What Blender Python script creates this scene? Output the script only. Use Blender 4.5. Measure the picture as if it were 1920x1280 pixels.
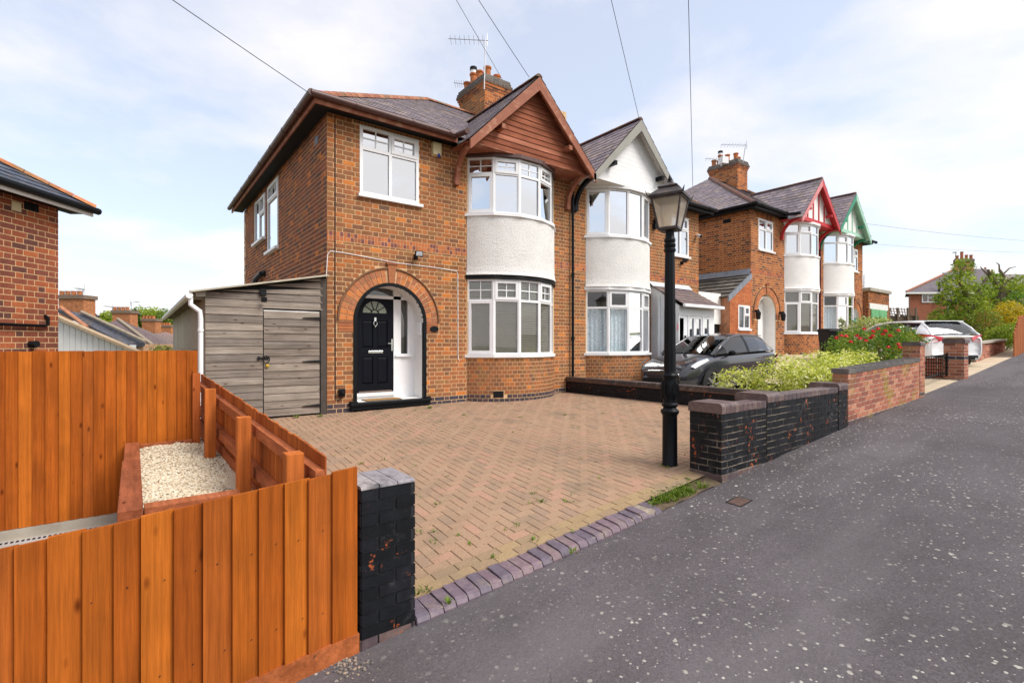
import bpy, math, random
from mathutils import Vector, Matrix, noise
from mathutils.geometry import tessellate_polygon

for o in list(bpy.data.objects): bpy.data.objects.remove(o)
SC = bpy.context.scene
COL = SC.collection
R = math.radians
rnd = random.Random(7)

# ------------------------------------------------------------------ camera
FPX = 940.0
YAW = R(37.07)
CAM = Vector((-2.7745, -9.1836, 1.245))
cd = bpy.data.cameras.new('camera'); cam = bpy.data.objects.new('camera', cd); COL.objects.link(cam)
cd.sensor_width = 36; cd.lens = 36*FPX/1920; cd.shift_y = 6/1920; cd.clip_end = 3000; cd.clip_start = .05
cam.location = CAM; cam.rotation_euler = (R(90), 0, -YAW)
SC.camera = cam

# ------------------------------------------------------------------ sky
SUN_EL, SUN_AZ = 48.0, 152.0        # azimuth clockwise from +Y (into the houses); sun stands in front, to the right
w = bpy.data.worlds.new('World'); SC.world = w; w.use_nodes = True
nt = w.node_tree; nt.nodes.clear(); N = nt.nodes; LK = nt.links
out = N.new('ShaderNodeOutputWorld'); bg = N.new('ShaderNodeBackground'); bg.inputs[1].default_value = .13
sky = N.new('ShaderNodeTexSky'); sky.sky_type = 'NISHITA'; sky.sun_disc = False
sky.sun_elevation = R(SUN_EL); sky.sun_rotation = R(SUN_AZ); sky.air_density = 1.0; sky.dust_density = 1.5; sky.ozone_density = 1.2
tc = N.new('ShaderNodeTexCoord')
sep = N.new('ShaderNodeSeparateXYZ'); LK.new(tc.outputs['Generated'], sep.inputs[0])
mx = N.new('ShaderNodeMath'); mx.operation = 'MAXIMUM'; mx.inputs[1].default_value = 0.0; LK.new(sep.outputs['Z'], mx.inputs[0])
ad = N.new('ShaderNodeMath'); ad.operation = 'ADD'; ad.inputs[1].default_value = .16; LK.new(mx.outputs[0], ad.inputs[0])
cxyz = N.new('ShaderNodeCombineXYZ')
for i, a in enumerate('XY'):
    dv = N.new('ShaderNodeMath'); dv.operation = 'DIVIDE'; LK.new(sep.outputs[a], dv.inputs[0]); LK.new(ad.outputs[0], dv.inputs[1]); LK.new(dv.outputs[0], cxyz.inputs[i])
n1 = N.new('ShaderNodeTexNoise'); n1.inputs['Scale'].default_value = 1.15; n1.inputs['Detail'].default_value = 9; n1.inputs['Roughness'].default_value = .56; n1.inputs['Distortion'].default_value = .15
mp = N.new('ShaderNodeMapping'); mp.inputs['Location'].default_value = (3.7, 1.9, 0); LK.new(cxyz.outputs[0], mp.inputs[0]); LK.new(mp.outputs[0], n1.inputs[0])
n2 = N.new('ShaderNodeTexNoise'); n2.inputs['Scale'].default_value = .33; n2.inputs['Detail'].default_value = 3; LK.new(mp.outputs[0], n2.inputs[0])
rp = N.new('ShaderNodeValToRGB'); rp.color_ramp.elements[0].position = .45; rp.color_ramp.elements[1].position = .60
mixn = N.new('ShaderNodeMath'); mixn.operation = 'MULTIPLY_ADD'; mixn.inputs[1].default_value = .45
LK.new(n2.outputs[0], mixn.inputs[0])
m8 = N.new('ShaderNodeMath'); m8.operation = 'MULTIPLY'; m8.inputs[1].default_value = .62; LK.new(n1.outputs[0], m8.inputs[0]); LK.new(m8.outputs[0], mixn.inputs[2])
LK.new(mixn.outputs[0], rp.inputs[0])
# a thin white veil over all of the sky, then brighter cloud heaps
veil = N.new('ShaderNodeMix'); veil.data_type = 'RGBA'; veil.inputs['Factor'].default_value = .60; veil.inputs[7].default_value = (2.72, 2.78, 2.98, 1)
LK.new(sky.outputs[0], veil.inputs[6])
cl = N.new('ShaderNodeMix'); cl.data_type = 'RGBA'; cl.inputs[7].default_value = (3.55, 3.42, 3.45, 1)
LK.new(rp.outputs[0], cl.inputs[0]); LK.new(veil.outputs[2], cl.inputs[6])
LK.new(cl.outputs[2], bg.inputs[0]); LK.new(bg.outputs[0], out.inputs[0])

# ------------------------------------------------------------------ sun
sd = bpy.data.lights.new('sun', 'SUN'); sd.energy = 1.5; sd.angle = R(30); sd.color = (1, .955, .88); sd.specular_factor = .25
so = bpy.data.objects.new('sun', sd); COL.objects.link(so)
az = R(SUN_AZ); dirv = Vector((math.sin(az)*math.cos(R(SUN_EL)), math.cos(az)*math.cos(R(SUN_EL)), math.sin(R(SUN_EL))))
so.rotation_euler = dirv.to_track_quat('Z', 'Y').to_euler(); so.location = (5, -20, 30)
SC.view_settings.view_transform = 'Standard'; SC.view_settings.look = 'None'; SC.view_settings.gamma = 1
SC.view_settings.exposure = 1.25
SC.render.engine = 'CYCLES'
SC.cycles.max_bounces = 7; SC.cycles.diffuse_bounces = 3; SC.cycles.glossy_bounces = 3; SC.cycles.transparent_max_bounces = 10; SC.cycles.caustics_reflective = False; SC.cycles.caustics_refractive = False

# ------------------------------------------------------------------ small maths
FW = Vector((math.sin(YAW), math.cos(YAW), 0)); RT = Vector((math.cos(YAW), -math.sin(YAW), 0)); UP = Vector((0, 0, 1))
def ray(x, y): return FW + RT*((x-960)/FPX) + UP*((646-y)/FPX)
def at(x, y, d): return CAM + ray(x, y)*d
def onY(x, y, Y=0):
    d = ray(x, y); return CAM + d*((Y-CAM.y)/d.y)
def onX(x, y, X=0):
    d = ray(x, y); return CAM + d*((X-CAM.x)/d.x)
def proj(p):
    d = Vector(p)-CAM; z = d.dot(FW)
    if z < .05: return None
    return (960+FPX*d.dot(RT)/z, 646-FPX*d.z/z, z)
def lerp(a, b, t): return a+(b-a)*t
def interp(x, xs, ys):
    if x <= xs[0]: return ys[0]+(x-xs[0])*(ys[1]-ys[0])/(xs[1]-xs[0])
    for i in range(len(xs)-1):
        if x <= xs[i+1]: return lerp(ys[i], ys[i+1], (x-xs[i])/(xs[i+1]-xs[i]))
    return ys[-1]+(x-xs[-1])*(ys[-1]-ys[-2])/(xs[-1]-xs[-2])

# ------------------------------------------------------------------ objects
WM = {}
def tag(o, label=None, cat=None, group=None, kind=None):
    if label: o['label'] = label
    if cat: o['category'] = cat
    if group: o['group'] = group
    if kind: o['kind'] = kind
    return o
def hook(o, parent, mw):
    """place o with world matrix mw under parent"""
    COL.objects.link(o)
    if parent is not None:
        o.parent = parent
        o.matrix_basis = WM[parent.name].inverted() @ mw
    else:
        o.matrix_basis = mw
    WM[o.name] = mw.copy()
    return o
def thing(name, label, cat, loc, group=None):
    o = bpy.data.objects.new(name, None); o.empty_display_size = .2
    hook(o, None, Matrix.Translation(Vector(loc)))
    return tag(o, label, cat, group)

class M:
    """collects faces, builds ONE mesh object"""
    def __init__(s): s.v = []; s.f = []; s.c = []
    def add(s, vs, fs, c=None):
        b = len(s.v); s.v += [Vector(p) for p in vs]
        for f in fs: s.f.append([i+b for i in f]); s.c.append(c or (1, 1, 1))
        return s
    def quad(s, a, b, c, d, col=None): return s.add([a, b, c, d], [(0, 1, 2, 3)], col)
    def box(s, a, b, col=None):
        x0, y0, z0 = a; x1, y1, z1 = b
        return s.add([(x0,y0,z0),(x1,y0,z0),(x1,y1,z0),(x0,y1,z0),(x0,y0,z1),(x1,y0,z1),(x1,y1,z1),(x0,y1,z1)],
                     [(0,3,2,1),(4,5,6,7),(0,1,5,4),(1,2,6,5),(2,3,7,6),(3,0,4,7)], col)
    def obox(s, o, U, V, W, col=None):
        """box spanned by vectors U,V,W from corner o"""
        o = Vector(o); U = Vector(U); V = Vector(V); W = Vector(W)
        p = [o, o+U, o+U+V, o+V, o+W, o+U+W, o+U+V+W, o+V+W]
        return s.add(p, [(0,3,2,1),(4,5,6,7),(0,1,5,4),(1,2,6,5),(2,3,7,6),(3,0,4,7)], col)
    def beam(s, p, q, w, h, up=(0,0,1), col=None):
        """rectangular bar from p to q, width w sideways, height h along up, centred"""
        p = Vector(p); q = Vector(q); d = (q-p).normalized(); up = Vector(up)
        sd = d.cross(up).normalized(); u2 = sd.cross(d).normalized()
        return s.obox(p-sd*w/2-u2*h/2, q-p, sd*w, u2*h, col)
    def tube(s, pts, r, n=8, cap=True, col=None):
        pts = [Vector(p) for p in pts]; rs = r if isinstance(r, (list, tuple)) else [r]*len(pts)
        rings = []
        prev = None
        for i, p in enumerate(pts):
            t = (pts[min(i+1, len(pts)-1)]-pts[max(i-1, 0)]).normalized()
            if prev is None: a = t.orthogonal().normalized()
            else:
                a = prev - t*prev.dot(t); a = a.normalized() if a.length > 1e-6 else t.orthogonal().normalized()
            prev = a; b = t.cross(a)
            rings.append([p+(a*math.cos(2*math.pi*k/n)+b*math.sin(2*math.pi*k/n))*rs[i] for k in range(n)])
        vs = [q for r_ in rings for q in r_]; fs = []
        for i in range(len(pts)-1):
            for k in range(n):
                fs.append((i*n+k, i*n+(k+1) % n, (i+1)*n+(k+1) % n, (i+1)*n+k))
        if cap: fs.append(tuple(range(n))[::-1]); fs.append(tuple((len(pts)-1)*n+k for k in range(n)))
        return s.add(vs, fs, col)
    def lathe(s, prof, o, n=16, col=None, cap=True):
        """prof: (r,z) list, axis z at o"""
        o = Vector(o); vs = []; fs = []
        for r, z in prof:
            for k in range(n): vs.append(o+Vector((r*math.cos(2*math.pi*k/n), r*math.sin(2*math.pi*k/n), z)))
        for i in range(len(prof)-1):
            for k in range(n): fs.append((i*n+k, i*n+(k+1) % n, (i+1)*n+(k+1) % n, (i+1)*n+k))
        if cap: fs.append(tuple(range(n))[::-1]); fs.append(tuple((len(prof)-1)*n+k for k in range(n)))
        return s.add(vs, fs, col)
    def prism(s, poly, W, col=None, caps=True):
        """3D polygon extruded by vector W"""
        poly = [Vector(p) for p in poly]; W = Vector(W); n = len(poly)
        vs = poly+[p+W for p in poly]
        fs = [(i, (i+1) % n, n+(i+1) % n, n+i) for i in range(n)]
        if caps: fs += [tuple(range(n))[::-1], tuple(range(n, 2*n))]
        return s.add(vs, fs, col)
    def build(s, name, mat, parent=None, smooth=False, xf=None, bevel=0, subsurf=0, kind=None):
        vs = [xf(p) for p in s.v] if xf else s.v
        if not vs: return None
        c = Vector((sum(min(p[i] for p in vs) for _ in (0,)) if 0 else (min(p[i] for p in vs)+max(p[i] for p in vs))/2 for i in range(3)))
        me = bpy.data.meshes.new(name); me.from_pydata([tuple(p-c) for p in vs], [], s.f)
        setcol(me, s.c)
        if smooth:
            me.polygons.foreach_set('use_smooth', [True]*len(me.polygons))
        me.materials.append(mat); me.update()
        if smooth and smooth != 'all':
            try: me.set_sharp_from_angle(angle=R(38))
            except Exception: pass
        o = bpy.data.objects.new(name, me)
        hook(o, parent, Matrix.Translation(c))
        if bevel:
            b = o.modifiers.new('bevel', 'BEVEL'); b.width = bevel; b.segments = 2; b.limit_method = 'ANGLE'
        if subsurf:
            b = o.modifiers.new('sub', 'SUBSURF'); b.levels = subsurf; b.render_levels = subsurf
        if kind: o['kind'] = kind
        return o
def setcol(me, cols):
    a = me.attributes.new('Col', 'FLOAT_COLOR', 'FACE')
    flat = []
    for c in cols: flat += [c[0], c[1], c[2], 1.0]
    a.data.foreach_set('color', flat)

# pieces: many alike small solids; the ones that show largest become objects, the rest one 'stuff' part
MESHC = {}
class Pieces:
    def __init__(s): s.p = []
    def add(s, frame, lv, lf, col, parent, name, key=None, n=None, force=False):
        """frame: world Matrix, lv local verts, lf faces, n = outward direction in world for visibility"""
        s.p.append((frame, lv, lf, col, parent, name, key, n, force))
    def size(s, it):
        fr, lv, lf, col, par, name, key, n, force = it
        if force: return 1e9
        c = fr.translation
        if n is not None and n.dot(CAM-c) <= 0: return -1
        ps = [proj(fr @ Vector(v)) for v in lv]
        if any(q is None for q in ps): return -1
        x0 = min(q[0] for q in ps); x1 = max(q[0] for q in ps); y0 = min(q[1] for q in ps); y1 = max(q[1] for q in ps)
        if x1 < 0 or x0 > 1920 or y1 < 0 or y0 > 1280: return -1
        return (x1-x0)*(y1-y0)
    def emit(s, root, mat, stuff_name, limit=300, hide=None):
        order = []
        for i, it in enumerate(s.p):
            z = s.size(it)
            if z > 0 and hide and hide(it[0].translation): z = -1
            order.append((z, i))
        order.sort(reverse=True)
        pick = set(i for z, i in order[:limit] if z > 0)
        rest = M()
        for i, it in enumerate(s.p):
            fr, lv, lf, col, par, name, key, n, force = it
            if i in pick:
                k = (key, col, mat.name) if key is not None else None
                me = MESHC.get(k) if k else None
                if me is None:
                    me = bpy.data.meshes.new(name); me.from_pydata([tuple(v) for v in lv], [], lf); setcol(me, [col]*len(lf)); me.materials.append(mat); me.update()
                    if k: MESHC[k] = me
                hook(bpy.data.objects.new(name, me), par, fr)
            else:
                rest.add([fr @ Vector(v) for v in lv], lf, col)
        if rest.v: rest.build(stuff_name, mat, root, kind='stuff')
def boxlv(u, v, d):
    """brick of size u x v, front face at local y=0, body going to +y by d; centred in x,z; back left open"""
    u /= 2; v /= 2
    return [(-u,0,-v),(u,0,-v),(u,0,v),(-u,0,v),(-u,d,-v),(u,d,-v),(u,d,v),(-u,d,v)]
BOXF = [(0,1,2,3),(0,4,5,1),(1,5,6,2),(2,6,7,3),(3,7,4,0)]
def mfrom(o, X, Y, Z):
    m = Matrix.Identity(4)
    for i in range(3): m[i][0] = X[i]; m[i][1] = Y[i]; m[i][2] = Z[i]; m[i][3] = o[i]
    return m

# ------------------------------------------------------------------ materials
def newmat(name):
    m = bpy.data.materials.new(name); m.use_nodes = True
    nt = m.node_tree; b = nt.nodes['Principled BSDF']
    return m, nt, b
def nd(nt, t, **kw):
    n = nt.nodes.new(t)
    for k, v in kw.items(): setattr(n, k, v)
    return n
def noise_f(nt, scale, detail=4, rough=.55, vec=None, stretch=None):
    g = nd(nt, 'ShaderNodeNewGeometry'); src = vec or g.outputs['Position']
    if stretch:
        mp = nd(nt, 'ShaderNodeMapping'); mp.inputs['Scale'].default_value = stretch; nt.links.new(src, mp.inputs[0]); src = mp.outputs[0]
    n = nd(nt, 'ShaderNodeTexNoise'); n.inputs['Scale'].default_value = scale; n.inputs['Detail'].default_value = detail; n.inputs['Roughness'].default_value = rough
    nt.links.new(src, n.inputs[0]); return n.outputs[0]
def ramp(nt, src, p0, p1, c0=(0,0,0,1), c1=(1,1,1,1)):
    r = nd(nt, 'ShaderNodeValToRGB'); e = r.color_ramp.elements; e[0].position = p0; e[1].position = p1; e[0].color = c0; e[1].color = c1
    nt.links.new(src, r.inputs[0]); return r.outputs[0]
def mixc(nt, fac, a, b, mode='MIX'):
    m = nd(nt, 'ShaderNodeMix', data_type='RGBA', blend_type=mode)
    for s, v in ((0, fac), (6, a), (7, b)):
        if hasattr(v, 'links') or hasattr(v, 'is_linked'): nt.links.new(v, m.inputs[s])
        elif isinstance(v, (int, float)): m.inputs[s].default_value = v
        else: m.inputs[s].default_value = tuple(v)[:3]+(1,)
    return m.outputs[2]
def bumpn(nt, b, h, strength=.4, dist=.01):
    n = nd(nt, 'ShaderNodeBump'); n.inputs['Strength'].default_value = strength; n.inputs['Distance'].default_value = dist
    nt.links.new(h, n.inputs['Height']); nt.links.new(n.outputs[0], b.inputs['Normal']); return n
def mat(name, col=(1,1,1), attr=False, rough=.8, var=.2, vscale=6, bump=0, bscale=60, spec=.3, metal=0, coat=0, stretch=None, dirt=None, dscale=2.5, bdist=.01):
    m, nt, b = newmat(name)
    if attr:
        a = nd(nt, 'ShaderNodeAttribute', attribute_name='Col'); base = a.outputs['Color']
        base = mixc(nt, 1.0, base, col, 'MULTIPLY') if tuple(col) != (1,1,1) else base
    else:
        rgb = nd(nt, 'ShaderNodeRGB'); rgb.outputs[0].default_value = tuple(col)+(1,); base = rgb.outputs[0]
    if var:
        f = noise_f(nt, vscale, 5, .6, stretch=stretch)
        g = ramp(nt, f, .3, .7, (1-var,)*3+(1,), (1+var,)*3+(1,))
        base = mixc(nt, 1.0, base, g, 'MULTIPLY')
    if dirt:
        f2 = noise_f(nt, dscale, 6, .65); base = mixc(nt, ramp(nt, f2, .52, .72), base, dirt)
    nt.links.new(base, b.inputs['Base Color'])
    b.inputs['Roughness'].default_value = rough; b.inputs['Specular IOR Level'].default_value = spec; b.inputs['Metallic'].default_value = metal
    if coat: b.inputs['Coat Weight'].default_value = coat; b.inputs['Coat Roughness'].default_value = .05
    if bump: bumpn(nt, b, noise_f(nt, bscale, 4, .6, stretch=stretch), bump, bdist)
    return m

MT = {}
def brickmat():
    m, nt, b = newmat('brick')
    a = nd(nt, 'ShaderNodeAttribute', attribute_name='Col'); base = a.outputs['Color']
    base = mixc(nt, 1.0, base, ramp(nt, noise_f(nt, 42, 5, .65), .3, .7, (.76,.76,.76,1), (1.22,1.22,1.22,1)), 'MULTIPLY')
    base = mixc(nt, 1.0, base, ramp(nt, noise_f(nt, .55, 4, .6), .3, .7, (.84,.82,.80,1), (1.16,1.16,1.16,1)), 'MULTIPLY')
    base = mixc(nt, 1.0, base, ramp(nt, noise_f(nt, 5, 3, .6, stretch=(1,1,.35)), .35, .7, (.9,.9,.9,1), (1.1,1.1,1.1,1)), 'MULTIPLY')
    nt.links.new(base, b.inputs['Base Color']); b.inputs['Roughness'].default_value = .9; b.inputs['Specular IOR Level'].default_value = .2
    bumpn(nt, b, noise_f(nt, 160, 4, .6), .5, .004)
    return m
MT['brick'] = brickmat()
MT['mortar'] = mat('mortar', (.64, .425, .235), rough=.95, var=.16, vscale=12, bump=.3, bscale=200, bdist=.003)
MT['mortar_grey'] = mat('mortar_grey', (.50, .43, .34), rough=.95, var=.25, vscale=9, bump=.3, bscale=200, bdist=.003)
MT['upvc'] = mat('upvc', (.82, .825, .84), rough=.35, var=.05, vscale=2, spec=.4)
MT['render'] = mat('render', (.82, .81, .785), rough=.95, var=.05, vscale=3, bump=1.0, bscale=48, bdist=.03)
MT['paint_white'] = mat('paint_white', (.80, .79, .77), rough=.7, var=.06, vscale=3, bump=.15, bscale=30)
MT['slate'] = mat('slate', attr=True, rough=.75, var=.28, vscale=7, bump=.4, bscale=60, dirt=(.16,.13,.10))
MT['clay'] = mat('clay', attr=True, rough=.85, var=.25, vscale=14, bump=.3, bscale=80, dirt=(.20,.14,.07))
MT['brown_paint'] = mat('brown_paint', (.30, .105, .058), rough=.65, var=.15, vscale=5, bump=.15, bscale=40, dirt=(.46,.25,.165), dscale=5)
MT['brown_plastic'] = mat('brown_plastic', (.085, .036, .031), rough=.45, var=.08, vscale=3, spec=.5)
MT['black_paint'] = mat('black_paint', (.006, .007, .009), rough=.42, var=.2, vscale=5, spec=.16)
MT['black_matt'] = mat('black_matt', (.012, .012, .013), rough=.65, spec=.2, var=.2, vscale=8)
MT['door_paint'] = mat('door_paint', (.005, .006, .010), rough=.5, spec=.10, var=.15, vscale=5, bump=.25, bscale=25, stretch=(6,6,.5), bdist=.003)
MT['grey_paint'] = mat('grey_paint', (.30, .29, .26), rough=.6, var=.08, vscale=4)
MT['red_paint'] = mat('red_paint', (.50, .03, .035), rough=.45, var=.1, vscale=4)
MT['green_paint'] = mat('green_paint', (.02, .24, .13), rough=.45, var=.1, vscale=4)
MT['mint_paint'] = mat('mint_paint', (.34, .58, .44), rough=.5, var=.1, vscale=4)
MT['pink_paint'] = mat('pink_paint', (.62, .22, .22), rough=.5, var=.1, vscale=4)
MT['chrome'] = mat('chrome', (.75, .75, .76), rough=.18, var=0, metal=1)
MT['steel'] = mat('steel', (.45, .45, .46), rough=.4, var=.1, metal=.8)
MT['cream'] = mat('cream', (.66, .56, .34), rough=.5, var=.06, vscale=5)
MT['lead'] = mat('lead', (.22, .24, .28), rough=.6, var=.2, vscale=6)
MT['lead_white'] = mat('lead_white', (.55, .58, .62), rough=.5, var=.2, vscale=6)
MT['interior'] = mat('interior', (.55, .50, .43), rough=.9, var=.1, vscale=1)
MT['curtain'] = mat('curtain', (.66, .66, .66), rough=.9, var=.08, vscale=4)
MT['blind'] = mat('blind', (.84, .72, .54), rough=.6, var=.05, vscale=4)
MT['lace'] = mat('lace', (.62, .68, .68), rough=.9, var=.3, vscale=26)
MT['rubber'] = mat('rubber', (.02, .02, .02), rough=.8, var=.2, vscale=20)
MT['doormat'] = mat('doormat', (.36, .20, .07), rough=.95, var=.3, vscale=120, bump=.6, bscale=300)
MT['leaf'] = None
MT['bark'] = mat('bark', (.16, .12, .085), rough=.95, var=.35, vscale=9, bump=.7, bscale=25, stretch=(1,1,.3), bdist=.03)
MT['concrete'] = mat('concrete', (.40, .36, .30), rough=.95, var=.2, vscale=5, bump=.3, bscale=120, dirt=(.24,.21,.15))
MT['panel_conc'] = mat('panel_conc', attr=True, rough=.95, var=.14, vscale=6, bump=.3, bscale=90)
MT['asbestos'] = mat('asbestos', (.47, .42, .33), rough=.95, var=.2, vscale=6, bump=.4, bscale=40)
MT['soil'] = mat('soil', (.13, .095, .06), rough=1, var=.4, vscale=12, bump=.8, bscale=40, bdist=.03)
MT['ground'] = mat('ground', (.12, .13, .06), rough=1, var=.4, vscale=.3)
MT['sandy'] = mat('sandy', (.52, .42, .30), rough=.95, var=.15, vscale=4, bump=.2, bscale=80)
MT['stone'] = mat('stone', attr=True, rough=.9, var=.12, vscale=60)
MT['wire'] = mat('wire', (.03, .03, .035), rough=.6, var=0)
MT['tail_red'] = mat('tail_red', (.62, .02, .03), rough=.12, var=0, spec=.5, coat=.5)
MT['headlight'] = mat('headlight', (.50, .52, .56), rough=.3, var=.35, vscale=28, spec=.5)
MT['plate_yellow'] = mat('plate_yellow', (.80, .52, .01), rough=.4, var=0)
MT['petal'] = mat('petal', (.62, .02, .025), rough=.6, var=.2, vscale=50)
MT['car_black'] = mat('car_black', (.022, .023, .032), rough=.25, var=0, spec=.6, coat=1)
MT['car_white'] = mat('car_white', (.84, .85, .87), rough=.3, var=0, spec=.5, coat=.8)

def wood(name, attr_mul=(1,1,1), grain=(40,40,1.6), bumpd=.003, knots=True, rough=.75, dark=.45):
    m, nt, b = newmat(name)
    a = nd(nt, 'ShaderNodeAttribute', attribute_name='Col'); base = mixc(nt, 1.0, a.outputs['Color'], attr_mul, 'MULTIPLY')
    oi = nd(nt, 'ShaderNodeObjectInfo'); g = nd(nt, 'ShaderNodeNewGeometry')
    sc = nd(nt, 'ShaderNodeVectorMath', operation='SCALE'); sc.inputs[0].default_value = (3.1, 5.7, 9.3); nt.links.new(oi.outputs['Random'], sc.inputs['Scale'])
    ad = nd(nt, 'ShaderNodeVectorMath', operation='ADD'); nt.links.new(g.outputs['Position'], ad.inputs[0]); nt.links.new(sc.outputs[0], ad.inputs[1])
    P = ad.outputs[0]
    f = noise_f(nt, 1.0, 6, .62, vec=P, stretch=grain)
    base = mixc(nt, 1.0, base, ramp(nt, f, .32, .68, (1-dark,)*3+(1,), (1.15,)*3+(1,)), 'MULTIPLY')
    f3 = noise_f(nt, 1.0, 3, .5, vec=P, stretch=tuple(q*.3 for q in grain)); base = mixc(nt, 1.0, base, ramp(nt, f3, .35, .65, (.82,.80,.76,1), (1.13,1.14,1.16,1)), 'MULTIPLY')
    f2 = noise_f(nt, 2.3, 3, .5, vec=P)
    base = mixc(nt, 1.0, base, ramp(nt, f2, .3, .7, (.82,.82,.82,1), (1.14,1.14,1.14,1)), 'MULTIPLY')
    if knots:
        mp = nd(nt, 'ShaderNodeMapping'); k = tuple(9.0 if q > 10 else 3.4 for q in grain); mp.inputs['Scale'].default_value = k; nt.links.new(P, mp.inputs[0])
        v = nd(nt, 'ShaderNodeTexVoronoi'); v.inputs['Scale'].default_value = 1.0; nt.links.new(mp.outputs[0], v.inputs[0])
        kn = ramp(nt, v.outputs['Distance'], .04, .15, (.34,.26,.20,1), (1,1,1,1)); base = mixc(nt, 1.0, base, kn, 'MULTIPLY')
    fg = noise_f(nt, 1.0, 4, .7, vec=P, stretch=tuple(q*4 for q in grain)); base = mixc(nt, 1.0, base, ramp(nt, fg, .3, .7, (.86,.85,.83,1), (1.12,1.12,1.12,1)), 'MULTIPLY')
    nt.links.new(base, b.inputs['Base Color']); b.inputs['Roughness'].default_value = max(rough,.82); b.inputs['Specular IOR Level'].default_value = .15
    bumpn(nt, b, mixc(nt, .5, f, fg), .6, bumpd)
    return m
MT['fence'] = wood('fence_wood', dark=.2, grain=(55,55,1.3))
MT['fence_rail'] = wood('fence_rail_wood', grain=(30, 3, 30), dark=.25)
MT['plank'] = wood('weathered_plank', grain=(3.0, 110, 110), dark=.38, rough=.9, bumpd=.006)
MT['clad'] = wood('gable_board', grain=(2.2, 60, 60), dark=.3, rough=.6, knots=False)

def glass(name, tint=(.9,.95,1), base=.16, k=1.6, refl=(1,1,1), wave=.12):
    m, nt, b = newmat(name); nt.nodes.remove(b)
    o = nt.nodes['Material Output']
    tr = nd(nt, 'ShaderNodeBsdfTransparent'); tr.inputs[0].default_value = tint+(1,)
    gl = nd(nt, 'ShaderNodeBsdfGlossy'); gl.inputs['Roughness'].default_value = .01; gl.inputs[0].default_value = refl+(1,)
    fr = nd(nt, 'ShaderNodeFresnel'); fr.inputs[0].default_value = 1.5
    ma = nd(nt, 'ShaderNodeMath', operation='MULTIPLY_ADD', use_clamp=True); ma.inputs[1].default_value = k; ma.inputs[2].default_value = base
    nt.links.new(fr.outputs[0], ma.inputs[0])
    g = nd(nt, 'ShaderNodeTexNoise'); ge = nd(nt, 'ShaderNodeNewGeometry'); nt.links.new(ge.outputs['Position'], g.inputs[0]); g.inputs['Scale'].default_value = 1.3; g.inputs['Detail'].default_value = 1
    bp = nd(nt, 'ShaderNodeBump'); bp.inputs['Strength'].default_value = wave; bp.inputs['Distance'].default_value = .02; nt.links.new(g.outputs[0], bp.inputs['Height']); nt.links.new(bp.outputs[0], gl.inputs['Normal'])
    mx = nd(nt, 'ShaderNodeMixShader'); nt.links.new(ma.outputs[0], mx.inputs[0]); nt.links.new(tr.outputs[0], mx.inputs[1]); nt.links.new(gl.outputs[0], mx.inputs[2])
    nt.links.new(mx.outputs[0], o.inputs[0]); return m
MT['glass'] = glass('glass', base=.70, k=.9, refl=(.95,.98,1))
MT['glass_low'] = glass('glass_low', base=.05, k=.9)
MT['car_glass'] = glass('car_glass', tint=(.12,.15,.18), base=.05, k=1.0, wave=.0)
MT['screen_glass'] = glass('screen_glass', tint=(.78,.88,.85), base=.05, k=1.0, wave=.0)
MT['lamp_glass'] = mat('lamp_glass', (.62,.50,.30), rough=.3, var=.25, vscale=9, spec=.5)

def leafmat():
    m, nt, b = newmat('leaf')
    a = nd(nt, 'ShaderNodeAttribute', attribute_name='Col')
    o = nt.nodes['Material Output']
    b.inputs['Roughness'].default_value = .5; b.inputs['Specular IOR Level'].default_value = .3
    nt.links.new(a.outputs['Color'], b.inputs['Base Color'])
    tl = nd(nt, 'ShaderNodeBsdfTranslucent'); nt.links.new(mixc(nt, 1.0, a.outputs['Color'], (1.2,1.25,.6), 'MULTIPLY'), tl.inputs[0])
    mx = nd(nt, 'ShaderNodeMixShader'); mx.inputs[0].default_value = .35; nt.links.new(b.outputs[0], mx.inputs[1]); nt.links.new(tl.outputs[0], mx.inputs[2]); nt.links.new(mx.outputs[0], o.inputs[0])
    return m
MT['leaf'] = leafmat()

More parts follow.
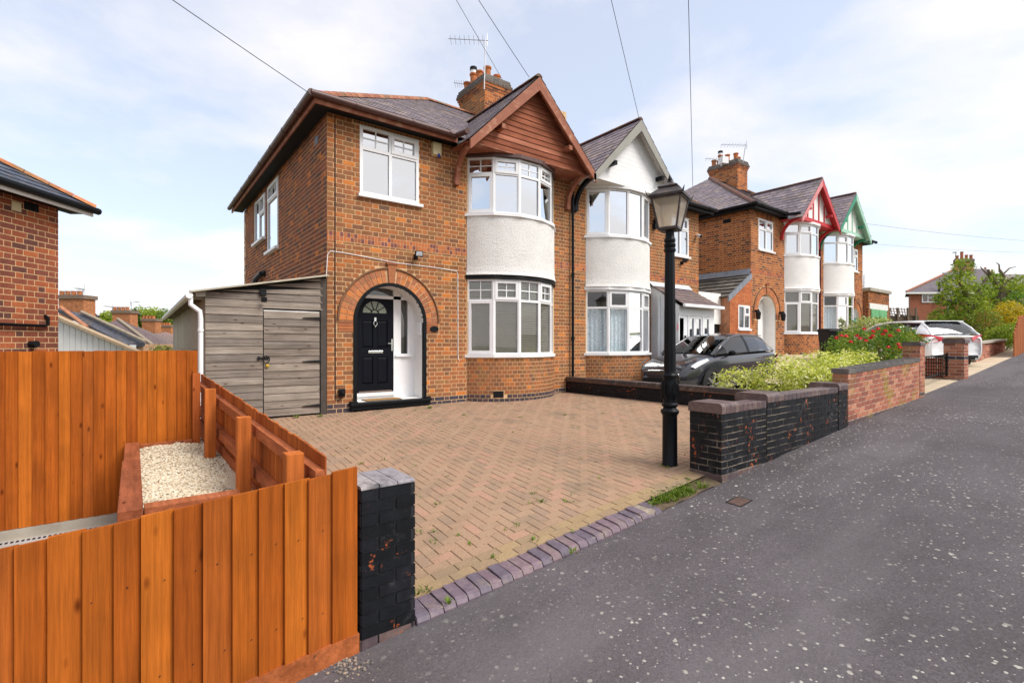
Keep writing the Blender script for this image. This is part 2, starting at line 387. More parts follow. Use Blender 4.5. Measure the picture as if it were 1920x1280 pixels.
def tarmac():
    m, nt, b = newmat('tarmac')
    g = nd(nt, 'ShaderNodeNewGeometry')
    f = noise_f(nt, .8, 7, .65); base = ramp(nt, f, .3, .7, (.072,.062,.067,1), (.112,.098,.106,1))
    # stone chips of the wearing course
    v = nd(nt, 'ShaderNodeTexVoronoi'); v.inputs['Scale'].default_value = 85; nt.links.new(g.outputs['Position'], v.inputs[0])
    sp = nd(nt, 'ShaderNodeSeparateColor'); nt.links.new(v.outputs['Color'], sp.inputs[0])
    base = mixc(nt, 1.0, base, ramp(nt, sp.outputs[0], .0, 1.0, (.80,.80,.80,1), (1.20,1.20,1.19,1)), 'MULTIPLY')
    fine = noise_f(nt, 130, 3, .7); base = mixc(nt, 1.0, base, ramp(nt, fine, .3, .7, (.74,.74,.74,1), (1.26,1.26,1.26,1)), 'MULTIPLY')
    # worn paler sweeps along the street and dull stains
    base = mixc(nt, ramp(nt, noise_f(nt, .5, 5, .6, stretch=(.3,1.7,1)), .50, .74, (0,0,0,1), (.55,.55,.55,1)), base, (.175,.158,.165))
    base = mixc(nt, ramp(nt, noise_f(nt, 1.3, 5, .65), .57, .74, (0,0,0,1), (.5,.5,.5,1)), base, (.058,.051,.054))
    drift = ramp(nt, noise_f(nt, .42, 4, .6), .36, .56)
    dn = noise_f(nt, 34, 3, .6)
    for sc, th, dr in ((6.5, .12, 1), (11, .16, 1), (19, .18, 1), (38, .19, 0)):
        v = nd(nt, 'ShaderNodeTexVoronoi', voronoi_dimensions='3D'); v.inputs['Scale'].default_value = sc; nt.links.new(g.outputs['Position'], v.inputs[0])
        w_ = nd(nt, 'ShaderNodeMath', operation='MULTIPLY_ADD'); w_.inputs[1].default_value = .34; nt.links.new(dn, w_.inputs[0]); nt.links.new(v.outputs['Distance'], w_.inputs[2])
        spot = ramp(nt, w_.outputs[0], th+.13, th+.175, (1,1,1,1), (0,0,0,1))
        sel = nd(nt, 'ShaderNodeSeparateColor'); nt.links.new(v.outputs['Color'], sel.inputs[0])
        keep = ramp(nt, sel.outputs[0], .30 if dr else .80, .36 if dr else .84)
        tone = ramp(nt, sel.outputs[1], 0, 1, (.27,.255,.225,1), (.50,.48,.43,1))
        s1 = mixc(nt, 1.0, spot, keep, 'MULTIPLY'); s2 = mixc(nt, 1.0, s1, drift, 'MULTIPLY')
        base = mixc(nt, s2, base, tone)
    # a few hairline cracks
    v = nd(nt, 'ShaderNodeTexVoronoi', feature='DISTANCE_TO_EDGE'); v.inputs['Scale'].default_value = .42
    mp = nd(nt, 'ShaderNodeVectorMath', operation='ADD'); nz = nd(nt, 'ShaderNodeTexNoise'); nz.inputs['Scale'].default_value = 5; nz.inputs['Detail'].default_value = 7
    nt.links.new(g.outputs['Position'], nz.inputs[0]); sc = nd(nt, 'ShaderNodeVectorMath', operation='SCALE'); sc.inputs['Scale'].default_value = .3; nt.links.new(nz.outputs['Color'], sc.inputs[0])
    nt.links.new(g.outputs['Position'], mp.inputs[0]); nt.links.new(sc.outputs[0], mp.inputs[1]); nt.links.new(mp.outputs[0], v.inputs[0])
    cr = ramp(nt, v.outputs['Distance'], .0008, .004, (1,1,1,1), (0,0,0,1))
    crm = mixc(nt, 1.0, cr, ramp(nt, noise_f(nt, .9, 3, .5), .54, .60, (0,0,0,1), (.8,.8,.8,1)), 'MULTIPLY')
    base = mixc(nt, crm, base, (.035,.032,.032))
    nt.links.new(base, b.inputs['Base Color']); b.inputs['Roughness'].default_value = .85; b.inputs['Specular IOR Level'].default_value = .3
    h = mixc(nt, .5, sp.outputs[0], fine); bumpn(nt, b, h, .6, .008)
    return m
MT['tarmac'] = tarmac()
def black_brick():
    """black masonry paint flaking to orange brick, with pale bloom"""
    m, nt, b = newmat('black_brick')
    a = nd(nt, 'ShaderNodeAttribute', attribute_name='Col'); base = a.outputs['Color']
    base = mixc(nt, 1.0, base, ramp(nt, noise_f(nt, 14, 5, .6), .3, .7, (.7,.7,.7,1), (1.35,1.35,1.35,1)), 'MULTIPLY')
    fl = mixc(nt, 1.0, ramp(nt, noise_f(nt, 19, 4, .6), .60, .63), ramp(nt, noise_f(nt, 2.1, 2, .5), .52, .60), 'MULTIPLY')
    base = mixc(nt, fl, base, (.42,.10,.03))
    bl = mixc(nt, 1.0, ramp(nt, noise_f(nt, 9, 5, .7), .55, .78, (0,0,0,1), (.45,.45,.45,1)), ramp(nt, noise_f(nt, 1.7, 2, .5), .54, .66), 'MULTIPLY')
    base = mixc(nt, bl, base, (.30,.30,.32))
    nt.links.new(base, b.inputs['Base Color']); b.inputs['Roughness'].default_value = .55; b.inputs['Specular IOR Level'].default_value = .22
    bumpn(nt, b, noise_f(nt, 90, 4, .6), .4, .004)
    return m
MT['black_brick'] = black_brick()

# brick palettes (linear colour, weight)
PAL_HOUSE = [((.250,.112,.052),5), ((.285,.118,.052),5), ((.335,.126,.052),4), ((.225,.108,.056),4), ((.285,.145,.060),4), ((.46,.160,.050),2.2), ((.60,.205,.048),1.1), ((.185,.094,.056),1.6), ((.385,.140,.052),3), ((.12,.080,.062),.3)]
PAL_SIDE = [((.20,.072,.042),5), ((.24,.080,.042),5), ((.27,.086,.042),4), ((.17,.070,.046),4), ((.22,.095,.046),3), ((.38,.125,.042),1.8), ((.50,.16,.042),1.0), ((.125,.062,.048),2)]  # darker set for side walls turned from the sun, shade put into the colour
PAL_BLUE = [((.075,.058,.070),3), ((.055,.050,.065),3), ((.105,.068,.070),2)]
PAL_BAND = [((.50,.16,.06),3), ((.42,.14,.06),3), ((.20,.075,.075),3), ((.34,.12,.06),2)]
PAL_RED = [((.37,.135,.085),4), ((.43,.17,.105),4), ((.31,.11,.075),4), ((.25,.095,.07),2), ((.50,.23,.15),2)]
PAL_ORANGE = [((.44,.14,.045),4), ((.36,.11,.04),4), ((.52,.17,.05),3), ((.26,.085,.04),3), ((.19,.07,.04),2)]
PAL_BLACK = [((.008,.009,.012),5), ((.011,.012,.016),4), ((.006,.007,.009),3)]
PAL_PLUM = [((.115,.075,.075),3), ((.14,.095,.088),3), ((.095,.068,.075),3)]
PAL_HOUSE = [(tuple(a_*.82+b_*.18 for a_, b_ in zip(c_, (.33,.128,.054))), w_) for c_, w_ in PAL_HOUSE]
def pick(pal, r=rnd):
    t = r.random()*sum(w_ for _, w_ in pal)
    for c, w_ in pal:
        t -= w_
        if t <= 0: return c
    return pal[-1][0]
# ================================================================== brickwork helpers
def brick_field(P, parent, o, U, N_, L, z0, nc, ch, bond, pal, keep=None, joint=.0135, depth=.03, name='brick', shear=0, off0=0, proud=0.0, skip=None):
    o = Vector(o); U = Vector(U).normalized(); N_ = Vector(N_).normalized()
    X = U if U.cross(-N_).z > 0 else -U
    for i in range(nc):
        v0 = z0+i*ch
        p = pal(i) if callable(pal) else pal
        cuts = []
        if bond == 'flemish':
            mod = .343; s = .2285; u = -mod*((i % 2)*.5+.17)-off0
            while u < L:
                cuts.append((u, u+s)); cuts.append((u+s, u+mod)); u += mod
        elif bond == 'stretcher':
            s = .226; u = -(i % 2)*s/2-off0
            while u < L: cuts.append((u, u+s)); u += s
        elif bond == 'header':
            s = .118; u = -(i % 2)*s/2-off0
            while u < L: cuts.append((u, u+s)); u += s
        elif bond == 'narrow':
            s = .0655; u = -off0
            while u < L: cuts.append((u, u+s)); u += s
        for a, b in cuts:
            a = max(a, 0); b = min(b, L)
            if b-a < .025: continue
            iv = keep(a, b, v0, v0+ch) if keep else [(a, b)]
            for a2, b2 in iv:
                w_ = b2-a2-joint
                if w_ < .02: continue
                um = (a2+b2)/2
                c = o+U*um+Vector((0,0,v0+ch/2+shear*um))+N_*(proud+rnd.uniform(-.001,.001))
                if skip and skip(c): continue
                w_ = round(w_, 3)
                P.add(mfrom(c, X, -N_, UP), boxlv(w_, ch-joint, depth), BOXF, pick(p), parent, name, key=(w_, round(ch-joint, 4), depth), n=N_)
def holes_keep(rects, circ=None):
    """rects: (u0,u1,z0,z1) openings; circ: (uc, zc, r)"""
    def f(a, b, v0, v1):
        iv = [(a, b)]
        hs = []
        for r in rects:
            if min(v1, r[3])-max(v0, r[2]) > .02: hs.append((r[0], r[1]))
        if circ:
            uc, zc, rr = circ
            for vm in (v0, v1):
                d = vm-zc
                if d > 0 and d < rr:
                    h = math.sqrt(rr*rr-d*d); hs.append((uc-h, uc+h)); break
        for h0, h1 in hs:
            nv = []
            for x0, x1 in iv:
                if h1 <= x0 or h0 >= x1: nv.append((x0, x1)); continue
                if h0 > x0: nv.append((x0, h0))
                if h1 < x1: nv.append((h1, x1))
            iv = nv
        return iv
    return f
def sheet_with_holes(m, outer, holes, T, depth, col=None):
    """outer/holes: 2D (u,z) loops; T maps (u, y, z) to world; y runs from 0 (front) to depth"""
    loops = [[Vector((u, z, 0)) for u, z in outer]]+[[Vector((u, z, 0)) for u, z in h] for h in holes]
    tris = tessellate_polygon(loops)
    flat = [p for l in loops for p in l]
    for y in (0, depth):
        m.add([T(p.x, y, p.y) for p in flat], [tuple(t) for t in tris], col)
    for l in loops:
        n = len(l)
        for i in range(n):
            a = l[i]; b = l[(i+1) % n]
            m.quad(T(a.x, 0, a.y), T(b.x, 0, b.y), T(b.x, depth, b.y), T(a.x, depth, a.y), col)
def R4(u0, u1, z0, z1): return [(u0,z0),(u1,z0),(u1,z1),(u0,z1)]

# ================================================================== ground
XS = [-8, -1.67, -1.31, 2.365, 3.7, 5.82, 9.65, 14, 19, 30, 60]
YS = [-1.15, -.621, -.585, -.268, -.151, .006, .237, .50, .86, 1.6, 3.2]
def zf(x): return max(-4, min(interp(x, XS, YS), 5))
def zpav(x, y): return zf(x)+.018*(y+6.2)+.006*math.sin(x*1.7+y)*math.cos(y*1.3)
def grid(m, xs, ys, zfun, col=None):
    b = len(m.v)
    for x in xs:
        for y in ys: m.v.append(Vector((x, y, zfun(x, y))))
    n = len(ys)
    for i in range(len(xs)-1):
        for j in range(n-1):
            m.f.append([b+i*n+j, b+(i+1)*n+j, b+(i+1)*n+j+1, b+i*n+j+1]); m.c.append(col or (1,1,1))
def fr(a, b, n): return [a+(b-a)*i/n for i in range(n+1)]

g = M(); grid(g, [-900,-300,-120,-60,-30,-16,-8,-4]+fr(-2,20,11)+[25,30,40,60,100,200,500,900], [-900,-300,-120,-60,-30,-18,-6.12,-4,0,5,12,25,50,90,200,500,1200],
            lambda x, y: zf(x)-.5-(.5 if x < -2 and y > 3 else 0))
tag(g.build('ground', MT['ground'], smooth=True), kind='structure')
g = M(); grid(g, fr(-14, -4, 10)+fr(-3.8, 14, 90)+fr(14.5, 80, 50), fr(-20, -6.13, 46), zpav)
tag(g.build('pavement', MT['tarmac'], smooth=True), kind='structure')
# small service cover in the tarmac
c0 = CAM.copy(); zz_ = -.3
for _ in range(9): d_ = ray(1386, 940); c0 = CAM+d_*((zz_-CAM.z)/d_.z); zz_ = zpav(c0.x, c0.y)
yc_ = c0.y
sv = thing('service_cover', 'small rusty service cover set in the tarmac by the black wall', 'cover', (c0.x, yc_, zz_))
part_ = M(); part_.add([(c0.x+dx, yc_+dy, zpav(c0.x+dx, yc_+dy)+.004) for dx, dy in ((-.1,-.07),(.1,-.07),(.1,.07),(-.1,.07))], [(0,1,2,3)]); part_.build('lid', mat('rust', (.10,.062,.05), rough=.9, var=.3, vscale=30), sv)
b_ = M()
for (xa_, xb_, ya_, yb_) in ((-.112,.112,-.082,-.07),(-.112,.112,.07,.082),(-.112,-.1,-.07,.07),(.1,.112,-.07,.07)):
    b_.add([(c0.x+dx, yc_+dy, zpav(c0.x+dx, yc_+dy)+.005) for dx, dy in ((xa_,ya_),(xb_,ya_),(xb_,yb_),(xa_,yb_))], [(0,1,2,3)])
b_.build('rim', MT['black_matt'], sv)

# ---- block paved driveway
def zd(x, y):
    t = max(0, min(1, (y+6.05)/6.05)); return lerp(zf(x)+.05, lerp(-.005, .06, max(0, min(1, x/6))), t)
drive = M(); grid(drive, fr(-1.86, 5.95, 14), fr(-6.0, .3, 12), lambda x, y: zd(x, y)-.002)
DRV = tag(drive.build('driveway', mat('joint_sand', (.29,.21,.135), rough=1, var=.3, vscale=30)), kind='structure')
MT['paver'] = mat('paver', attr=True, rough=.95, var=.22, vscale=85, bump=.4, bscale=150, dirt=(.24,.175,.12), dscale=1.6, bdist=.004, spec=.15)
PAL_PAVE = [((.36,.232,.155),5), ((.345,.228,.153),5), ((.33,.222,.149),4), ((.305,.21,.148),2), ((.385,.232,.163),2), ((.355,.24,.161),3)]
PAL_YEL = [((.335,.238,.135),4), ((.315,.222,.128),3), ((.29,.205,.128),2)]
PV = Pieces()
def paver(x0, x1, y0, y1, pal, h=.004, name='paving_block'):
    g_ = .003; x0 += g_; x1 -= g_; y0 += g_; y1 -= g_
    if x1-x0 < .02 or y1-y0 < .02: return
    cx, cy = (x0+x1)/2, (y0+y1)/2; dz = rnd.uniform(-.002,.002)+h
    cz = zd(cx, cy)+dz; b = .003
    lv = []
    for (x, y) in ((x0,y0),(x1,y0),(x1,y1),(x0,y1)): lv.append((x-cx, y-cy, zd(x,y)+dz-cz-.007))
    for (x, y) in ((x0+b,y0+b),(x1-b,y0+b),(x1-b,y1-b),(x0+b,y1-b)): lv.append((x-cx, y-cy, zd(x,y)+dz-cz))
    PV.add(Matrix.Translation((cx,cy,cz)), lv, [(4,5,6,7),(0,1,5,4),(1,2,6,5),(2,3,7,6),(3,0,4,7)], pick(pal), DRV, name, n=UP)
X0, X1, Y0, Y1 = -1.80, 5.84, -5.79, .12
nx = int((X1-X0)/.1)+1; ny = int((Y1-Y0)/.1)+1
def inpillar(x, y): return (x < -1.29 and y < -5.80) or (x > 2.3 and y < -5.9)
for i in range(-1, nx+1):
    for j in range(-1, ny+2):
        k = (i-j) % 4
        if k == 0: bx = (X0+i*.1, X0+i*.1+.2, Y0+j*.1, Y0+j*.1+.1)
        elif k == 2: bx = (X0+i*.1, X0+i*.1+.1, Y0+(j-1)*.1, Y0+j*.1+.1)
        else: continue
        a, b, c, d = max(bx[0], X0), min(bx[1], X1), max(bx[2], Y0), min(bx[3], Y1)
        if b-a < .03 or d-c < .03 or inpillar((a+b)/2, (c+d)/2): continue
        paver(a, b, c, d, PAL_PAVE)
for r in range(2):
    u = -1.29-(r*.1)
    while u < 2.5:
        a, b = max(u, -1.29), min(u+.2, 2.34)
        if b-a > .04 and not (r == 0 and 1.45 < (a+b)/2 < 2.1): paver(a, b, -5.99+r*.1, -5.89+r*.1, PAL_YEL)
        u += .2
PV.emit(DRV, MT['paver'], 'paving_blocks', 300)

# ---- blue brick edging along the pavement
ked = M(); ked.box((-1.30, -6.19, -.9), (1.22, -5.995, -.62))
EDG = thing('kerb_edging', 'row of blue bullnose bricks edging the driveway at the pavement', 'kerb', (0,-6.1,zf(0)))
kb = M()
for x in fr(-1.3, 1.2, 8)[:-1]:
    x2 = x+2.5/8; kb.add([(x,-6.205,zf(x)-.05),(x2,-6.205,zf(x2)-.05),(x2,-5.99,zf(x2)+.03),(x,-5.99,zf(x)+.03),(x,-6.19,zf(x)+.022),(x2,-6.19,zf(x2)+.022)], [(0,1,5,4),(4,5,2,3)])
for p_ in kb.v: p_.z += .016
kb.build('mortar_bed', mat('kerb_joint', (.30,.25,.20), rough=.95, var=.3, vscale=20), EDG)
MT['blue_brick'] = mat('blue_brick', attr=True, rough=.45, var=.2, vscale=18, bump=.3, bscale=70, bdist=.004, dirt=(.20,.16,.14), dscale=9, spec=.4)
KP = Pieces(); x = -1.30; i = 0
while x < 1.2:
    w_ = rnd.uniform(.094, .104); cx = x+w_/2; zb = zf(cx); tilt = rnd.uniform(-.006,.006); hw = w_/2-.0028
    prof = [(-6.21,-.06),(-6.212,.012),(-6.198,.036),(-6.17,.050),(-6.0,.062+tilt)]
    if x > 1.0: prof = [(q-(-.0), z-.02) for q, z in prof]
    lv = []
    for s in (-1, 1):
        for y, z in prof: lv.append((s*hw+rnd.uniform(-.002,.002), y+6.1, z+tilt*.5))
    n_ = len(prof); lf = [(a, a+1, n_+a+1, n_+a) for a in range(n_-1)]+[tuple(range(n_)), tuple(range(n_, 2*n_))[::-1]]
    KP.add(Matrix.Translation((cx,-6.1,zb)), lv, lf, pick([((.15,.11,.14),3),((.175,.12,.145),3),((.12,.095,.125),2),((.19,.13,.145),1.5)]), EDG, 'edging_brick', force=True)
    x += w_; i += 1
KP.emit(EDG, MT['blue_brick'], 'edging_bricks', 300)

# ================================================================== garden walls
def garden_wall(name, label, segs, pal, mt, mortar, ch=.0765, course_pal=None, group=None, e=.0035):
    """segs: list of (x0,x1,y0,y1,z0,z1,shear) boxes; bricks on -Y and -X faces, coping added separately"""
    root = thing(name, label, 'wall', ((segs[0][0]+segs[-1][1])/2, segs[0][2], zf((segs[0][0]+segs[-1][1])/2)), group)
    P = Pieces(); core = M()
    for s in segs:
        x0, x1, y0, y1, z0, z1, sh = s
        core.add([(x0+e,y0+e,z0),(x1-e,y0+e,z0+sh*(x1-x0)),(x1-e,y1-e,z0+sh*(x1-x0)),(x0+e,y1-e,z0),(x0+e,y0+e,z1),(x1-e,y0+e,z1+sh*(x1-x0)),(x1-e,y1-e,z1+sh*(x1-x0)),(x0+e,y1-e,z1)],
                 [(0,3,2,1),(4,5,6,7),(0,1,5,4),(1,2,6,5),(2,3,7,6),(3,0,4,7)])
    cob = core.build('mortar_core', mortar, root)
    for s in segs:
        x0, x1, y0, y1, z0, z1, sh = s
        nc = int(round((z1-z0)/ch)); c_ = (z1-z0)/nc
        pl = (lambda i: course_pal(i) if course_pal else pal)
        brick_field(P, cob, (x0, y0, 0), (1,0,0), (0,-1,0), x1-x0, z0, nc, c_, 'stretcher', pl, shear=sh, joint=.012)
        brick_field(P, cob, (x0, y1, 0), (0,-1,0), (-1,0,0), y1-y0, z0, nc, c_, 'stretcher', pl, off0=.11, joint=.012)
        brick_field(P, cob, (x0, y1, 0), (1,0,0), (0,1,0), x1-x0, z0, nc, c_, 'stretcher', pl, shear=sh, joint=.012)
        brick_field(P, cob, (x1, y0, 0), (0,1,0), (1,0,0), y1-y0, z0+sh*(x1-x0), nc, c_, 'stretcher', pl, off0=.11, joint=.012)
    P.emit(root, mt, 'bricks', 300)
    return root
def cap_bricks(root, x0, x1, y0, y1, z0, z1, n, along, mt, pal, r=.035, name='cap_brick'):
    """bullnose bricks side by side; each spans across the wall with rounded ends"""
    C_ = Pieces()
    for i in range(n):
        if along == 'x':
            a, b = lerp(x0,x1,i/n)+.003, lerp(x0,x1,(i+1)/n)-.003; q0, q1 = y0, y1
        else:
            a, b = lerp(y0,y1,i/n)+.003, lerp(y0,y1,(i+1)/n)-.003; q0, q1 = x0, x1
        pr = [(q0,z0)]+[(q0+r-r*math.cos(t), z1-r+r*math.sin(t)) for t in fr(0, math.pi/2, 4)]+[(q1-r+r*math.sin(t), z1-r+r*math.cos(t)) for t in fr(0, math.pi/2, 4)]+[(q1,z0)]
        c = Vector(((a+b)/2, (q0+q1)/2, (z0+z1)/2)) if along == 'x' else Vector(((q0+q1)/2, (a+b)/2, (z0+z1)/2))
        lv = []
        for s in (a, b):
            for q, z in pr: lv.append(Vector((s, q, z))-c if along == 'x' else Vector((q, s, z))-c)
        k = len(pr); lf = [(j, (j+1) % k, k+(j+1) % k, k+j) for j in range(k)]+[tuple(range(k))[::-1], tuple(range(k, 2*k))]
        C_.add(Matrix.Translation(c), lv, lf, pick(pal), root, name, force=True)
    C_.emit(root, mt, name+'s', 300)

# left gate pillar
zl = zf(-1.5)-.05
pl_ = garden_wall('gate_pillar', 'black painted brick gate pillar between the orange fence and the driveway', [(-1.672,-1.308,-6.2,-5.82,zl-.05,.355,0)], PAL_BLACK, MT['black_brick'], mat('black_joint', (.022,.022,.026), rough=.6, var=.3, vscale=20), ch=.0775, e=.009, course_pal=lambda i: PAL_PLUM if i < 2 else PAL_BLACK)
cap_bricks(pl_, -1.671,-1.309,-6.199,-5.815,.356,.376,3,'x', mat('flaked_cap', attr=True, rough=.7, var=.25, vscale=25, dirt=(.045,.045,.05), dscale=7), [((.32,.29,.29),2),((.26,.24,.26),2),((.36,.32,.31),1)], r=.018)
# black front wall, right of the drive
zb = -.33
bw = garden_wall('front_wall', 'low black painted brick wall with plum bullnose caps beside the lamp post', [(2.35,2.68,-6.2,-5.80,zb,.485,0),(2.68,3.36,-6.19,-5.97,zb,.485,0),(3.36,3.69,-6.2,-5.85,zb,.54,0),(3.69,5.5,-6.19,-5.97,zb,.54,0),(5.5,5.82,-6.2,-5.85,zb,.57,0)], PAL_BLACK, MT['black_brick'], mat('wall_joint', (.03,.028,.027), rough=.9, var=.3, vscale=6, dirt=(.50,.42,.32), dscale=1.4), course_pal=lambda i: PAL_PLUM if i < 2 else PAL_BLACK)
for a, b, z0, z1 in ((2.335,2.695,.487,.60),(3.35,3.70,.542,.645),(5.49,5.83,.572,.675)):
    cap_bricks(bw, a, b, -6.21, -5.79, z0, z1, 4, 'x', MT['blue_brick'], PAL_PLUM, r=.045)
cap_bricks(bw, 2.70, 3.345, -6.195, -5.965, .487, .565, 6, 'x', MT['blue_brick'], PAL_PLUM, r=.006, name='coping_brick')
cap_bricks(bw, 3.705, 5.485, -6.195, -5.965, .542, .615, 16, 'x', MT['blue_brick'], PAL_PLUM, r=.006, name='coping_brick')
# black side wall between the two forecourts
swl = thing('boundary_wall', 'long low black side wall running from the downpipe to the front wall', 'wall', (5.95,-3,.0))
cm = M(); cm.box((5.845,-5.95,-.25),(6.05,-.02,.345)); cmo = cm.build('mortar_core', mat('black_joint2', (.016,.016,.018), rough=.6, var=.3, vscale=20), swl)
P = Pieces(); brick_field(P, cmo, (5.838,-.02,0), (0,-1,0), (-1,0,0), 5.93, -.04, 5, .0765, 'stretcher', lambda i: PAL_PLUM if i < 1 else PAL_BLACK, joint=.006)
P.emit(swl, MT['black_brick'], 'bricks', 300)
tm = M(); tm.box((5.815,-5.95,.345),(6.08,-.02,.362)); tm.build('tile_course', mat('tile_course', (.16,.085,.055), rough=.9, var=.4, vscale=12), swl)
cap_bricks(swl, 5.83, 6.065, -5.95, -.02, .362, .447, 26, 'y', MT['blue_brick'], [((.06,.045,.042),3),((.085,.055,.048),2),((.045,.04,.042),2)], r=.006, name='coping_brick')
# neighbour's red brick wall with gate
rw = garden_wall('brick_front_wall', 'mossy red brick wall with slate grey coping beyond the black wall', [(5.85,9.35,-6.2,-5.98,-.15,.80,.034),(9.35,9.66,-6.21,-5.93,.10,1.22,0)], PAL_RED, mat('mossy_brick', attr=True, rough=.95, var=.25, vscale=30, bump=.5, bscale=120, dirt=(.30,.22,.04), dscale=1.8, bdist=.004), mat('pale_joint', (.47,.36,.27), rough=.95, var=.2, vscale=10), course_pal=lambda i: [((.40,.11,.045),1)] if i < 2 else (PAL_PLUM if i == 2 else PAL_RED))
cp = Pieces()
for i in range(11):
    a = lerp(5.84, 9.34, i/11)+.002; b = lerp(5.84, 9.34, (i+1)/11)-.002; z = .80+.034*((a+b)/2-5.85)
    cp.add(Matrix.Translation(((a+b)/2,-6.09,z+.04)), [Vector(q) for q in ((-.5*(b-a),-.12,-.04),(.5*(b-a),-.12,-.04),(.5*(b-a),.12,-.04),(-.5*(b-a),.12,-.04),(-.5*(b-a),-.12,.035),(.5*(b-a),-.12,.035),(.5*(b-a),.12,.035),(-.5*(b-a),.12,.035))], [(0,3,2,1),(4,5,6,7),(0,1,5,4),(1,2,6,5),(2,3,7,6),(3,0,4,7)], pick([((.13,.115,.105),1),((.10,.09,.085),1)]), rw, 'coping_stone', force=True)
cp.emit(rw, MT['blue_brick'], 'coping_stones', 300)
cap_bricks(rw, 9.34,9.67,-6.22,-5.92,1.22,1.30,3,'x',MT['blue_brick'],PAL_PLUM,r=.03)
# gate pier further up the street, with a low wall running back from it
gp = garden_wall('gate_pier', 'weathered red brick gate pier with blue cap in front of the white car', [(12.75,13.15,-6.2,-5.82,.2,1.28,0)], PAL_RED, MT['brick'], MT['mortar_grey'], course_pal=lambda i: PAL_BLUE if i in (2, 9) else PAL_RED)
cap_bricks(gp, 12.73,13.17,-6.22,-5.80,1.28,1.40,4,'x',MT['blue_brick'],PAL_PLUM,r=.05)
gw = garden_wall('side_wall', 'low dark red brick wall behind the iron gate', [(12.8,13.0,-5.80,-4.0,.2,.92,0)], [((.26,.065,.04),2),((.20,.055,.04),2),((.31,.085,.05),1)], MT['brick'], MT['mortar_grey'])
ig = thing('iron_gate', 'narrow black iron gate hanging between brick wall and pier', 'gate', (11.2,-6.0,zf(11)))
gm = M(); gm.beam((9.75,-6.0,.98),(12.68,-5.9,1.0),.03,.03); gm.beam((9.75,-6.0,.52),(12.68,-5.9,.58),.03,.03); gm.beam((9.75,-6,.45),(9.75,-6,1.05),.03,.03,up=(0,1,0)); gm.beam((12.68,-5.9,.5),(12.68,-5.9,1.05),.03,.03,up=(0,1,0)); gm.build('frame', MT['black_paint'], ig)
for i in range(1, 16):
    x = lerp(9.75,12.68,i/16); m_ = M(); m_.beam((x,-5.95,.5),(x,-5.95,1.0),.012,.012,up=(0,1,0)); m_.build('bar', MT['black_paint'], ig)
# far wall beyond the concrete drive
fwl = garden_wall('far_front_wall', 'pinkish old brick wall under the bushes at the far right', [(17.3,21.5,-5.6,-5.38,.55,1.25,.03)], PAL_RED, MT['brick'], mat('pale_joint2', (.45,.36,.30), rough=.95, var=.2, vscale=10))
m_ = M(); m_.add([(17.25,-5.65,1.25),(21.5,-5.65,1.377),(21.5,-5.33,1.377),(17.25,-5.33,1.25),(17.25,-5.65,1.31),(21.5,-5.65,1.437),(21.5,-5.33,1.437),(17.25,-5.33,1.31)], [(0,3,2,1),(4,5,6,7),(0,1,5,4),(1,2,6,5),(2,3,7,6),(3,0,4,7)]); m_.build('coping', MT['concrete'], fwl)

# forecourts behind the walls
fy = M(); grid(fy, [6.05, 8, 10, 11.7], [-5.98, -3, .2], lambda x, y: -.0+.004*x); tag(fy.build('neighbour_forecourt', MT['concrete']), kind='structure')
fy = M(); grid(fy, [11.72, 12.55, 13, 16, 20, 26], [-6.14, -4, .2], lambda x, y: max(zf(x)-.02, .36)+.02*(y+6.1)); tag(fy.build('concrete_drive', MT['sandy']), kind='structure')
fy = M(); grid(fy, [9.66, 11, 12.55], [-6.14, -3, .2], lambda x, y: zf(x)+.02*(y+6.1)+.004); tag(fy.build('garden_path', MT['sandy']), kind='structure')

# ================================================================== fences
PAL_F = [((.40,.104,.012),4), ((.36,.088,.010),4), ((.445,.122,.014),3), ((.32,.075,.009),3), ((.38,.098,.015),2)]
def board(name, p0, p1, q0, q1, n, t0, t1, col, mt, parent):
    """feather-edge board: bottom p0->p1, top q0->q1, outward n, thickness t0 at p0 side, t1 at p1 side"""
    m = M(); n = Vector(n)
    b = [Vector(p0), Vector(p1), Vector(q1), Vector(q0)]; t = [t0, t1, t1, t0]
    m.add(b+[v+n*tt for v, tt in zip(b, t)], [(3,2,1,0),(4,5,6,7),(0,1,5,4),(1,2,6,5),(2,3,7,6),(3,0,4,7)], col)
    return m.build(name, mt, parent)
def jit(a): return rnd.uniform(-a, a)
# front fence along the pavement
ff = thing('front_fence', 'orange stained close-boarded fence along the pavement in the foreground', 'fence', (-2.6,-6.2,zf(-2.6)))
x = -1.69; first = True; k = 0
while x > -5.2:
    w_ = [.150,.148,.146,.150,.145,.152,.143,.150,.118,.128,.135,.12,.13][k % 13]*.87 if k else .135
    xa = x-w_; top = lambda X: .378+.078*(X+3.2)+(.012 if first else 0); bot = lambda X: zf(X)+.108
    c = pick(PAL_F); jz = jit(.006)
    board('board', (xa-.012,-6.165,bot(xa)), (x,-6.165,bot(x)), (xa-.012,-6.165,top(xa)+jz), (x,-6.165,top(x)+jz), (0,-1,0), .030 if not first else .026, .008 if not first else .026, c, MT['fence'], ff)
    x = xa-(.008 if first else 0); first = False; k += 1
nl = M()
for k_ in range(27):
    xx = -1.76-k_*.13
    for zz in (.33,.80):
        c_ = Vector((xx+jit(.02),-6.188,zf(xx)+zz+jit(.012))); nl.add([c_+Vector((.004*math.cos(a_),-.002,.004*math.sin(a_))) for a_ in fr(0,6.283,6)[:-1]], [(0,1,2,3,4,5)])
nl.build('nails', MT['black_matt'], ff, kind='stuff')
